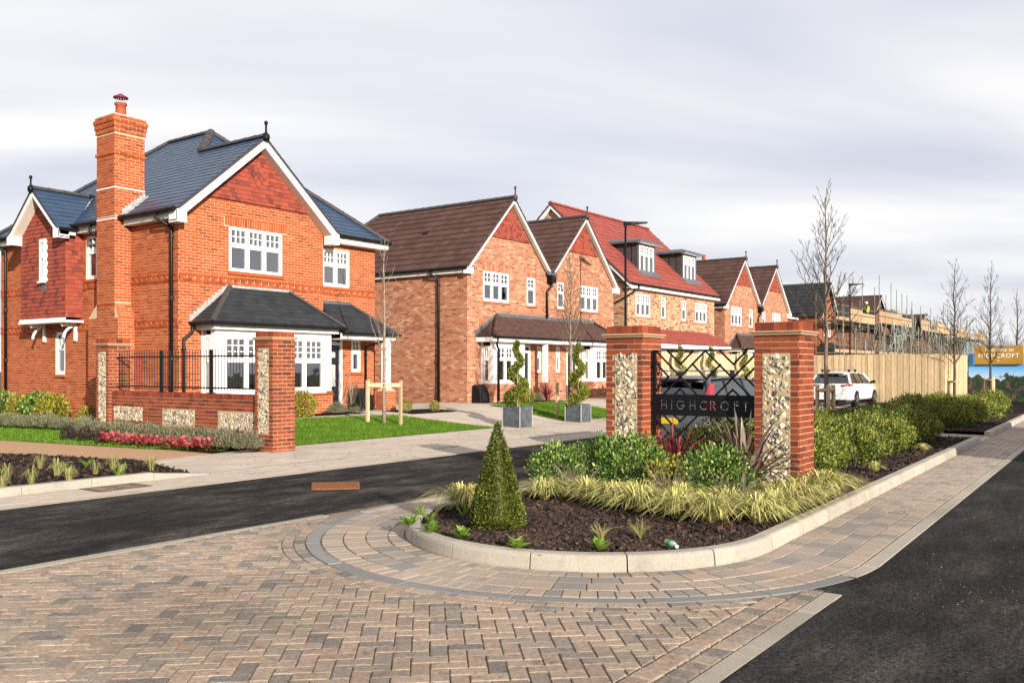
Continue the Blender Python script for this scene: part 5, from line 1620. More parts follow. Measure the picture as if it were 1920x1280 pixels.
    br = roof(h, [('front', Yb, 2.80, (3.52 - 2.80) / (Y3 - 0.004 - Yb), [(ex0, Yb), (ex1, Yb), (xr(Wd - 0.9), Y3 - 0.004), (ex0 + 0.9, Y3 - 0.004)]),
                  ('right', ex1, 2.80, 0.72 / (ex1 - xr(Wd - 0.9)), [(ex1, Yb), (ex1, Y3 - 0.004), (xr(Wd - 0.9), Y3 - 0.004)]),
                  ('left', ex0, 2.80, 0.8, [(ex0, Yb), (ex0 + 0.9, Y3 - 0.004), (ex0, Y3 - 0.004)])], 'tile_red', 0.105, 0.165, 0, thick=0.01, name='porch_roof', t=0.05)
    fascia(h, frame_front(Yb + 0.06), ex0 + 0.05, ex1 - 0.05, 2.58, 2.76, 0, 0.03)
    MB().box(ex0 + 0.06, Yb + 0.07, 2.56, ex1 - 0.06, Y3 - 0.001, 2.58).build('porch_soffit', 'white_paint', h)
    for b0 in (1.0, 7.0):
        bl, br_ = xr(b0), xr(b0 + 1.95); fB = frame_front(19.62)
        MB().box(bl, 19.62, 0, br_, Y3 - 0.001, 1.03).build('bay_plinth', 'brick_cream', h)
        MB().box(bl, 19.70, 1.03, br_, Y3 - 0.001, 2.56).build('bay_frame', 'white_paint', h)
        window(h, fB, bl + 0.1, br_ - 0.1, 1.03, 2.5, cols=(1, 1, 1), nb=(2, 2), split=0.34, recess=0.0, sill=None, curtain=False, room=False)
    return h
mk_house3()

# ------------------------------------------------------------------ farther houses
def simple_house(name, label, x0, x1, y0, y1, ez, rz, axis, wall, tile, wins=(), group=None, chim=None, limit=0):
    h = thing(name, label, 'house', ((x0 + x1) / 2, (y0 + y1) / 2, 0), group=group)
    fF = frame_front(y0)
    m = MB(); wall_cells(m, fF, x0, x1, 0, ez, list(wins), 0.25)
    m.box(x0, y0 + 0.2501, 0, x0 + 0.25, y1, ez); m.box(x1 - 0.25, y0 + 0.2501, 0, x1, y1, ez); m.box(x0 + 0.25, y1 - 0.25, 0, x1 - 0.25, y1, ez)
    ov = 0.25
    if axis == 'y':
        xm = (x0 + x1) / 2; sl = (rz - ez) / (xm - x0 + ov)
        m.prism([(x0 + 0.05, y0, ez), (x1 - 0.05, y0, ez), (xm, y0, rz - 0.25)], (0, 0.25, 0))
        pl = [('left', x0 - ov, ez, sl, [(x0 - ov, y0 - ov), (xm, y0 - ov), (xm, y1), (x0 - ov, y1)]), ('right', x1 + ov, ez, sl, [(xm, y0 - ov), (x1 + ov, y0 - ov), (x1 + ov, y1), (xm, y1)])]
    else:
        ym = (y0 + y1) / 2; sl = (rz - ez) / (ym - y0 + ov)
        m.prism([(x0, y0 + 0.05, ez), (x0, y1 - 0.05, ez), (x0, ym, rz - 0.25)], (0.25, 0, 0))
        m.prism([(x1 - 0.25, y0 + 0.05, ez), (x1 - 0.25, y1 - 0.05, ez), (x1 - 0.25, ym, rz - 0.25)], (0.25, 0, 0))
        pl = [('front', y0 - ov, ez, sl, [(x0 - ov, y0 - ov), (x1 + ov, y0 - ov), (x1 + ov, ym), (x0 - ov, ym)]), ('back', y1 + ov, ez, sl, [(x0 - ov, y1 + ov), (x0 - ov, ym), (x1 + ov, ym), (x1 + ov, y1 + ov)])]
    m.build('wall', wall, h)
    rf = roof(h, pl, tile, 0.34, 0.33, limit, thick=0.028)
    if axis == 'y':
        barge(h, fF, (xm, rz - 0.03), [(x0 - ov, ez - 0.03), (x1 + ov, ez - 0.03)], 0.22, 0.14, soffit=0, box=False)
        ridge(rf, (xm, y0 - ov, rz), (xm, y1, rz))
        gutter(h, (x0 - ov, y0 - ov, ez), (x0 - ov, y1, ez)); fascia(h, frame_left(x0), -y1, -y0, ez - 0.2, ez - 0.03, 0.17, 0.2)
    else:
        ridge(rf, (x0 - ov, ym, rz), (x1 + ov, ym, rz))
        gutter(h, (x0 - ov, y0 - ov, ez), (x1 + ov, y0 - ov, ez)); fascia(h, fF, x0 - ov, x1 + ov, ez - 0.2, ez - 0.03, 0.2, 0.23)
    for a in wins: window(h, fF, *a, cols=(1, 1), nb=(2, 2), curtain=False, sill_mat='brick_arch')
    if chim:
        x, y, z = chim
        m = MB(); m.box(x - 0.55, y - 0.5, z - 1.6, x + 0.55, y + 0.5, z); m.box(x - 0.62, y - 0.57, z - 0.32, x + 0.62, y + 0.57, z - 0.12); m.box(x - 0.68, y - 0.63, z - 0.12, x + 0.68, y + 0.63, z + 0.05)
        c = m.build('chimney', 'brick_far', h)
        MB().lathe([(0.2, 0), (0.14, 0.1), (0.13, 0.5), (0.18, 0.55), (0.18, 0.62)], (x, y, z + 0.05), 10).build('chimney_pot', 'terracotta', c, smooth=True)
    return h
h5 = simple_house('red_brick_house', 'red brick house with slate grey roof and chimney beyond the far semi-detached pair', 60.2, 68.6, 21.6, 30, 5.3, 8.6, 'x', 'brick_far', 'tile_grey', [(61.3, 62.1, 4.0, 5.1)], chim=(62.0, 27.5, 9.3))
# projecting gable wing and bay of that house
m = MB(); m.box(64.8, 19.9, 0, 68.6, 21.599, 5.3); m.prism([(64.85, 19.9, 5.3), (68.55, 19.9, 5.3), (66.7, 19.9, 7.6)], (0, 1.7, 0)); m.build('gable_wing', 'brick_far', h5)
rf = roof(h5, [('left', 64.55, 5.3, 1.2, [(64.55, 19.6), (66.7, 19.6), (66.7, 25.0), (64.55, 22.6)]), ('right', 68.85, 5.3, 1.2, [(66.7, 19.6), (68.85, 19.6), (68.85, 22.6), (66.7, 25.0)])], 'tile_grey', 0.34, 0.33, 0, thick=0.028, name='wing_roof')
barge(h5, frame_front(19.9), (66.7, 7.85), [(64.57, 5.27), (68.83, 5.27)], 0.27, 0.16, soffit=0, box=False)
window(h5, frame_front(19.88), 65.9, 67.5, 3.9, 5.1, cols=(1, 1, 1), nb=(2, 2), curtain=False, room=False, recess=0.0)
MB().box(69.2, 22.6, 0, 70.1, 23.5, 7.9).build('gable_chimney', 'brick_far', h5)
MB().box(64.6, 18.9, 0, 68.4, 19.88, 2.5).build('bay_frame', 'white_paint', h5)
roof(h5, [('front', 18.5, 2.62, 0.62, [(64.2, 18.5), (68.8, 18.5), (67.9, 19.88), (65.1, 19.88)]), ('left', 64.2, 2.62, 0.95, [(64.2, 18.5), (65.1, 19.88), (64.2, 19.88)])], 'tile_grey', 0.2, 0.3, 0, name='bay_roof', t=0.05)
for i in range(6):
    window(h5, frame_front(18.89), 64.7 + i * 0.62, 65.25 + i * 0.62, 1.1, 2.4, cols=(1,), nb=(2, 2), curtain=False, room=False, recess=0.0, sill=None)
# ------------------------------------------------------------------ flint: a few lumps shared by all panels
FLINTS = []
def flint_meshes():
    for k in range(7):
        bm = bmesh.new()
        bmesh.ops.create_icosphere(bm, subdivisions=1, radius=1.0)
        off = Vector((k * 9.1, 3.3, 1.7))
        for v in bm.verts:
            n_ = noise.noise(v.co * 1.3 + off)
            v.co *= 0.88 + 0.75 * n_ + RN.uniform(-0.20, 0.20)
            v.co.z *= 0.8
        me = bpy.data.meshes.new('flint')
        bm.to_mesh(me); bm.free()
        me.materials.append(MATS['flint'])
        FLINTS.append(me)
flint_meshes()
def flint_panel(parent, fr, u0, u1, v0, v1, size, seed):
    """mortar panel bedded with flint nodules; each nodule an object of its own"""
    r = random.Random(seed)
    m = MB()
    nu, nv = max(2, int((u1 - u0) / 0.04)), max(2, int((v1 - v0) / 0.04))
    vs = []; fs = []
    for j in range(nv + 1):
        for i in range(nu + 1):
            u, v = u0 + (u1 - u0) * i / nu, v0 + (v1 - v0) * j / nv
            e = 0 if (i in (0, nu) or j in (0, nv)) else 1
            vs.append(fr(u, v, 0.004 + e * 0.014 * noise.noise(Vector((u * 9, v * 9, seed)))))
    for j in range(nv):
        for i in range(nu):
            a = j * (nu + 1) + i
            fs.append((a, a + 1, a + nu + 2, a + nu + 1))
    m.add(vs, fs)
    pn = m.build('flint_panel', 'mortar_flint', parent, smooth=True, fix=False)
    base = Vector(fr(0, 0, 0)); U = Vector(fr(1, 0, 0)) - base; V = Vector(fr(0, 1, 0)) - base; N = Vector(fr(0, 0, 1)) - base
    M3 = Matrix((U, V, N)).transposed()
    pts = []
    tries = 0
    while tries < 4000:
        tries += 1
        s = size * r.uniform(0.6, 1.15)
        u, v = r.uniform(u0 + s * 0.8, u1 - s * 0.8), r.uniform(v0 + s * 0.8, v1 - s * 0.8)
        if all((u - a) ** 2 + (v - b) ** 2 > (0.76 * (s + c)) ** 2 for a, b, c in pts):
            pts.append((u, v, s))
    for u, v, s in pts:
        o = bpy.data.objects.new('flint', r.choice(FLINTS))
        COL.objects.link(o); o.parent = pn
        rot = M3 @ Matrix.Rotation(r.uniform(0, math.tau), 3, 'Z') @ Matrix.Rotation(r.uniform(-0.5, 0.5), 3, 'X')
        o.matrix_local = Matrix.Translation(Vector(fr(u, v, 0.004))) @ rot.to_4x4() @ Matrix.Diagonal((s * r.uniform(0.85, 1.4), s * r.uniform(0.7, 1.05), s * r.uniform(0.45, 0.75), 1))
    return pn

def brick_pillar(label, x0, y0, w, ztop, seed, fp, fsize, zb=0.0, cap_h=0.105):
    """square pier: bricks on four sides, flint panel on the face towards -x, creasing course and brick-on-edge cap"""
    h = thing('brick_pillar', label, 'pillar', (x0 + w / 2, y0 + w / 2, zb))
    x1, y1 = x0 + w, y0 + w
    zc = ztop - cap_h - 0.055
    m = MB(); m.box(x0 + 0.002, y0 + 0.002, zb, x1 - 0.002, y1 - 0.002, zc + 0.004); m.box(x0 + 0.012, y0 + 0.012, zc + 0.004, x1 - 0.012, y1 - 0.012, ztop - 0.012); m.build('core', 'mortar_pier', h)
    vo = zc - 40 * 0.075
    ps = brick_pieces(frame_left(x0), -y1, -y0, zb, zc, [(fp[0], fp[1], fp[2], fp[3])], v_origin=vo, phase=-y0, proud=0.004, start=0)
    ps += brick_pieces(frame_front(y0), x0, x1, zb, zc, v_origin=vo, phase=x0, proud=0.004, start=1)
    ps += brick_pieces(frame_right(x1), y0, y1, zb, zc, v_origin=vo, phase=y0, proud=0.004)
    ps += brick_pieces(frame_back(y1), -x1, -x0, zb, zc, v_origin=vo, phase=-x1, proud=0.004, start=1)
    # cap: bricks on edge across the pier
    zc2 = ztop - cap_h
    n = round(w / 0.078)
    for i in range(n):
        a = y0 + w * i / n + 0.005; b = y0 + w * (i + 1) / n - 0.005
        for k in range(3):
            c = x0 + w * k / 3 + 0.005; d = x0 + w * (k + 1) / 3 - 0.005
            if 0 < i < n - 1 and k == 1: continue
            ps.append(piece_poly([(c, a), (d, a), (d, b), (c, b)], frame_flat(), zc2, ztop + RN.uniform(-.002, .002), bevel=0.003))
    emit(ps, 'brick', 'brick_red', h, 300)
    for i, (o, z0, z1) in enumerate(((0.035, zc, zc + 0.026), (0.052, zc + 0.028, zc2 - 0.001))):
        m = MB(); m.box(x0 - o, y0 - o, z0, x1 + o, y1 + o, z1)
        bevel_mesh(m.build('creasing_course', 'creasing_tile', h), 0.006)
    flint_panel(h, frame_left(x0), fp[0] + 0.006, fp[1] - 0.006, fp[2] + 0.006, fp[3] - 0.006, fsize, seed)
    return h
brick_pillar('right gate pillar with tall flint panel, nearest to the main road', 10.81, 3.56, 0.56, 2.165, 3, (-4.02, -3.66, 0.06, 1.79), 0.043)
brick_pillar('left gate pillar with tall flint panel, nearest to the side road', 10.81, 5.68, 0.56, 2.175, 4, (-6.11, -5.75, 0.06, 1.81), 0.043)
brick_pillar('flint panelled pillar at the footway end of the low garden wall', 11.07, 13.64, 0.53, 2.30, 5, (-14.08, -13.75, 0.34, 1.985), 0.040)
brick_pillar('flint panelled pillar at the far left end of the low garden wall', 11.07, 19.36, 0.53, 2.27, 6, (-19.79, -19.46, 0.34, 1.98), 0.040)

# ------------------------------------------------------------------ low garden wall with flint panels and railings
def garden_wall():
    h = thing('garden_wall', 'low red brick garden wall with three square flint panels between two pillars', 'wall', (11.3, 16.8, 0))
    x0, x1, ya, yb, zt = 11.15, 11.40, 14.172, 19.358, 1.08
    MB().box(x0 + 0.002, ya, 0, x1, yb, zt - 0.004).build('core', 'mortar_pier', h)
    pans = [(-19.28, -18.11, 0.42, 0.76), (-17.38, -16.20, 0.39, 0.74), (-15.45, -14.24, 0.37, 0.72)]
    zc = zt - 0.105
    ps = brick_pieces(frame_left(x0), -yb, -ya, 0, zc, pans, v_origin=zc - 15 * 0.075, proud=0.005)
    emit(ps, 'brick', 'brick_red', h, 300, 'brick_field')
    cap = []
    y = ya
    while y < yb - 0.03:
        cap.append(piece_poly([(x0 - 0.012, y + 0.004), (x1 + 0.01, y + 0.004), (x1 + 0.01, y + 0.069), (x0 - 0.012, y + 0.069)], frame_flat(), zc + 0.006, zt + RN.uniform(-.002, .002), bevel=0.004))
        y += 0.075
    emit(cap, 'coping_brick', 'brick_red', h, 100)
    m = MB(); m.box(11.602, 19.30, 0, 12.92, 19.42, 0.42); rw = m.build('return_wall', 'mortar_pier', h)
    emit(brick_pieces(frame_front(19.30), 11.61, 12.92, 0, 0.42) + brick_pieces(frame_back(19.42), -12.92, -11.61, 0, 0.42), 'brick', 'brick_red', rw)
    for i, p in enumerate(pans):
        flint_panel(h, frame_left(x0), p[0] + 0.006, p[1] - 0.006, p[2] + 0.006, p[3] - 0.006, 0.040, 10 + i)
garden_wall()
def railing():
    h = thing('railing', 'black metal railing standing on the low garden wall', 'railing', (11.26, 16.8, 1.08))
    x = 11.26; ya, yb = 14.30, 19.22
    for z in (1.18, 1.83):
        MB().box(x - 0.006, ya, z, x + 0.006, yb, z + 0.03).build('rail', 'black_metal', h)
    n = 50
    for i in range(n + 1):
        y = ya + (yb - ya) * i / n
        if min(abs(y - p) for p in (15.82, 17.58)) < 0.03: continue
        MB().tube([(x, y, 1.14), (x, y, 1.985)], 0.0075, 6).build('baluster', 'black_metal', h)
    for y in (15.82, 17.58):
        MB().box(x - 0.03, y - 0.03, 1.085, x + 0.03, y + 0.03, 1.98).build('post', 'black_metal', h)
        MB().box(x - 0.07, y - 0.07, 1.083, x + 0.07, y + 0.07, 1.097).build('base_plate', 'black_metal', h)
    for z in (1.19, 1.84):
        for y0, y1 in ((ya, 14.172), (yb, 19.358)):
            MB().tube([(x, y0, z), (x, y1, z)], 0.014, 6).build('fixing_bracket', 'black_metal', h)
railing()

# ------------------------------------------------------------------ gate screen with the cut-out name
def gate():
    h = thing('gate_screen', 'black metal lattice screen with cut-out name HIGHCROFT between the two front pillars', 'gate', (11.05, 4.9, 0.3))
    X = 11.05
    def bar(pts, w=0.011, d=0.010):
        m = MB()
        for (a, b) in zip(pts, pts[1:]):
            A, B = Vector((X, *a)), Vector((X, *b)); u = (B - A).normalized(); s = Vector((1, 0, 0)).cross(u) * w
            e = u * w * 0.9
            m.prism([A - e - s + Vector((-d, 0, 0)), B + e - s + Vector((-d, 0, 0)), B + e + s + Vector((-d, 0, 0)), A - e + s + Vector((-d, 0, 0))], (2 * d, 0, 0))
        m.build('lattice_bar', 'black_metal', h)
    up = [[(5.59, 1.83), (5.00, 1.25)], [(4.88, 1.83), (5.48, 1.25)], [(4.88, 1.83), (4.27, 1.25)], [(4.14, 1.83), (4.73, 1.25)],
          [(5.42, 1.83), (5.235, 1.655), (5.05, 1.83)], [(4.68, 1.83), (4.49, 1.65), (4.31, 1.83)], [(5.06, 1.655), (4.865, 1.455), (4.67, 1.645)],
          [(5.60, 1.67), (5.41, 1.485), (5.60, 1.30)], [(4.14, 1.67), (4.33, 1.485), (4.14, 1.30)], [(5.32, 1.25), (5.24, 1.32), (5.16, 1.25)], [(4.58, 1.25), (4.50, 1.32), (4.42, 1.25)]]
    for p in up:
        bar(p); bar([(y, 2.21 - z) for y, z in p])
    m = MB(); m.box(X - 0.02, 5.60, 0.30, X + 0.02, 5.64, 1.85); m.build('stile', 'black_metal', h)
    m = MB(); m.box(X - 0.02, 4.135, 0.30, X + 0.02, 4.17, 1.85); m.build('stile', 'black_metal', h)
    for z in (1.83, 0.36):
        MB().box(X - 0.015, 4.17, z, X + 0.015, 5.60, z + 0.018).build('rail', 'black_metal', h)
    for y0, y1 in ((5.64, 5.678), (4.122, 4.135)):
        for z in (0.6, 1.1, 1.6):
            MB().box(X - 0.015, y0, z, X + 0.015, y1, z + 0.04).build('fixing_bracket', 'black_metal', h)
    # plate with stencil-cut letters: strokes are holes of one flat curve
    cu = bpy.data.curves.new('name_plate', 'CURVE'); cu.dimensions = '2D'; cu.fill_mode = 'BOTH'; cu.extrude = 0.003
    def spl(pts):
        s = cu.splines.new('POLY'); s.points.add(len(pts) - 1)
        for p, q in zip(s.points, pts): p.co = (q[0], q[1], 0, 1)
        s.use_cyclic_u = True
    Wp, Hp = 1.43, 0.285
    spl([(0, 0), (Wp, 0), (Wp, Hp), (0, Hp)])
    T_ = 0.0125; H_ = 0.118; b0 = 0.085
    def st(x0, y0, x1, y1): spl([(x0, b0 + y0), (x1, b0 + y0), (x1, b0 + y1), (x0, b0 + y1)])
    def arc(cx, cy, r, a0, a1, n=10):
        o = [(cx + (r) * math.cos(rad(a0 + (a1 - a0) * i / n)), b0 + cy + (r) * math.sin(rad(a0 + (a1 - a0) * i / n))) for i in range(n + 1)]
        i_ = [(cx + (r - T_) * math.cos(rad(a1 - (a1 - a0) * i / n)), b0 + cy + (r - T_) * math.sin(rad(a1 - (a1 - a0) * i / n))) for i in range(n + 1)]
        spl(o + i_)
    g = 0.012; R_ = H_ / 2
    def letter(c, x):
        if c == 'H':
            w = 0.082
            st(x, 0, x + T_, 0.02); st(x, 0.02 + g, x + T_, H_); st(x + w - T_, 0, x + w, 0.02); st(x + w - T_, 0.02 + g, x + w, H_)
            st(x + T_ + g * 0.8, H_ * 0.5 - T_ / 2, x + w - T_ - g * 0.8, H_ * 0.5 + T_ / 2); return w
        if c == 'I':
            st(x, 0, x + T_, 0.02); st(x, 0.02 + g, x + T_, H_); return T_
        if c == 'G':
            arc(x + R_, R_, R_, 30, 150); arc(x + R_, R_, R_, 165, 215); arc(x + R_, R_, R_, 228, 310); st(x + R_ + 0.008, R_ - T_, x + 2 * R_, R_); arc(x + R_, R_, R_, 322, 342, 4); return 2 * R_
        if c == 'C':
            arc(x + R_, R_, R_, 40, 140); arc(x + R_, R_, R_, 152, 320); return 2 * R_ - 0.02
        if c == 'O':
            arc(x + R_, R_, R_, 15, 165); arc(x + R_, R_, R_, 180, 255); arc(x + R_, R_, R_, 268, 330); arc(x + R_, R_, R_, 343, 362, 4); return 2 * R_
        if c == 'R':
            st(x, 0, x + T_, H_ * 0.42); st(x, H_ * 0.42 + g, x + T_, H_)
            r_ = H_ * 0.27
            st(x + T_ + g, H_ - T_, x + 0.035, H_); st(x + T_ + g, H_ - 2 * r_, x + 0.035, H_ - 2 * r_ + T_)
            arc(x + 0.037, H_ - r_, r_, -80, 80)
            spl([(x + 0.034, b0 + H_ - 2 * r_ - g * 0.6), (x + 0.05, b0 + H_ - 2 * r_ - g * 0.6), (x + 0.082, b0), (x + 0.066, b0)]); return 0.078
        if c == 'F':
            st(x, 0, x + T_, H_ * 0.5); st(x, H_ * 0.5 + g, x + T_, H_); st(x + T_ + g, H_ - T_, x + 0.066, H_); st(x + T_ + g, H_ * 0.55, x + 0.058, H_ * 0.55 + T_); return 0.066
        if c == 'T':
            st(x + 0.032, 0, x + 0.032 + T_, 0.02); st(x + 0.032, 0.02 + g, x + 0.032 + T_, H_ - T_ - g * 0.7); st(x, H_ - T_, x + 0.075, H_); return 0.075
    x = 0.085
    for c, gap in zip('HIGHCROFT', (0.066, 0.066, 0.072, 0.062, 0.048, 0.064, 0.068, 0.052, 0)):
        x += letter(c, x) + gap
    ob = bpy.data.objects.new('tmp', cu); COL.objects.link(ob)
    dg = bpy.context.evaluated_depsgraph_get()
    me = bpy.data.meshes.new_from_object(ob.evaluated_get(dg))
    bpy.data.objects.remove(ob)
    me.materials.clear(); me.materials.append(MATS['black_metal'])
    o = bpy.data.objects.new('name_plate', me); COL.objects.link(o); o.parent = h
    # local x -> -Y (left to right as seen), local y -> Z, facing -X
    Mx = Matrix(((0, 0, -1, X - 0.014), (-1, 0, 0, 5.597), (0, 1, 0, 0.965), (0, 0, 0, 1)))
    o.matrix_local = Matrix.Translation(-Vector(h.location)) @ Mx
gate()
# ------------------------------------------------------------------ plants
def leaf_quad(m, p, d, up, L, w, fold=0.25):
    """a small pointed leaf: two triangles folded along the midrib"""
    d = d.normalized(); s = d.cross(up)
    if s.length < 1e-4: s = d.cross(Vector((1, 0, 0)))
    s.normalize(); n = s.cross(d)
    a = p; b = p + d * L * 0.5 + s * w + n * w * fold; c = p + d * L; e = p + d * L * 0.5 - s * w + n * w * fold
    m.add([a, b, c, e], [(0, 1, 2), (0, 2, 3)])

def rnd_dir(r):
    z = r.uniform(-1, 1); a = r.uniform(0, math.tau); k = math.sqrt(1 - z * z)
    return Vector((k * math.cos(a), k * math.sin(a), z))

def bush_mesh(name, mat, n, shape, L, w, seed, stems=8, stem_mat=None, upright=0.5, inner=0.35, height=1.0):
    """leaves through the outer shell of a shape; shape(dir) -> radius along dir from the centre (0, 0, height/2)"""
    r = random.Random(seed)
    m = MB()
    c = Vector((0, 0, height * 0.5))
    for i in range(n):
        d = rnd_dir(r)
        R_ = shape(d) * (1 - inner * r.random() ** 2.2)
        p = c + d * R_
        if p.z < 0.01: p.z = r.uniform(0.01, 0.06)
        v = (d * 0.7 + rnd_dir(r) * 0.7 + Vector((0, 0, upright)))
        leaf_quad(m, p, v, rnd_dir(r), L * r.uniform(0.7, 1.3), w * r.uniform(0.7, 1.3))
    return m

def clump_shape(rx, ry, rz, seed, amp=0.22, freq=2.2):
    off = Vector((seed * 3.1, seed * 1.7, 0))
    def f_(d):
        base = 1.0 / math.sqrt((d.x / rx) ** 2 + (d.y / ry) ** 2 + (d.z / rz) ** 2)
        return base * (1 + amp * noise.noise(d * freq + off) + amp * 0.5 * noise.noise(d * freq * 2.3 + off))
    return f_

def plant(name, label, cat, loc, meshes, group=None, rz=0.0, scale=1.0):
    """meshes: list of (part name, mesh datablock)"""
    h = thing(name, label, cat, loc, rz, group)
    h.scale = (scale,) * 3 if not isinstance(scale, tuple) else scale
    for pn, me in meshes:
        o = bpy.data.objects.new(pn, me); COL.objects.link(o); o.parent = h
    return h

def datablock(m, name, mat, smooth=False):
    me = bpy.data.meshes.new(name); me.from_pydata(m.v, [], m.f); me.materials.append(MATS[mat])
    if smooth: me.polygons.foreach_set('use_smooth', [True] * len(me.polygons))
    return me

def stems_mesh(n, R_, H, r0=0.008, seed=1, lean=0.5):
    r = random.Random(seed); m = MB()
    for i in range(n):
        a = r.uniform(0, math.tau); q = R_ * r.uniform(0.2, lean)
        m.tube([(0.02 * math.cos(a), 0.02 * math.sin(a), -0.03), (q * 0.5 * math.cos(a), q * 0.5 * math.sin(a), H * 0.45), (q * math.cos(a + .3), q * math.sin(a + .3), H * r.uniform(0.7, 0.9))], [r0, r0 * 0.7, r0 * 0.35], 4)
    return datablock(m, 'stems', 'bark')

# --- clipped cone in the island
def cone_topiary():
    r = random.Random(5); m = MB(); H = 0.98; R_ = 0.275
    for i in range(19000):
        t = 1 - math.sqrt(r.random()) if r.random() < 0.9 else r.random()
        z = t * H
        prof = R_ * (1 - t) ** 0.86 if t > 0.1 else R_ * (0.86 + t * 0.6)
        a = r.uniform(0, math.tau)
        rr = prof * (1 + 0.07 * noise.noise(Vector((math.cos(a) * 2, math.sin(a) * 2, z * 5)))) * (1 - 0.28 * r.random() ** 2.5) + r.gauss(0, 0.006)
        p = Vector((rr * math.cos(a), rr * math.sin(a), z + 0.01))
        if r.random() < 0.03: p += Vector((math.cos(a), math.sin(a), 0.6)) * r.uniform(0.01, 0.03)
        d = Vector((math.cos(a), math.sin(a), r.uniform(0.1, 1.0))) + rnd_dir(r) * 0.6
        leaf_quad(m, p, d, rnd_dir(r), r.uniform(0.014, 0.026), r.uniform(0.005, 0.008))
    core = MB(); core.lathe([(0.02, 0.0), (0.15, 0.05), (0.15, 0.15), (0.08, 0.5), (0.02, 0.85), (0.004, 0.92)], (0, 0, 0), 12)
    trunk = MB().tube([(0, 0, -0.05), (0, 0, 0.3)], 0.018, 6)
    h = plant('cone_topiary', 'clipped box cone standing in the bark at the front of the island', 'topiary', (6.80, 5.11, 0.09), [('foliage', datablock(m, 'foliage', 'leaf_box')), ('trunk', datablock(trunk, 'trunk', 'bark')), ('inner_twigs', datablock(core, 'inner_twigs', 'leaf_box'))])
cone_topiary()

# --- hedge bushes
HB_ = []
for k in range(5):
    m = bush_mesh('foliage', 'leaf_hedge', 2600, clump_shape(0.36, 0.36, 0.37, k + 1, 0.5, 2.9), 0.042, 0.014, 40 + k, upright=1.0, inner=0.5, height=0.60)
    sh = MB()
    r_ = random.Random(k)
    for i in range(170):                                   # pale new shoots standing above the clipped top and sides
        a = r_.uniform(0, math.tau); q = 0.36 * math.sqrt(r_.random()); zz = 0.52 - 0.34 * (q / 0.36) ** 3
        b = Vector((q * math.cos(a), q * math.sin(a), zz)); d = Vector((math.cos(a) * q * 1.2 + r_.gauss(0, .2), math.sin(a) * q * 1.2 + r_.gauss(0, .2), 1)).normalized(); L = r_.uniform(0.08, 0.22)
        for j in range(9): leaf_quad(sh, b + d * L * j / 9, d + rnd_dir(r_) * 0.9, rnd_dir(r_), 0.034, 0.012)
    HB_.append((datablock(m, 'foliage', 'leaf_hedge'), stems_mesh(9, 0.4, 0.6, 0.008, k), datablock(sh, 'new_shoots', 'leaf_shoot')))
ORD = 'first second third fourth fifth sixth seventh eighth ninth tenth eleventh twelfth thirteenth fourteenth fifteenth sixteenth seventeenth eighteenth nineteenth twentieth'.split()
def hedge():
    r = random.Random(21)
    sides = ('on the kerb side', 'in the second row from the kerb', 'in the third row from the kerb', 'on the parking side')
    count = {}
    for j, y in enumerate((3.92, 4.58, 5.22, 5.78)):
        x = 12.0 + (0.35 if j % 2 else 0.0)
        while x < 34:
            gap = 21.5 < x < 24.0
            if not gap and not (x < 13.0 and j > 1):
                yy = y + SLOPE * (x - CX) * 0.8 * (1 if j == 0 else 0.4) + r.uniform(-0.10, 0.10)
                far = x >= 24.0
                n_ = count.get((j, far), 0); count[(j, far)] = n_ + 1
                k = r.randrange(5); s = r.uniform(0.92, 1.24)
                lab = 'green hedge bush %s, %s %s' % (sides[j], ORD[n_], 'beyond the paved gap' if far else 'past the right gate pillar')
                plant('hedge_bush', lab, 'bush', (x, yy, 0.07), [('foliage', HB_[k][0]), ('stems', HB_[k][1]), ('new_shoots', HB_[k][2])], 'hedge beside the main road', r.uniform(0, 6.28), (s, s, s * r.uniform(0.78, 0.94)))
            x += r.uniform(0.86, 1.12)
hedge()

# --- rounded green shrubs on the island
GB = []
for k in range(3):
    m = bush_mesh('foliage', 'leaf_green', 3600, clump_shape(0.46, 0.46, 0.39, k + 11, 0.46, 2.9), 0.052, 0.0135, 70 + k, upright=0.7, inner=0.5, height=0.64)
    GB.append((datablock(m, 'foliage', 'leaf_green'), stems_mesh(10, 0.45, 0.55, 0.009, k + 20)))
for i, (x, y, s, lab) in enumerate([
        (9.35, 6.05, 0.78, 'leafy green shrub just right of the clipped cone'),
        (9.70, 5.25, 1.0, 'large glossy green shrub in front of the left gate pillar'),
        (9.95, 5.78, 0.85, 'glossy green shrub at the foot of the left gate pillar, road side'),
        (9.55, 4.08, 0.86, 'glossy green shrub in front of the lattice, left of the spiky bronze plant'),
        (10.1, 4.75, 0.62, 'small green shrub below the lattice')]):
    k = i % 3
    plant('green_shrub', lab, 'shrub', (x, y, 0.07), [('foliage', GB[k][0]), ('stems', GB[k][1])], None, i * 1.3, s)
YB = datablock(bush_mesh('foliage', 'leaf_hedge', 2600, clump_shape(0.42, 0.42, 0.40, 31, 0.3, 2.5), 0.036, 0.011, 91, upright=0.8, height=0.66), 'foliage', 'leaf_hedge')
for x, y, s, lab in ((12.0, 4.95, 1.25, 'yellow green bush behind the lattice, right of the car bumper'), (12.3, 5.75, 0.85, 'yellow green bush behind the lattice, left of the car bumper')):
    plant('variegated_bush', lab, 'bush', (x, y, 0.08), [('foliage', YB), ('stems', HB_[0][1])], None, 0.5, s)
NB = datablock(bush_mesh('foliage', 'leaf_lime', 700, clump_shape(0.26, 0.26, 0.26, 33, 0.35, 2.5), 0.06, 0.013, 92, upright=0.8, height=0.42), 'foliage', 'leaf_yellow')
plant('nandina', 'low yellow green leafy plant between the two green shrubs', 'shrub', (9.45, 4.62, 0.08), [('foliage', NB)], None, 0.2, 1.0)

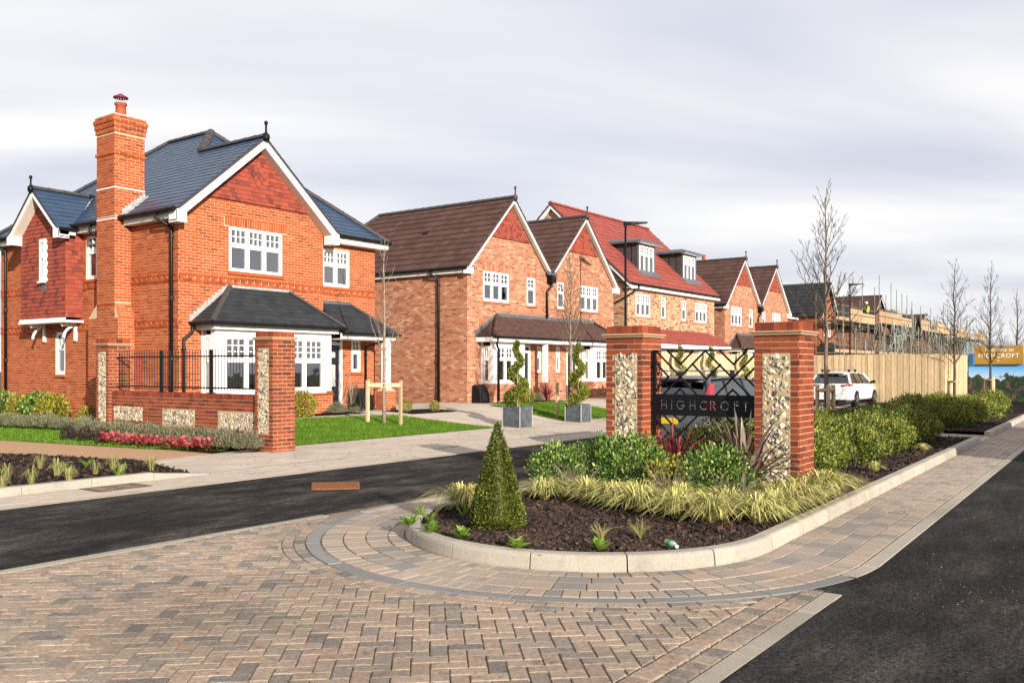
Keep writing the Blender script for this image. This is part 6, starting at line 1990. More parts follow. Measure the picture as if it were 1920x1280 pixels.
# --- arching variegated sedge
def sedge_mesh(seed, n=300, H=0.25, R_=0.52, mat='leaf_sedge'):
    r = random.Random(seed); m = MB()
    for i in range(n):
        a = r.uniform(0, math.tau); out = R_ * r.uniform(0.25, 1.0); h = H * r.uniform(0.55, 1.1) * (1.15 - 0.35 * out / R_)
        w = r.uniform(0.003, 0.0062); q = r.uniform(0, 0.05); b = Vector((q * math.cos(a), q * math.sin(a), 0))
        side = Vector((-math.sin(a), math.cos(a), 0)) * w; tw = r.gauss(0, 0.10)
        pts = []
        for t in (0, 0.3, 0.55, 0.8, 1.0):
            rr = out * t ** 1.15; z = h * 4 * t * (0.98 - t * 0.80) * 0.78
            aa = a + tw * t
            pts.append(b + Vector((rr * math.cos(aa), rr * math.sin(aa), max(0.005, z))))
        vs = []
        for p, k in zip(pts, (1, 1, 0.9, 0.6, 0.1)): vs += [p - side * k, p + side * k]
        m.add(vs, [(2 * j, 2 * j + 1, 2 * j + 3, 2 * j + 2) for j in range(4)])
    return datablock(m, 'blades', mat)
SG = [sedge_mesh(100 + k) for k in range(4)]
sg_spots = [(7.45, 6.05, 1.0), (8.55, 5.75, 0.9), (8.75, 5.30, 0.95), (8.55, 4.85, 1.0), (8.35, 4.42, 1.05), (8.30, 3.98, 1.0), (8.25, 3.58, 1.05), (8.45, 3.20, 1.0), (8.95, 3.18, 1.0), (9.5, 3.22, 1.05), (10.05, 3.25, 1.05), (10.6, 3.22, 1.1), (9.0, 4.75, 0.9), (9.05, 4.25, 0.9), (9.0, 3.7, 0.95), (9.7, 3.5, 0.9), (11.25, 3.32, 0.9), (8.05, 6.12, 0.8)]
sg_lab = ['beside the cone on the side road side', 'right behind the cone', 'below the first green shrub', 'left of the middle of the drift', 'in the middle of the drift', 'right of the middle of the drift', 'at the bend of the drift', 'nearest to the kerb bend', 'along the kerb, second from the bend', 'along the kerb, third from the bend', 'along the kerb below the right gate pillar', 'at the foot of the right gate pillar', 'in the back row below the large shrub', 'in the back row left of the spiky plant', 'in the back row near the bend', 'in the back row below the spiky plant', 'last along the kerb past the right pillar', 'low behind the cone']
for i, ((x, y, s), lb) in enumerate(zip(sg_spots, sg_lab)):
    plant('sedge_clump', 'pale variegated sedge clump ' + lb, 'ornamental grass', (x, y, 0.085), [('blades', SG[i % 4])], 'sedge drift on the island', i * 1.7, s * 1.16)

# --- spiky plants
def spiky_mesh(seed, n, L, w, mat, spread=0.8):
    r = random.Random(seed); m = MB()
    for i in range(n):
        a = r.uniform(0, math.tau); tilt = r.uniform(0.1, spread); l = L * r.uniform(0.6, 1.1); ww = w * r.uniform(0.7, 1.2)
        side = Vector((-math.sin(a), math.cos(a), 0)) * ww
        vs = []
        for t, k in ((0, 0.7), (0.35, 1.0), (0.7, 0.8), (0.9, 0.45), (1, 0.05)):
            an = tilt * (0.55 + 0.75 * t * t * (tilt / spread + 0.3))
            p = Vector((math.cos(a) * math.sin(an) * l * t + 0.03 * math.cos(a), math.sin(a) * math.sin(an) * l * t + 0.03 * math.sin(a), math.cos(an) * l * t))
            vs += [p - side * k, p + Vector((0, 0, -0.004)) , p + side * k]
        fs = []
        for j in range(4):
            fs += [(3 * j, 3 * j + 1, 3 * j + 4, 3 * j + 3), (3 * j + 1, 3 * j + 2, 3 * j + 5, 3 * j + 4)]
        m.add(vs, fs)
    return datablock(m, 'blades', mat)
plant('spiky_plant', 'tall spiky bronze plant in front of the right gate pillar', 'plant', (10.12, 3.98, 0.07), [('blades', spiky_mesh(7, 110, 1.02, 0.030, 'leaf_phormium', 1.05))])
plant('spiky_plant', 'spiky crimson plant below the left end of the lattice', 'plant', (10.42, 5.02, 0.07), [('blades', spiky_mesh(8, 66, 0.86, 0.020, 'leaf_crimson', 0.8))])
plant('spiky_plant', 'spiky bronze plant beside the front door of the nearest house', 'plant', (17.55, 18.3, T(18.3)), [('blades', spiky_mesh(9, 36, 1.0, 0.014, 'leaf_phormium', 0.6))])
plant('spiky_plant', 'spiky crimson plant by the first bay of the semi-detached pair', 'plant', (28.3, 18.9, T(18.9)), [('blades', spiky_mesh(10, 50, 0.85, 0.018, 'leaf_crimson', 0.9))])
tw = MB(); r_ = random.Random(4)
for i in range(70):
    a = r_.uniform(0, 6.28); q = r_.uniform(0.1, 0.42)
    tw.tube([(0, 0, 0), (q * .4 * math.cos(a), q * .4 * math.sin(a), 0.25), (q * math.cos(a + .2), q * math.sin(a + .2), r_.uniform(0.3, 0.55))], [0.003, 0.0025, 0.0015], 3)
TWG = datablock(tw, 'dry_stems', 'bark_pale')
for x, y, s, lab in ((9.05, 5.62, 0.8, 'dry brown grass tuft between the cone and the large green shrub'), (9.15, 4.45, 0.9, 'dry brown stems below the small green shrub'), (9.25, 3.75, 0.7, 'dry brown stems left of the spiky bronze plant')):
    plant('dry_grass', lab, 'plant', (x, y, 0.08), [('dry_stems', TWG)], None, x, s)

# --- small plants in the bark
def rosette(mat, n, L, w, seed, flowers=0):
    r = random.Random(seed); m = MB()
    for i in range(n):
        a = math.tau * i / n + r.uniform(-.2, .2); d = Vector((math.cos(a), math.sin(a), r.uniform(0.35, 1.6)))
        leaf_quad(m, Vector((0, 0, 0.01)), d, Vector((0, 0, 1)), L * r.uniform(0.7, 1.2), w * r.uniform(0.8, 1.2), 0.5)
    parts = [('leaves', datablock(m, 'leaves', mat))]
    if flowers:
        f_ = MB()
        for i in range(flowers):
            c = Vector((r.uniform(-.03, .03), r.uniform(-.03, .03), 0.055 + r.uniform(0, .015)))
            f_.add([c] + [c + Vector((0.020 * math.cos(math.tau * k / 10) * (1 if k % 2 else 0.75), 0.020 * math.sin(math.tau * k / 10) * (1 if k % 2 else 0.75), 0.006)) for k in range(10)], [(0, 1 + k, 1 + (k + 1) % 10) for k in range(10)])
        parts.append(('flowers', datablock(f_, 'flowers', 'petal_cream')))
    return parts
PR = rosette('leaf_lime', 16, 0.11, 0.034, 3, 8)
for i, (x, y, lab) in enumerate([(6.28, 5.75, 'primrose at the left end of the island, farthest from the main road'), (6.12, 5.34, 'primrose just left of the clipped cone'), (6.07, 4.94, 'primrose in front of the clipped cone'), (5.98, 4.30, 'primrose right of the cone, close to the kerb'), (6.32, 3.72, 'primrose nearest to the dropped green bottle')]):
    plant('primrose', lab, 'flower', (x, y, 0.10), PR, 'primroses in the bark', i * 1.1, 1.15)
LP = rosette('leaf_lime', 9, 0.16, 0.014, 6)
for i, (x, y, lab) in enumerate([(6.75, 6.05, 'strappy green plant at the back left of the island'), (6.55, 5.75, 'strappy green plant left of the cone in its shadow'), (7.0, 5.7, 'strappy green plant behind the cone')]):
    plant('strappy_plant', lab, 'plant', (x, y, 0.09), LP, 'young plants in the bark', i * 2.0, 1.0)
DT = datablock(tw, 'dry_blades', 'leaf_sedge')
for x, y, lab in ((6.75, 3.95, 'small dry grass tuft right of the cone'), (7.1, 3.75, 'flattened dry grass tuft near the sedge drift')):
    plant('grass_tuft', lab, 'ornamental grass', (x, y, 0.09), [('dry_blades', DT)], None, x * 3, 0.32)
r_ = random.Random(14)
YG = [sedge_mesh(300 + k, 40, 0.25, 0.17, 'leaf_tuft') for k in range(3)]
GS = datablock(tw, 'blades', 'leaf_sedge')
names = ['at the left edge of the picture', 'second along the kerb', 'third along the kerb', 'in the middle of the bed', 'right of the middle', 'close to the gully grating', 'near the resin path', 'near the tip of the bed', 'at the tip of the bed', 'behind the kerb joint', 'far left by the path', 'left by the path']
spots = [(5.42, 11.95), (5.95, 12.3), (6.35, 12.1), (6.6, 12.9), (7.0, 12.6), (7.15, 12.15), (7.5, 13.0), (7.75, 12.35), (7.95, 12.7), (5.9, 12.9), (6.2, 14.2), (6.9, 14.0)]
for i, ((x, y), nm) in enumerate(zip(spots, names)):
    plant('young_grass', 'young pale grass tuft %s in the left bed' % nm, 'ornamental grass', (x, y, 0.05), [('blades', YG[i % 3])], 'young grasses in the left bed', i, r_.uniform(0.8, 1.1))
for i, (x, y, nm) in enumerate([(6.1, 13.4, 'behind the leftmost tufts'), (6.85, 13.2, 'in the middle'), (7.35, 13.5, 'near the path'), (7.0, 12.0, 'by the kerb')]):
    plant('strappy_plant', 'bright green strappy plant in the left bed, ' + nm, 'plant', (x, y, 0.05), LP, 'young plants in the left bed', i, 1.2)

# --- lavender, heuchera and shrubs around the garden wall
LV = []
for k in range(3):
    r = random.Random(60 + k); m = MB()
    for i in range(1500):
        a = r.uniform(0, math.tau); q = math.sqrt(r.random()); el = r.uniform(0.25, 1.45)
        d = Vector((math.cos(a) * math.cos(el), math.sin(a) * math.cos(el), math.sin(el)))
        L = 0.40 * (0.85 + 0.25 * noise.noise(d * 2 + Vector((k, 0, 0))))
        p = d * L * r.uniform(0.45, 0.95); p.z *= 0.95
        leaf_quad(m, p + Vector((0, 0, 0.02)), d + Vector((0, 0, 0.9)) + rnd_dir(r) * 0.3, rnd_dir(r), r.uniform(0.05, 0.085), 0.006)
    LV.append(datablock(m, 'foliage', 'leaf_lavender'))
r_ = random.Random(31)
for i in range(14):
    y = 13.95 + i * 0.46; x = 10.72 + 0.012 * i
    lab = 'grey green lavender bush at the foot of the garden wall, number %d from the footway end' % (i + 1)
    lab = ['grey green lavender bush against the near corner of the right wall pillar', 'grey green lavender bush left of the right wall pillar', 'lavender bush below the right end of the right flint panel', 'lavender bush below the left end of the right flint panel', 'lavender bush between the right and middle flint panels', 'lavender bush below the right end of the middle flint panel', 'lavender bush below the middle of the middle flint panel', 'lavender bush below the left end of the middle flint panel', 'lavender bush between the middle and left flint panels', 'lavender bush below the right end of the left flint panel', 'lavender bush below the middle of the left flint panel', 'lavender bush below the left end of the left flint panel', 'lavender bush at the foot of the far left wall pillar', 'lavender bush left of the far wall pillar'][i]
    plant('lavender', lab, 'lavender', (x, y, 0.01), [('foliage', LV[i % 3])], 'lavender row along the garden wall', i * 1.9, r_.uniform(1.05, 1.25))
for i in range(9):
    y = 20.6 + i * 0.62; x = 11.9 - 0.08 * i
    lab = 'lavender bush by the side wall, ' + ['nearest to the far wall pillar', 'second from the far wall pillar', 'third from the far wall pillar', 'fourth from the far wall pillar', 'fifth from the far wall pillar', 'sixth from the far wall pillar', 'seventh from the far wall pillar', 'next to last at the left edge', 'last at the left edge'][i]
    plant('lavender', lab, 'lavender', (x, y, 0.01), [('foliage', LV[(i + 1) % 3])], 'lavender row by the side wall', i * 1.3, r_.uniform(1.0, 1.2))
HE = []
for k in range(2):
    r = random.Random(80 + k); m = MB()
    for i in range(110):
        a = r.uniform(0, math.tau); q = 0.22 * math.sqrt(r.random()); p = Vector((q * math.cos(a), q * math.sin(a), r.uniform(0.05, 0.2)))
        leaf_quad(m, p, Vector((math.cos(a), math.sin(a), 0.5)) + rnd_dir(r) * 0.6, Vector((0, 0, 1)), r.uniform(0.06, 0.10), 0.032, 0.2)
    HE.append(datablock(m, 'leaves', 'leaf_heuchera'))
for i, (x, y, nm) in enumerate([(10.22, 17.75, 'leftmost of the pink row'), (10.22, 17.2, 'second from the left'), (10.24, 16.75, 'third from the left'), (10.27, 16.35, 'tallest in the middle'), (10.32, 15.6, 'right of the gap'), (10.36, 15.2, 'second from the right'), (10.42, 14.75, 'rightmost of the pink row')]):
    plant('heuchera', 'pink leaved heuchera below the lavender, ' + nm, 'plant', (x, y, 0.01), [('leaves', HE[i % 2])], 'pink heucheras by the wall', i, 1.1)
DK = datablock(bush_mesh('foliage', 'leaf_dark', 900, clump_shape(0.22, 0.22, 0.24, 8, 0.4, 2), 0.045, 0.012, 99, upright=0.8, height=0.4), 'foliage', 'leaf_dark')
for i, (x, y, nm) in enumerate([(10.25, 19.6, 'leftmost on the lawn'), (10.28, 18.9, 'second on the lawn'), (10.32, 18.25, 'beside the pink row'), (10.75, 20.2, 'behind the far wall pillar')]):
    plant('dark_shrub', 'low dark purple shrub, ' + nm, 'shrub', (x, y, 0.01), [('foliage', DK)], 'dark shrubs at the left', i, 0.72)
YS = [datablock(bush_mesh('foliage', 'leaf_yellow', 1500, clump_shape(0.36, 0.36, 0.40, 50 + k, 0.35, 2.3), 0.07, 0.018, 120 + k, upright=0.8, height=0.66), 'foliage', 'leaf_yellow') for k in range(2)]
GS2 = datablock(bush_mesh('foliage', 'leaf_green', 1500, clump_shape(0.42, 0.42, 0.45, 55, 0.35, 2.3), 0.08, 0.022, 130, upright=0.8, height=0.75), 'foliage', 'leaf_green')
for i, (x, y, me, s, lab) in enumerate([(15.0, 18.15, 0, 0.72, 'golden shrub below the bay window, left of the pair'), (15.75, 18.2, 1, 0.9, 'golden shrub below the bay window, right of the pair'), (12.35, 26.0, 0, 1.15, 'golden shrub by the side wall at the left edge'), (12.35, 24.4, 1, 1.2, 'golden shrub by the side wall below the narrow window'), (12.35, 25.2, 2, 1.1, 'green shrub by the side wall between two golden shrubs'), (12.35, 21.4, 2, 0.9, 'green shrub by the side wall next to the far wall pillar'), (12.35, 22.6, 0, 0.8, 'small golden shrub by the side wall'), (12.3, 27.2, 2, 1.1, 'green shrub at the far left corner of the house'), (19.35, 17.9, 0, 0.5, 'low golden plant by the porch pier'), (20.3, 17.6, 1, 0.42, 'low golden plant beside the drive'), (26.6, 19.0, 0, 0.75, 'small golden shrub by the downpipe of the semi-detached pair'), (27.0, 18.9, 1, 0.7, 'small golden shrub below the first bay of the semi-detached pair')]):
    plant('garden_shrub', lab, 'shrub', (x, y, T2(x, y)), [('foliage', GS2 if me == 2 else YS[me])], None, i * 1.1, s)
for i, (x, y, s, lab) in enumerate([(16.75, 18.0, 1.0, 'grey green lavender bush beside the path to the front door'), (17.3, 17.9, 0.9, 'second lavender bush beside the path to the front door'), (27.5, 18.85, 0.9, 'lavender bush below the first bay of the semi-detached pair')]):
    plant('lavender', lab, 'lavender', (x, y, T(y)), [('foliage', LV[i % 3])], None, i, s)
BM = MB()
for poly, nm in (([(13.2, 18.1), (17.9, 18.1), (17.9, 18.75), (13.2, 18.8)], 'front'), ([(25.6, 18.5), (29.2, 18.5), (29.2, 19.6), (25.6, 19.6)], 'pair'), ([(19.0, 17.3), (21.0, 17.3), (21.0, 18.2), (19.0, 18.6)], 'drive')):
    tag(sheet('mulch_bed', poly, 0.02, 'soil'), {'front': 'dark mulch bed below the bay of the nearest house', 'pair': 'dark mulch bed below the first bay of the semi-detached pair', 'drive': 'dark mulch strip beside the drive'}[nm])
tag(sheet('mulch_bed', [(10.2, 14.2), (11.15, 13.8), (11.15, 19.4), (10.9, 20.4), (10.1, 20.0), (10.2, 15.6)], 0.018, 'soil', flat=True), 'dark mulch bed at the foot of the garden wall')
tag(sheet('door_path', [(16.9, 17.1), (18.6, 17.1), (18.6, 19.4), (17.3, 19.4)], 0.016, 'drive'), 'pale path to the front door of the nearest house')

# ------------------------------------------------------------------ bare trees
def tree_meshes(seed, H, trunk_r, first, nb, spread, up, twig, trunk_h=None):
    r = random.Random(seed); tr = MB(); br = MB()
    pts = [Vector((0, 0, -0.05))]; rr = [trunk_r * 1.25]
    n = 12
    for i in range(1, n + 1):
        t = i / n
        pts.append(Vector((r.gauss(0, 0.004) * H * t, r.gauss(0, 0.004) * H * t, H * t))); rr.append(trunk_r * (1 - t) ** 0.9 + 0.006)
    tr.tube(pts, rr, 8)
    def at(t):
        k = t * n; i = min(n - 1, int(k)); return pts[i].lerp(pts[i + 1], k - i)
    def branch(p, d, L, rad_, depth):
        k = max(4, int(L / 0.18)); q = [p]; rs = [rad_]
        dd = d.normalized()
        for i in range(k):
            dd = (dd + Vector((r.gauss(0, .09), r.gauss(0, .09), up * 0.12 + r.gauss(0, .05)))).normalized()
            q.append(q[-1] + dd * L / k); rs.append(max(0.0038, rad_ * (1 - (i + 1) / k) ** 0.7))
        br.tube(q, rs, 5 if depth == 0 else 3)
        if depth < twig:
            m_ = int(L / (0.15 if depth == 0 else 0.16)) + 1
            for i in range(m_):
                t = r.uniform(0.15, 0.95); j = min(k - 1, int(t * k)); bp = q[j].lerp(q[j + 1], t * k - j)
                base = (q[j + 1] - q[j]).normalized(); side = rnd_dir(r); side = (side - base * side.dot(base)).normalized()
                branch(bp, base * 0.75 + side * 0.75 + Vector((0, 0, up * 0.4)), L * r.uniform(0.22, 0.5) * (1.1 - 0.5 * t), rad_ * 0.45, depth + 1)
    for i in range(nb):
        t = first + (1 - first) * (i + r.random()) / nb * 0.94
        a = i * 2.4 + r.uniform(-.5, .5)
        L = spread * H * (1.25 - t) * r.uniform(0.7, 1.15)
        el = 0.55 + 0.6 * t + r.uniform(-.12, .12)
        branch(at(t), Vector((math.cos(a) * math.cos(el), math.sin(a) * math.cos(el), math.sin(el))), L, trunk_r * 0.42 * (1.15 - t), 0)
    return tr, br
def bare_tree(label, loc, seed, H, trunk_r, first, nb, spread, up, twig, mt, mb, group=None):
    tr, br = tree_meshes(seed, H, trunk_r, first, nb, spread, up, twig)
    h = thing('bare_tree', label, 'tree', loc, 0, group)
    for pn, m, mat in (('trunk', tr, mt), ('crown', br, mb)):
        o = bpy.data.objects.new(pn, datablock(m, pn, mat, True)); COL.objects.link(o); o.parent = h
    return h
bare_tree('slender pale-barked young tree with bare twigs on the front lawn', (16.6, 16.1, T(16.1)), 3, 4.7, 0.042, 0.33, 20, 0.26, 1.6, 1, 'bark_pale', 'bark_pale')
bare_tree('young bare tree in front of the semi-detached pair, behind the planters', (23.3, 14.7, T(14.7)), 8, 5.0, 0.05, 0.36, 44, 0.34, 1.2, 1, 'bark_pale', 'bark')
bare_tree('tall bare tree tied to three stakes behind the right gate pillar', (20.2, 6.05, 0.08), 12, 5.45, 0.055, 0.34, 34, 0.29, 0.8, 2, 'bark', 'bark_dark', 'bare street trees along the hedge')
bare_tree('bare staked tree standing before the end of the timber fence', (35.6, 6.1, 0.08), 17, 5.3, 0.05, 0.28, 34, 0.29, 0.8, 2, 'bark_dark', 'bark_dark', 'bare street trees along the hedge')
bare_tree('bare tree rising in front of the gold welcome sign', (41.8, 5.8, 0.08), 23, 5.7, 0.052, 0.26, 34, 0.26, 0.9, 2, 'bark_dark', 'bark_dark', 'bare street trees along the hedge')
bare_tree('bare tree at the right edge beyond the welcome sign', (52.0, 6.0, 0.05), 29, 5.6, 0.06, 0.25, 28, 0.22, 1.2, 2, 'bark_dark', 'bark_dark', 'bare street trees along the hedge')

def stake_frame(label, loc, two=True):
    x, y, z = loc
    h = thing('tree_stake', label, 'tree stake', loc)
    dx, dy = 0.40 * 0.588 * 1.05, -0.40 * 0.809 * 1.05
    for s in ((-1, 1) if two else (-1,)):
        MB().box(x + s * dx - 0.035, y + s * dy - 0.035, z - 0.1, x + s * dx + 0.035, y + s * dy + 0.035, z + 1.12).build('stake', 'stake_wood', h)
    if two:
        A, B = Vector((x - dx, y - dy, z + 1.0)), Vector((x + dx, y + dy, z + 1.0)); n_ = Vector((-0.809, -0.588, 0)) * 0.055
        MB().prism([A + n_ + Vector((0, 0, -.05)), B + n_ + Vector((0, 0, -.05)), B + n_ + Vector((0, 0, .05)), A + n_ + Vector((0, 0, .05))], -n_ * 0.6).build('cross_rail', 'stake_wood', h)
    MB().lathe([(0.062, -0.025), (0.062, 0.025)], (x, y, z + 1.0), 10).build('tree_tie', 'black_plastic', h)
stake_frame('pale timber stake frame holding the young tree on the front lawn', (16.6, 16.1, T(16.1)))
stake_frame('single pale timber stake beside the tree behind the planters', (23.3, 14.7, T(14.7)), False)
def post_stakes(label, loc, n=3):
    x, y, z = loc; h = thing('tree_stake', label, 'tree stake', loc)
    for i in range(n):
        a = rad(-54) + math.tau * i / n + 0.4
        px, py = x + 0.20 * math.cos(a), y + 0.20 * math.sin(a)
        MB().tube([(px, py, z - 0.1), (px, py, z + 1.18)], 0.045, 9).build('stake', 'stake_wood', h, smooth=True)
    for i in range(n):
        a, b = rad(-54) + math.tau * i / n + 0.4, rad(-54) + math.tau * (i + 1) / n + 0.4
        MB().tube([(x + 0.22 * math.cos(a), y + 0.22 * math.sin(a), z + 1.06), (x + 0.22 * math.cos(b), y + 0.22 * math.sin(b), z + 1.06)], 0.04, 8).build('cross_rail', 'stake_wood', h, smooth=True)
    MB().lathe([(0.09, -0.03), (0.09, 0.03)], (x, y, z + 1.08), 10).build('tree_tie', 'black_plastic', h)
post_stakes('three round stakes round the tall tree behind the right gate pillar', (20.2, 6.05, 0.05))
post_stakes('round stakes round the tree before the end of the timber fence', (35.6, 6.1, 0.05))
post_stakes('round stakes round the tree in front of the gold welcome sign', (41.8, 5.8, 0.05))
for (x, y, nm) in ((16.6, 16.1, 'on the front lawn'), (23.3, 14.7, 'behind the planters')):
    m = MB(); n_ = 18
    m.add([(x, y, T(y) + 0.035)] + [(x + (0.32 + 0.06 * noise.noise(Vector((i, x, 0)))) * math.cos(math.tau * i / n_), y + 0.32 * math.sin(math.tau * i / n_), T(y + .3 * math.sin(math.tau * i / n_)) + 0.016) for i in range(n_)], [(0, 1 + i, 1 + (i + 1) % n_) for i in range(n_)])
    tag(m.build('mulch_circle', 'soil', None, fix=False), 'round patch of dark mulch under the tree ' + nm, kind='structure')

# ------------------------------------------------------------------ spiral topiary in square planters
def spiral_mesh(seed, H, R0_, turns, n=5200):
    r = random.Random(seed); m = MB(); tk = MB()
    tk.tube([(0, 0, -0.1), (0.01, 0, H * 0.5), (0, 0, H * 0.97)], [0.022, 0.016, 0.006], 6)
    for i in range(n):
        t = r.random() ** 1.25
        a = t * turns * math.tau + seed
        rr = R0_ * (1 - t) ** 0.8 * 0.66 + 0.012; tube_r = R0_ * (0.36 * (1 - t) + 0.14)
        c = Vector((rr * math.cos(a), rr * math.sin(a), 0.14 + t * (H - 0.16)))
        d = rnd_dir(r)
        p = c + d * tube_r * (1 - 0.35 * r.random() ** 2) * (1 + 0.2 * noise.noise(c * 6))
        leaf_quad(m, p, d + rnd_dir(r) * 0.6 + Vector((0, 0, 0.5)), rnd_dir(r), r.uniform(0.045, 0.08), r.uniform(0.013, 0.022))
    return [('foliage', datablock(m, 'foliage', 'leaf_thuja')), ('trunk', datablock(tk, 'trunk', 'bark_pale'))]
def planter(label, x, y, w, hgt):
    z = T(y) + 0.006
    h = thing('planter', label, 'planter', (x, y, z))
    m = MB(); t = 0.035
    m.box(x - w, y - w, z, x + w, y - w + t, z + hgt); m.box(x - w, y + w - t, z, x + w, y + w, z + hgt); m.box(x - w, y - w + t, z, x - w + t, y + w - t, z + hgt); m.box(x + w - t, y - w + t, z, x + w, y + w - t, z + hgt)
    m.build('box', 'planter_lead', h)
    for a, b in ((-1, -1), (1, -1), (-1, 1), (1, 1)):
        MB().box(x + a * w - 0.012, y + b * w - 0.012, z + 0.005, x + a * w + 0.012, y + b * w + 0.012, z + hgt - 0.005).build('corner_strip', 'lead_pale', h)
    MB().box(x - w + t, y - w + t, z + hgt * 0.5, x + w - t, y + w - t, z + hgt - 0.06).build('compost', 'soil', h)
mat_plain('planter_lead', (0.085, 0.095, 0.108), 0.6, 0.4, nscale=6, namt=0.45, bump=0.4, bscale=30)
planter('square lead grey planter, nearer of the two on the footway', 19.72, 14.15, 0.285, 0.55)
planter('square lead grey planter, farther of the two on the footway', 22.72, 14.08, 0.275, 0.52)
plant('spiral_topiary', 'spiral clipped conifer in the nearer lead planter', 'topiary', (19.72, 14.15, T(14.15) + 0.5), spiral_mesh(1, 1.80, 0.325, 2.4), 'spiral topiary')
plant('spiral_topiary', 'spiral clipped conifer in the farther lead planter', 'topiary', (22.72, 14.08, T(14.1) + 0.46), spiral_mesh(2.6, 1.85, 0.325, 2.4), 'spiral topiary')
SPM = spiral_mesh(3, 2.1, 0.36, 2.6, 3200)
for i, (u, lab) in enumerate(((0, 'spiral clipped conifer against the fence, left of the three behind the lattice'), (1, 'spiral clipped conifer against the fence, middle of the three behind the lattice'), (2, 'spiral clipped conifer against the fence, right of the three behind the lattice'))):
    plant('spiral_topiary', lab, 'topiary', ((31.4, 34.3, 37.9)[i], 14.9, T(14.9) + 0.3), SPM, 'spiral topiary', i * 0.4, 1.0)
    planter(['square lead planter below the left spiral at the fence', 'square lead planter below the middle spiral at the fence', 'square lead planter below the right spiral at the fence'][i], (31.4, 34.3, 37.9)[i], 14.9, 0.25, 0.36)

PG = sedge_mesh(555, 120, 0.16, 0.22)
for x, y, lab in ((13.75, 3.42, 'small pale grass tuft at the foot of the hedge, nearest to the right gate pillar'), (17.6, 3.55, 'small pale grass tuft at the foot of the hedge, halfway to the paved gap'), (30.5, 4.0, 'small pale grass tuft at the foot of the hedge beyond the paved gap')):
    plant('grass_tuft', lab, 'ornamental grass', (x, y, 0.08), [('blades', PG)], None, x, 1.0)
# ------------------------------------------------------------------ cars
mat_plain('car_silver', (0.125, 0.13, 0.145), 0.25, 0.5, 0.45, nscale=2, namt=0.04)
mat_plain('car_white', (0.78, 0.78, 0.79), 0.22, 0.5, 0.0, nscale=2, namt=0.02)
mat_plain('tyre', (0.012, 0.012, 0.013), 0.85, 0.2, nscale=20, namt=0.2)
mat_plain('alloy', (0.45, 0.46, 0.47), 0.3, 0.5, 0.8, nscale=8, namt=0.1)
mat_plain('lamp_red', (0.36, 0.012, 0.02), 0.15, 0.6, nscale=9, namt=0.1)
mat_plain('trim_black', (0.015, 0.015, 0.016), 0.6, 0.3, nscale=9, namt=0.1)
mat_plain('plate_yellow', (0.65, 0.46, 0.03), 0.4, 0.4, nscale=9, namt=0.04)
mat_plain('seat_cloth', (0.02, 0.022, 0.026), 0.9, 0.1, nscale=9, namt=0.1)

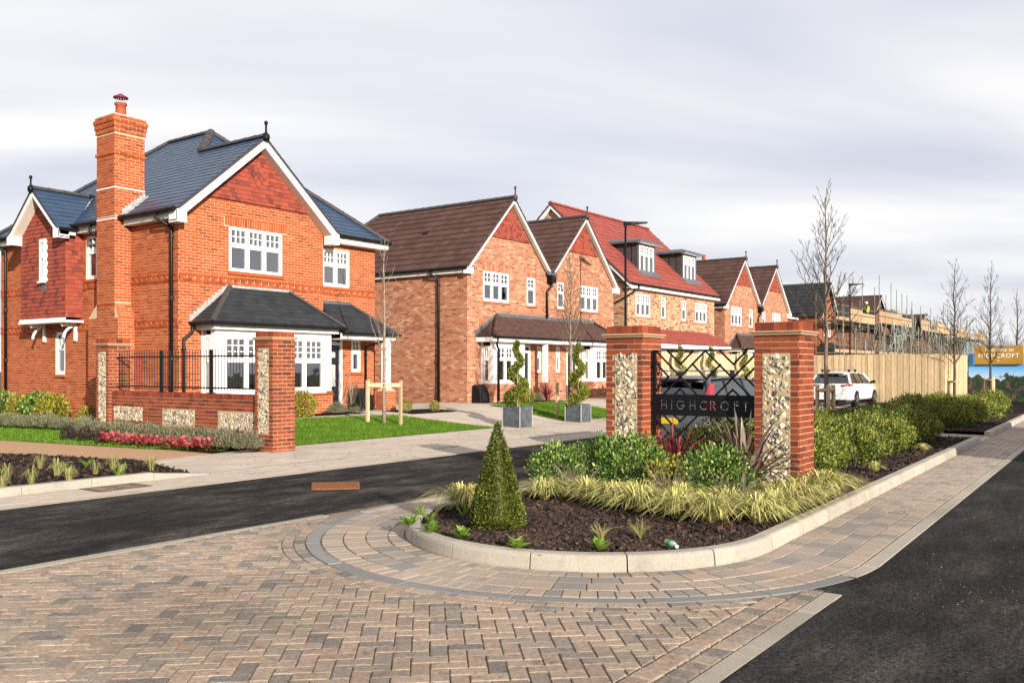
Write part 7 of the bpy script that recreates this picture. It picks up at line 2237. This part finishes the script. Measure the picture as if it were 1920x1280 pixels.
def car(label, loc, rz, paint, L=4.5, Wd=1.80, H=1.44, tall_lamps=True):
    """estate car, length along +x (rear at x = 0), built from lofted cross sections"""
    h = thing('parked_car', label, 'car', loc, rz)
    hw = Wd / 2
    P_ = lambda m, n, mat, par=h, sm=False: m.build(n, mat, par, smooth=sm, loc=(0, 0, 0))
    # lower body: sections along x; each ring is a half-width profile mirrored
    def ring(x, zb, zs, w, tuck=0.0, top=0.86):
        """zb bottom, zs shoulder height, w half width"""
        pr = [(w * 0.86, zb), (w * 0.975, zb + 0.10), (w, zb + 0.30), (w * 0.995, zs - 0.16), (w * 0.965, zs - 0.04), (w * top, zs)]
        r = [(x, -y, z) for y, z in pr] + [(x, y, z) for y, z in reversed(pr)]
        return r
    secs = [(0.00, 0.42, 0.80, 0.80), (0.03, 0.30, 0.93, 0.87), (0.12, 0.25, 0.98, 0.955), (0.55, 0.22, 0.985, 1.0), (1.6, 0.20, 0.965, 1.0), (2.9, 0.20, 0.94, 1.0), (3.35, 0.20, 0.92, 0.99), (3.95, 0.21, 0.84, 0.96), (4.32, 0.25, 0.72, 0.88), (4.46, 0.33, 0.60, 0.74), (4.5, 0.40, 0.54, 0.66)]
    m = MB(); m.rings([ring(x * L / 4.5, zb, zs, hw * w) for x, zb, zs, w in secs])
    body = P_(m, 'body', paint, sm=True)
    md = body.modifiers.new('smooth', 'SUBSURF'); md.levels = md.render_levels = 2
    # wheel arches: dark discs standing just proud, then wheels
    for wx in (0.78, 3.55):
        for s in (-1, 1):
            c = Vector((wx * L / 4.5, s * (hw - 0.005), 0.315))
            m = MB(); m.rings([[c + Vector((0.365 * math.cos(a), s * dd, 0.365 * math.sin(a))) for a in [math.tau * k / 20 for k in range(20)]] for dd in (-0.18, 0.004)])
            P_(m, 'wheel_arch', 'trim_black')
            m = MB(); m.rings([[c + Vector((r_ * math.cos(a), s * dd, r_ * math.sin(a))) for a in [math.tau * k / 24 for k in range(24)]] for r_, dd in ((0.22, -0.19), (0.315, -0.17), (0.318, -0.02), (0.30, 0.012), (0.215, 0.014))])
            wl_ = P_(m, 'wheel', 'tyre', sm=True)
            m = MB(); m.rings([[c + Vector((r_ * math.cos(a), s * dd, r_ * math.sin(a))) for a in [math.tau * k / 20 for k in range(20)]] for r_, dd in ((0.215, 0.0), (0.205, 0.015), (0.185, -0.01), (0.05, 0.0))])
            P_(m, 'rim', 'alloy', wl_)
            for k in range(5):
                a = math.tau * k / 5
                m = MB(); m.tube([c + Vector((0.03 * math.cos(a), s * 0.012, 0.03 * math.sin(a))), c + Vector((0.195 * math.cos(a), s * 0.014, 0.195 * math.sin(a)))], 0.02, 5)
                P_(m, 'spoke', 'alloy', wl_)
    # glasshouse: side outline (x, z) lower and upper edges
    zs = 0.955
    prof = [(0.10, zs), (0.20, 1.16), (0.40, H - 0.07), (0.62, H - 0.015), (1.4, H), (2.2, H - 0.01), (2.65, H - 0.06), (3.05, H - 0.22), (3.50, zs - 0.03)]
    sc = L / 4.5
    def gw(z): return hw * (0.90 - 0.235 * max(0.0, (z - zs)) / (H - zs))
    # roof skin
    roof_pts = prof[2:7]
    rs = []
    for x, z in roof_pts:
        w = gw(z)
        rs.append([(x * sc, -w, z - 0.03), (x * sc, -w * 0.93, z - 0.002), (x * sc, -w * 0.5, z + 0.018), (x * sc, 0, z + 0.022), (x * sc, w * 0.5, z + 0.018), (x * sc, w * 0.93, z - 0.002), (x * sc, w, z - 0.03), (x * sc, 0, z - 0.05)])
    m = MB(); m.rings(rs); P_(m, 'roof', paint, sm=True)
    # pillars
    def pillar(xa, za, xb, zb, r_=0.035):
        for s in (-1, 1):
            m = MB(); m.tube([(xa * sc, s * gw(za), za), (xb * sc, s * gw(zb), zb)], r_, 6); P_(m, 'pillar', paint if r_ > 0.036 else 'trim_black', sm=True)
    pillar(0.12, zs - 0.02, 0.42, H - 0.07, 0.06); pillar(3.5, zs - 0.06, 2.66, H - 0.06, 0.045); pillar(1.05, zs, 1.10, H - 0.03, 0.03); pillar(2.0, zs, 1.95, H - 0.03, 0.03)
    # side glass as three lights each side
    for s in (-1, 1):
        for q in ([(0.34, zs + 0.02), (1.02, zs + 0.01), (1.06, H - 0.07), (0.62, H - 0.08)], [(1.09, zs + 0.01), (1.96, zs), (1.91, H - 0.06), (1.13, H - 0.065)], [(2.03, zs), (3.30, zs - 0.03), (2.62, H - 0.11), (1.98, H - 0.06)]):
            m = MB(); m.add([(x * sc, s * (gw(z) + 0.006), z) for x, z in q], [(0, 1, 2, 3)]); P_(m, 'side_glass', 'car_glass')
    # rear and front screens
    def screen(q, nm, n_=6):
        m = MB(); vs = []
        for x, z, w in q:
            for i in range(n_ + 1):
                t = -1 + 2 * i / n_
                vs.append(((x - 0.06 * (1 - t * t) * (1 if nm == 'rear_screen' else -1)) * sc, w * t, z))
        fs = [(j * (n_ + 1) + i, j * (n_ + 1) + i + 1, (j + 1) * (n_ + 1) + i + 1, (j + 1) * (n_ + 1) + i) for j in range(len(q) - 1) for i in range(n_)]
        m.add(vs, fs); P_(m, nm, 'car_glass', sm=True)
    screen([(0.14, zs + 0.02, gw(zs) * 0.93), (0.22, 1.16, gw(1.16) * 0.93), (0.42, H - 0.09, gw(H - 0.09) * 0.92)], 'rear_screen')
    screen([(3.46, zs - 0.03, gw(zs) * 0.95), (3.05, H - 0.23, gw(1.2) * 0.95), (2.68, H - 0.07, gw(H - 0.07) * 0.93)], 'windscreen')
    # interior
    for x in (1.25, 2.2):
        for y in (-0.38, 0.38):
            m = MB(); m.box((x - 0.08) * sc, y - 0.22, 0.6, (x + 0.08) * sc, y + 0.22, 1.12); m.box((x - 0.06) * sc, y - 0.13, 1.12, (x + 0.04) * sc, y + 0.13, 1.30); bevel_mesh(P_(m, 'seat', 'seat_cloth'), 0.03)
    # lamps, bumper, plate
    for s in (-1, 1):
        m = MB()
        if tall_lamps:
            m.rings([[(x * sc, s * y, z) for x, y, z in ((0.04 + o, hw * 0.80, z_), (0.07 + o, hw * (0.93 - 0.34 * max(0, z_ - 0.93)), z_), (0.24 + o, hw * (0.955 - 0.36 * max(0, z_ - 0.93)), z_), (0.22 + o, hw * 0.72, z_))] for z_, o in ((0.74, -0.01), (0.96, 0.01), (1.16, 0.10), (1.33, 0.24))])
        else:
            m.rings([[(x * sc, s * y, z) for x, y, z in ((0.005, hw * 0.52, 0.90), (0.005, hw * 0.52, 0.82), (-0.02, hw * 0.55, 0.86))], [(x * sc, s * y, z) for x, y, z in ((0.09, hw * 0.88, 0.95), (0.09, hw * 0.88, 0.78), (0.05, hw * 0.90, 0.86))], [(x * sc, s * y, z) for x, y, z in ((0.38, hw * 0.955, 0.93), (0.34, hw * 0.965, 0.85), (0.36, hw * 0.97, 0.90))]])
        P_(m, 'tail_lamp', 'lamp_red')
        m = MB(); m.rings([[(x * sc, s * y, z) for x, y, z in ((4.40, hw * 0.45, 0.62), (4.40, hw * 0.45, 0.52), (4.46, hw * 0.45, 0.56))], [(x * sc, s * y, z) for x, y, z in ((4.18, hw * 0.88, 0.70), (4.20, hw * 0.90, 0.58), (4.26, hw * 0.9, 0.64))]]); P_(m, 'head_lamp', 'steel')
        m = MB(); m.rings([[(x * sc, s * y, z) for x, y, z in ((2.98, hw * 0.97, 0.93), (2.86, hw * 0.97, 0.93), (2.86, hw * 0.97, 1.04), (2.96, hw * 0.97, 1.03))], [(x * sc, s * y, z) for x, y, z in ((3.0, hw * 1.20, 0.95), (2.84, hw * 1.20, 0.95), (2.84, hw * 1.20, 1.09), (2.95, hw * 1.20, 1.07))]]); P_(m, 'door_mirror', 'trim_black')
        for x in (1.35, 2.35):
            m = MB(); m.box((x) * sc, s * hw * 0.985 - 0.02, 0.80, (x + 0.17) * sc, s * hw * 0.985 + 0.02, 0.825); P_(m, 'door_handle', paint)
        for x in (1.05, 2.02, 3.2):
            m = MB(); m.box(x * sc - 0.004, s * hw * 0.999 - 0.004, 0.32, x * sc + 0.004, s * hw * 0.999 + 0.004, 0.86); P_(m, 'door_gap', 'trim_black')
    m = MB(); m.rings([[(x * sc, y, z) for x, y, z in ((-0.03, -w, 0.40), (-0.03, w, 0.40), (0.2, w, 0.40), (0.2, -w, 0.40))] if False else [(-0.035 * sc, -hw * 0.80, z), (-0.035 * sc, hw * 0.80, z), (0.10 * sc, hw * 0.99, z), (0.35 * sc, hw * 1.0, z), (0.35 * sc, -hw * 1.0, z), (0.10 * sc, -hw * 0.99, z)] for z, w in ((0.30, 0), (0.58, 0))])
    P_(m, 'rear_bumper', paint)
    m = MB(); m.rings([[(-0.02 * sc, -hw * 0.74, z), (-0.02 * sc, hw * 0.74, z), (0.12 * sc, hw * 0.95, z), (0.35 * sc, hw * 0.95, z), (0.35 * sc, -hw * 0.95, z), (0.12 * sc, -hw * 0.95, z)] for z in (0.20, 0.299)])
    P_(m, 'bumper_skirt', 'trim_black')
    m = MB(); m.box(-0.05 * sc, -0.26, 0.63 if not tall_lamps else 0.60, -0.036 * sc, 0.26, 0.74 if not tall_lamps else 0.71); P_(m, 'number_plate', 'plate_yellow')
    m = MB(); m.box(0.30 * sc, -0.22, H - 0.075, 0.36 * sc, 0.22, H - 0.045); P_(m, 'brake_light', 'lamp_red')
    m = MB(); m.rings([[(x * sc, y, z) for x, y, z in ((0.22, -0.55, H - 0.02), (0.22, 0.55, H - 0.02), (0.22, 0.55, H - 0.04), (0.22, -0.55, H - 0.04))], [(x * sc, y, z) for x, y, z in ((0.48, -0.58, H + 0.005), (0.48, 0.58, H + 0.005), (0.48, 0.58, H - 0.03), (0.48, -0.58, H - 0.03))]]); P_(m, 'roof_spoiler', paint)
    # roof bars
    for x in (0.85, 1.75):
        m = MB(); m.tube([(x * sc, -0.66, H + 0.11), (x * sc, 0.66, H + 0.11)], 0.016, 8); rb = P_(m, 'roof_bar', 'steel')
        for s in (-1, 1):
            m = MB(); m.rings([[(x * sc - 0.05, s * 0.50, H + 0.01), (x * sc + 0.05, s * 0.50, H + 0.01), (x * sc + 0.05, s * 0.60, H - 0.01), (x * sc - 0.05, s * 0.60, H - 0.01)], [(x * sc - 0.025, s * 0.52, H + 0.125), (x * sc + 0.025, s * 0.52, H + 0.125), (x * sc + 0.025, s * 0.58, H + 0.125), (x * sc - 0.025, s * 0.58, H + 0.125)]]); P_(m, 'bar_foot', 'trim_black', rb)
    return h
car('silver grey estate car with roof bars parked behind the lattice screen', (14.75, 7.28, 0.0), 0.0, 'car_silver', 4.5, 1.80, 1.44, True)
car('white estate car with roof bars parked by the timber fence', (38.0, 11.25, 0.0), 0.0, 'car_white', 4.6, 1.80, 1.43, False)

# ------------------------------------------------------------------ timber fence
def fence(label, a, b, top, n_post=2.4):
    A, B = Vector((*a, 0)), Vector((*b, 0)); u = (B - A).normalized(); n = Vector((u.y, -u.x, 0))
    if n.dot(Vector((-1, -1, 0))) < 0: n = -n
    h = thing('timber_fence', label, 'fence', ((a[0] + b[0]) / 2, (a[1] + b[1]) / 2, 0.0))
    L = (B - A).length; k = int(L / 0.125)
    r = random.Random(int(a[0] * 7))
    for i in range(k):
        p = A + u * (L * i / k); w = L / k - 0.006
        z1 = top + r.uniform(-0.012, 0.012); o = n * (0.02 if i % 2 else 0.008)
        m = MB(); q = [p + o, p + u * w + o, p + u * w + o - n * 0.018, p + o - n * 0.018]
        m.loft([(v.x, v.y, 0.08) for v in q], [(v.x, v.y, z1) for v in q])
        m.build('board', 'fence_wood', h)
    for z in (0.5, 1.2, 1.9):
        q = [A - n * 0.03, B - n * 0.03, B - n * 0.08, A - n * 0.08]
        MB().loft([(v.x, v.y, z) for v in q], [(v.x, v.y, z + 0.09) for v in q]).build('arris_rail', 'fence_wood', h)
    for i in range(int(L / 2.4) + 1):
        p = A + u * min(L - 0.05, i * 2.4) - n * 0.11
        MB().box(p.x - 0.05, p.y - 0.05, 0, p.x + 0.05, p.y + 0.05, top - 0.05).build('post', 'fence_wood', h)
fence('pale close-board timber fence behind the spiral trees, facing the side road', (30.2, 15.4), (41.98, 15.4), 2.20)
fence('pale close-board timber fence behind the white car', (42.0, 15.38), (42.0, 7.6), 2.21)
fence('short return of the timber fence beside the blue hoarding', (42.02, 7.58), (46.0, 7.35), 2.20)

# ------------------------------------------------------------------ hoarding with print, and the gold welcome sign
def mat_print():
    m, n, l, b = _base('hoarding_print', 0.5, 0.3)
    g_ = n.new('ShaderNodeNewGeometry'); sp = n.new('ShaderNodeSeparateXYZ'); l.new(g_.outputs['Position'], sp.inputs[0])
    sky = _ramp(n, l, sp.outputs[2], [(0.0, (0.42, 0.62, 0.82)), (1.0, (0.42, 0.62, 0.82))])
    mr = n.new('ShaderNodeMapRange'); mr.inputs[1].default_value = 1.1; mr.inputs[2].default_value = 2.3; l.new(sp.outputs[2], mr.inputs[0])
    sky = _ramp(n, l, mr.outputs[0], [(0.0, (0.40, 0.52, 0.68)), (0.45, (0.10, 0.34, 0.68)), (1.0, (0.06, 0.26, 0.60))])
    ns = _noise(n, l, 1.7, 6, 0.7)
    ad = n.new('ShaderNodeMath'); ad.operation = 'MULTIPLY_ADD'; l.new(ns.outputs['Fac'], ad.inputs[0]); ad.inputs[1].default_value = 1.3; ad.inputs[2].default_value = 0.55
    lt = n.new('ShaderNodeMath'); lt.operation = 'LESS_THAN'; l.new(sp.outputs[2], lt.inputs[0]); l.new(ad.outputs[0], lt.inputs[1])
    tr = _ramp(n, l, _noise(n, l, 6, 5, 0.7).outputs['Fac'], [(0.35, (0.008, 0.016, 0.010)), (0.6, (0.03, 0.05, 0.025)), (0.75, (0.10, 0.12, 0.09))])
    c = _mixc(n, l, lt.outputs[0], sky, tr)
    # brick houses low in the picture
    br = n.new('ShaderNodeTexNoise'); br.inputs['Scale'].default_value = 5.5; br.inputs['Detail'].default_value = 3.0; l.new(g_.outputs['Position'], br.inputs['Vector'])
    hs = _ramp(n, l, br.outputs['Fac'], [(0.58, (0, 0, 0)), (0.62, (0.8, 0.8, 0.8))])
    lo = n.new('ShaderNodeMath'); lo.operation = 'LESS_THAN'; l.new(sp.outputs[2], lo.inputs[0]); lo.inputs[1].default_value = 1.0
    c = _mixc(n, l, _mixc(n, l, 1.0, hs, lo.outputs[0], 'MULTIPLY'), c, (0.13, 0.065, 0.06))
    l.new(c, b.inputs['Base Color'])
mat_print()
mat_plain('sign_gold', (0.33, 0.185, 0.030), 0.5, 0.3, nscale=2, namt=0.08)
mat_plain('sign_white', (0.80, 0.79, 0.76), 0.5, 0.3, nscale=2, namt=0.02)
mat_plain('sign_blue', (0.05, 0.22, 0.55), 0.5, 0.3, nscale=2, namt=0.05)
def hoarding():
    X = 46.1
    h = thing('hoarding', 'blue printed site hoarding with trees and brick houses at the right edge', 'hoarding', (X, 2, 0))
    for i in range(9):
        y1 = 7.30 - i * 1.22
        MB().box(X, y1 - 1.215, 0.05, X + 0.03, y1, 2.25).build('panel', 'hoarding_print', h)
    for i in range(10):
        y = 7.30 - i * 1.22
        MB().box(X + 0.031, y - 0.04, 0, X + 0.12, y + 0.04, 2.2).build('post', 'stake_wood', h)
    s = thing('welcome_sign', 'gold sign lettered Welcome to HIGHCROFT above the hoarding', 'sign', (X - 0.15, 6.05, 1.8))
    MB().box(X - 0.15, 5.07, 1.78, X - 0.02, 7.03, 2.63).build('sign_board', 'sign_gold', s)
    MB().box(X - 0.14, 7.031, 1.74, X - 0.005, 7.10, 2.3).build('edge_panel', 'sign_blue', s)
    def text(body, size, yc, z, shear=0.0, sp=1.0, nm='lettering'):
        cu = bpy.data.curves.new('t', 'FONT'); cu.body = body; cu.size = size; cu.align_x = 'CENTER'; cu.shear = shear; cu.space_character = sp; cu.extrude = 0.003
        ob = bpy.data.objects.new('t', cu); COL.objects.link(ob)
        me = bpy.data.meshes.new_from_object(ob.evaluated_get(bpy.context.evaluated_depsgraph_get())); bpy.data.objects.remove(ob)
        me.materials.clear(); me.materials.append(MATS['sign_white'])
        o = bpy.data.objects.new(nm, me); COL.objects.link(o); o.parent = s
        o.matrix_local = Matrix.Translation(-Vector(s.location)) @ Matrix(((0, 0, -1, X - 0.154), (-1, 0, 0, yc), (0, 1, 0, z), (0, 0, 0, 1)))
    text('Welcome to', 0.23, 6.05, 2.36, 0.35, 1.0)
    text('HIGHCROFT', 0.27, 6.05, 2.08, 0.0, 1.12)
    m = MB()
    for a in (45, 135):
        m.prism([(X - 0.152, 6.05 + 0.05 * math.cos(rad(a)) * k - 0.008 * math.sin(rad(a)) * j, 1.94 + 0.05 * math.sin(rad(a)) * k + 0.008 * math.cos(rad(a)) * j) for k, j in ((-1, -1), (1, -1), (1, 1), (-1, 1))], (-0.004, 0, 0))
    m.build('emblem', 'sign_white', s)
hoarding()

# ------------------------------------------------------------------ lamp posts
def lamp_post(label, x, y, H):
    h = thing('lamp_post', label, 'street lamp', (x, y, T(y)))
    MB().tube([(x, y, 0.1), (x, y, 1.3), (x, y, 1.32), (x, y, H)], [0.075, 0.075, 0.052, 0.042], 10).build('column', 'black_metal', h, smooth=True)
    d = Vector((0.588, -0.809, 0))
    MB().tube([(x, y, H - 0.12), (x, y, H + 0.05)], 0.065, 10).build('spigot', 'black_metal', h)
    A = Vector((x, y, H)) - d * 0.08; B = A + d * 0.95 + Vector((0, 0, 0.06)); s = Vector((0.809, 0.588, 0)) * 0.13
    m = MB(); m.rings([[A - s * .5 + Vector((0, 0, -.05)), A + s * .5 + Vector((0, 0, -.05)), A + s * .5 + Vector((0, 0, .08)), A - s * .5 + Vector((0, 0, .08))], [A + d * .3 - s + Vector((0, 0, -.05)), A + d * .3 + s + Vector((0, 0, -.05)), A + d * .3 + s + Vector((0, 0, .07)), A + d * .3 - s + Vector((0, 0, .07))], [B - s + Vector((0, 0, -.03)), B + s + Vector((0, 0, -.03)), B + s + Vector((0, 0, .0)), B - s + Vector((0, 0, .0))]])
    m.build('lantern', 'black_metal', h)
lamp_post('black street lamp in front of the red-roofed house', 31.4, 17.25, 7.32)
lamp_post('black street lamp beyond the fence, in front of the scaffolding', 62.0, 17.0, 7.2)

# ------------------------------------------------------------------ meter boxes, bottle, small things
def meter_box(label, x, y):
    z = T(y)
    h = thing('meter_box', label, 'meter box', (x, y, z))
    m = MB(); m.rings([[(x - 0.27, y - 0.42, z), (x + 0.27, y - 0.42, z), (x + 0.27, y, z), (x - 0.27, y, z)], [(x - 0.27, y - 0.36, z + 0.42), (x + 0.27, y - 0.36, z + 0.42), (x + 0.27, y, z + 0.42), (x - 0.27, y, z + 0.42)], [(x - 0.24, y - 0.18, z + 0.66), (x + 0.24, y - 0.18, z + 0.66), (x + 0.24, y, z + 0.66), (x - 0.24, y, z + 0.66)]])
    bevel_mesh(m.build('cover', 'black_plastic', h), 0.03, 2)
    MB().prism([(x - 0.17, y - 0.415, z + 0.1), (x + 0.17, y - 0.415, z + 0.1), (x + 0.17, y - 0.375, z + 0.38), (x - 0.17, y - 0.375, z + 0.38)], (0, -0.012, 0)).build('door_panel', 'trim_black', h)
meter_box('black plastic meter box by the front door of the nearest house', 18.95, 19.48)
meter_box('black plastic meter box at the corner of the semi-detached pair', 25.55, 20.15)
mat_plain('bottle_green', (0.05, 0.42, 0.12), 0.2, 0.5, nscale=20, namt=0.2)
mat_plain('bottle_pale', (0.45, 0.60, 0.50), 0.2, 0.5, nscale=20, namt=0.2)
bt = thing('plastic_bottle', 'discarded green plastic bottle lying in the bark', 'bottle', (6.85, 3.33, 0.13), rad(-40))
for nm, pr, mt in (('label_band', [(0.031, -0.03), (0.031, 0.035)], 'bottle_green'), ('bottle_body', [(0.02, -0.085), (0.03, -0.08), (0.0295, -0.02), (0.030, 0.03), (0.027, 0.06), (0.012, 0.09), (0.012, 0.10)], 'bottle_pale'), ('cap', [(0.015, 0.10), (0.015, 0.118)], 'sign_white')):
    o = MB().lathe(pr, (0, 0, 0), 12).build(nm, mt, bt, smooth=True, loc=(0, 0, 0)); o.rotation_euler = (rad(90), 0, 0)

# ------------------------------------------------------------------ building site: unfinished houses, scaffolding, worker
simple_house('unfinished_house', 'unfinished red brick house with dark roof behind scaffolding', 68.5, 80.0, 20.0, 28.0, 5.1, 7.6, 'x', 'brick_site_shaded', 'tile_grey', (), 'houses under construction')
simple_house('unfinished_house', 'unfinished brick house with brown roof right of the dark one', 82.0, 90.0, 21.0, 29.0, 5.1, 8.2, 'y', 'brick_site_shaded', 'tile_brown', (), 'houses under construction')
simple_house('unfinished_house', 'unfinished brick house with brown gable far behind the scaffolding', 93.0, 103.0, 19.5, 27.0, 4.9, 7.0, 'y', 'brick_site_shaded', 'tile_brown', (), 'houses under construction')
simple_house('unfinished_house', 'farthest unfinished brick house at the end of the scaffolding', 106.0, 119.0, 19.5, 27.0, 4.6, 6.2, 'x', 'brick_site_shaded', 'tile_brown', (), 'houses under construction')
mat_plain('scaffold_tube', (0.20, 0.22, 0.18), 0.5, 0.5, 0.3, nscale=3, namt=0.2)
mat_plain('netting_green', (0.05, 0.24, 0.11), 0.8, 0.2, nscale=5, namt=0.3)
mat_plain('tarp_blue', (0.03, 0.10, 0.22), 0.6, 0.3, nscale=3, namt=0.3)
mat_plain('tarp_yellow', (0.55, 0.36, 0.04), 0.6, 0.3, nscale=3, namt=0.3)
def scaffold(label, x0, x1, y0, levels, seed, top_extra=1.5, tangle=0):
    h = thing('scaffold', label, 'scaffolding', ((x0 + x1) / 2, y0, 0), group='scaffolding round the unfinished houses')
    r = random.Random(seed); R_ = 0.030
    n = int((x1 - x0) / 1.9) + 1
    for i in range(n):
        x = x0 + (x1 - x0) * i / (n - 1)
        for y in (y0, y0 + 1.3):
            MB().tube([(x, y, 0.1), (x, y, levels[-1] + top_extra * r.uniform(0.4, 1.2))], R_, 5).build('standard', 'scaffold_tube', h)
    for z in levels:
        for dz in (0.0, 0.55, 1.05):
            MB().tube([(x0 - 0.4, y0 - 0.05, z + dz), (x1 + 0.4, y0 - 0.05, z + dz)], R_, 5).build('ledger', 'scaffold_tube', h)
        k = max(1, int((x1 - x0) / 3.4))
        for i in range(k):
            a = x0 + (x1 - x0) * i / k; b = x0 + (x1 - x0) * (i + 1) / k - 0.04
            MB().box(a, y0 + 0.02, z - 0.05, b, y0 + 1.25, z).build('deck_board', 'scaffold_board', h)
            MB().box(a, y0 - 0.02, z, b, y0 + 0.015, z + (0.24 if z != levels[-1] else r.choice((0.24, 0.75, 0.95)))).build('toe_board', 'scaffold_board', h)
    for i in range(n - 1):
        xa, xb = x0 + (x1 - x0) * i / (n - 1), x0 + (x1 - x0) * (i + 1) / (n - 1)
        if r.random() < 0.8: MB().tube([(xa, y0 - 0.08, 0.2 if i % 2 else levels[-1]), (xb, y0 - 0.08, levels[-1] if i % 2 else 0.2)], R_, 5).build('brace', 'scaffold_tube', h)
    for i in range(tangle):
        xa = r.uniform(x0, x1); L = r.uniform(0.8, 2.4); y = y0 + r.uniform(-1.2, 0.2); z = r.uniform(1.4, levels[-1] - 0.4); an = r.choice((0, 0, math.pi / 2, math.pi / 2, 0.7, -0.7, 1.0))
        MB().tube([(xa, y, z), (xa + L * math.cos(an), y + r.uniform(-.2, .2), z + L * math.sin(an))], R_ * 0.9, 4).build('tube', 'scaffold_tube', h)
    return h
scaffold('scaffold in front of the dark-roofed unfinished house', 63.4, 74.0, 18.4, (2.7, 5.0), 1, 1.8, 26)
scaffold('dense scaffold with board-clad top in front of the brown-roofed unfinished house', 74.6, 86.0, 18.2, (2.7, 5.2), 2, 3.2, 130)
scaffold('scaffold in front of the unfinished house with brown gable', 87.0, 101.0, 17.6, (2.6, 5.0), 3, 2.4, 120)
scaffold('farthest scaffold at the end of the site', 102.0, 121.0, 17.2, (2.5, 4.8), 4, 1.8, 90)
rr_ = random.Random(77)
sp_ = thing('material_stack', 'heap of blue and yellow building materials on top of the dense scaffold', 'building materials', (79.0, 18.8, 5.25))
for i in range(34):
    x = rr_.uniform(76, 84); z = 5.3 + rr_.uniform(0.2, 1.6) * (1 - abs(x - 79.5) / 6); a = rr_.uniform(-0.7, 0.7); L = rr_.uniform(0.6, 1.8)
    MB().tube([(x, 18.7 + rr_.uniform(-.4, .4), z), (x + L * math.cos(a), 18.7 + rr_.uniform(-.4, .4), z + L * math.sin(a))], rr_.uniform(0.04, 0.11), 5).build('roof_timber', rr_.choice(('scaffold_board', 'tarp_yellow', 'tarp_blue', 'netting_green', 'black_metal')), sp_)
ts_ = thing('roof_trusses', 'stack of bare timber roof trusses farther along the scaffolding', 'roof trusses', (93.0, 18.2, 5.05))
for i in range(7):
    x = 88.5 + i * 1.7; zz = 5.05; hh = rr_.uniform(0.9, 1.5)
    m = MB(); m.tube([(x - 1.1, 18.2, zz), (x, 18.2, zz + hh), (x + 1.1, 18.2, zz)], 0.05, 4); m.tube([(x - 1.1, 18.2, zz + .03), (x + 1.1, 18.2, zz + .03)], 0.05, 4); m.tube([(x - .4, 18.2, zz), (x, 18.2, zz + hh), (x + .4, 18.2, zz)], 0.035, 4)
    m.build('truss', 'black_metal' if i % 3 == 0 else 'scaffold_board', ts_)

# worker: one skinned body standing on the scaffold
def worker(loc, face):
    h = thing('person', 'worker in yellow hi-vis vest, white helmet and dark trousers standing on the scaffold', 'person', loc, face)
    V = [(0, 0, 0.95), (0, 0.02, 1.15), (0, 0.03, 1.38), (0, 0.0, 1.52), (0, -0.03, 1.66), (0.09, 0, 0.90), (0.11, -0.03, 0.50), (0.11, 0.03, 0.08), (0.11, -0.12, 0.04), (-0.09, 0, 0.90), (-0.12, 0.02, 0.50), (-0.12, 0.05, 0.08), (-0.12, -0.10, 0.04),
         (0.19, 0.02, 1.40), (0.26, -0.10, 1.16), (0.18, -0.32, 1.10), (0.16, -0.39, 1.10), (-0.19, 0.02, 1.40), (-0.27, -0.08, 1.16), (-0.20, -0.28, 1.02), (-0.18, -0.35, 1.01)]
    E = [(0, 1), (1, 2), (2, 3), (3, 4), (0, 5), (5, 6), (6, 7), (7, 8), (0, 9), (9, 10), (10, 11), (11, 12), (2, 13), (13, 14), (14, 15), (15, 16), (2, 17), (17, 18), (18, 19), (19, 20)]
    Rr = [0.15, 0.15, 0.16, 0.06, 0.10, 0.10, 0.075, 0.05, 0.045, 0.10, 0.075, 0.05, 0.045, 0.075, 0.052, 0.04, 0.04, 0.075, 0.052, 0.04, 0.04]
    me = bpy.data.meshes.new('body'); me.from_pydata(V, E, []); me.materials.append(MATS['worker_dark'])
    o = bpy.data.objects.new('body', me); COL.objects.link(o); o.parent = h
    o.modifiers.new('skin', 'SKIN')
    for sv, r_ in zip(me.skin_vertices[0].data, Rr): sv.radius = (r_, r_)
    me.skin_vertices[0].data[0].use_root = True
    sb = o.modifiers.new('sub', 'SUBSURF'); sb.levels = sb.render_levels = 1
    m = MB(); m.rings([[(0.185 * k * math.cos(a), 0.02 + 0.165 * k * math.sin(a), z) for a in [math.tau * i / 12 for i in range(12)]] for z, k in ((0.98, 1.0), (1.2, 1.05), (1.38, 1.12), (1.47, 0.8))])
    m.build('hi_vis_vest', 'hi_vis', h, smooth=True, loc=(0, 0, 0))
    MB().lathe([(0.085, 1.58), (0.11, 1.62), (0.11, 1.70), (0.10, 1.73)], (0, -0.03, 0), 12).build('face', 'worker_skin', h, smooth=True, loc=(0, 0, 0))
    MB().lathe([(0.135, 1.70), (0.13, 1.73), (0.11, 1.81), (0.05, 1.85), (0.0, 1.855)], (0, -0.03, 0), 12).build('helmet', 'sign_white', h, smooth=True, loc=(0, 0, 0))
mat_plain('worker_dark', (0.02, 0.022, 0.03), 0.9, 0.1, nscale=9, namt=0.2)
mat_plain('worker_skin', (0.45, 0.25, 0.17), 0.6, 0.3, nscale=9, namt=0.05)
mat_plain('hi_vis', (0.60, 0.72, 0.05), 0.6, 0.2, nscale=9, namt=0.1)
worker((73.6, 18.9, 5.0), rad(200))

# house across the main road, outside the picture: it throws the shade on the right-hand kerb
simple_house('house_across_road', 'brick house across the main road outside the picture that shades the far kerb', 13.6, 19.8, -14.0, -6.5, 4.8, 8.2, 'x', 'brick_far', 'tile_brown', ())
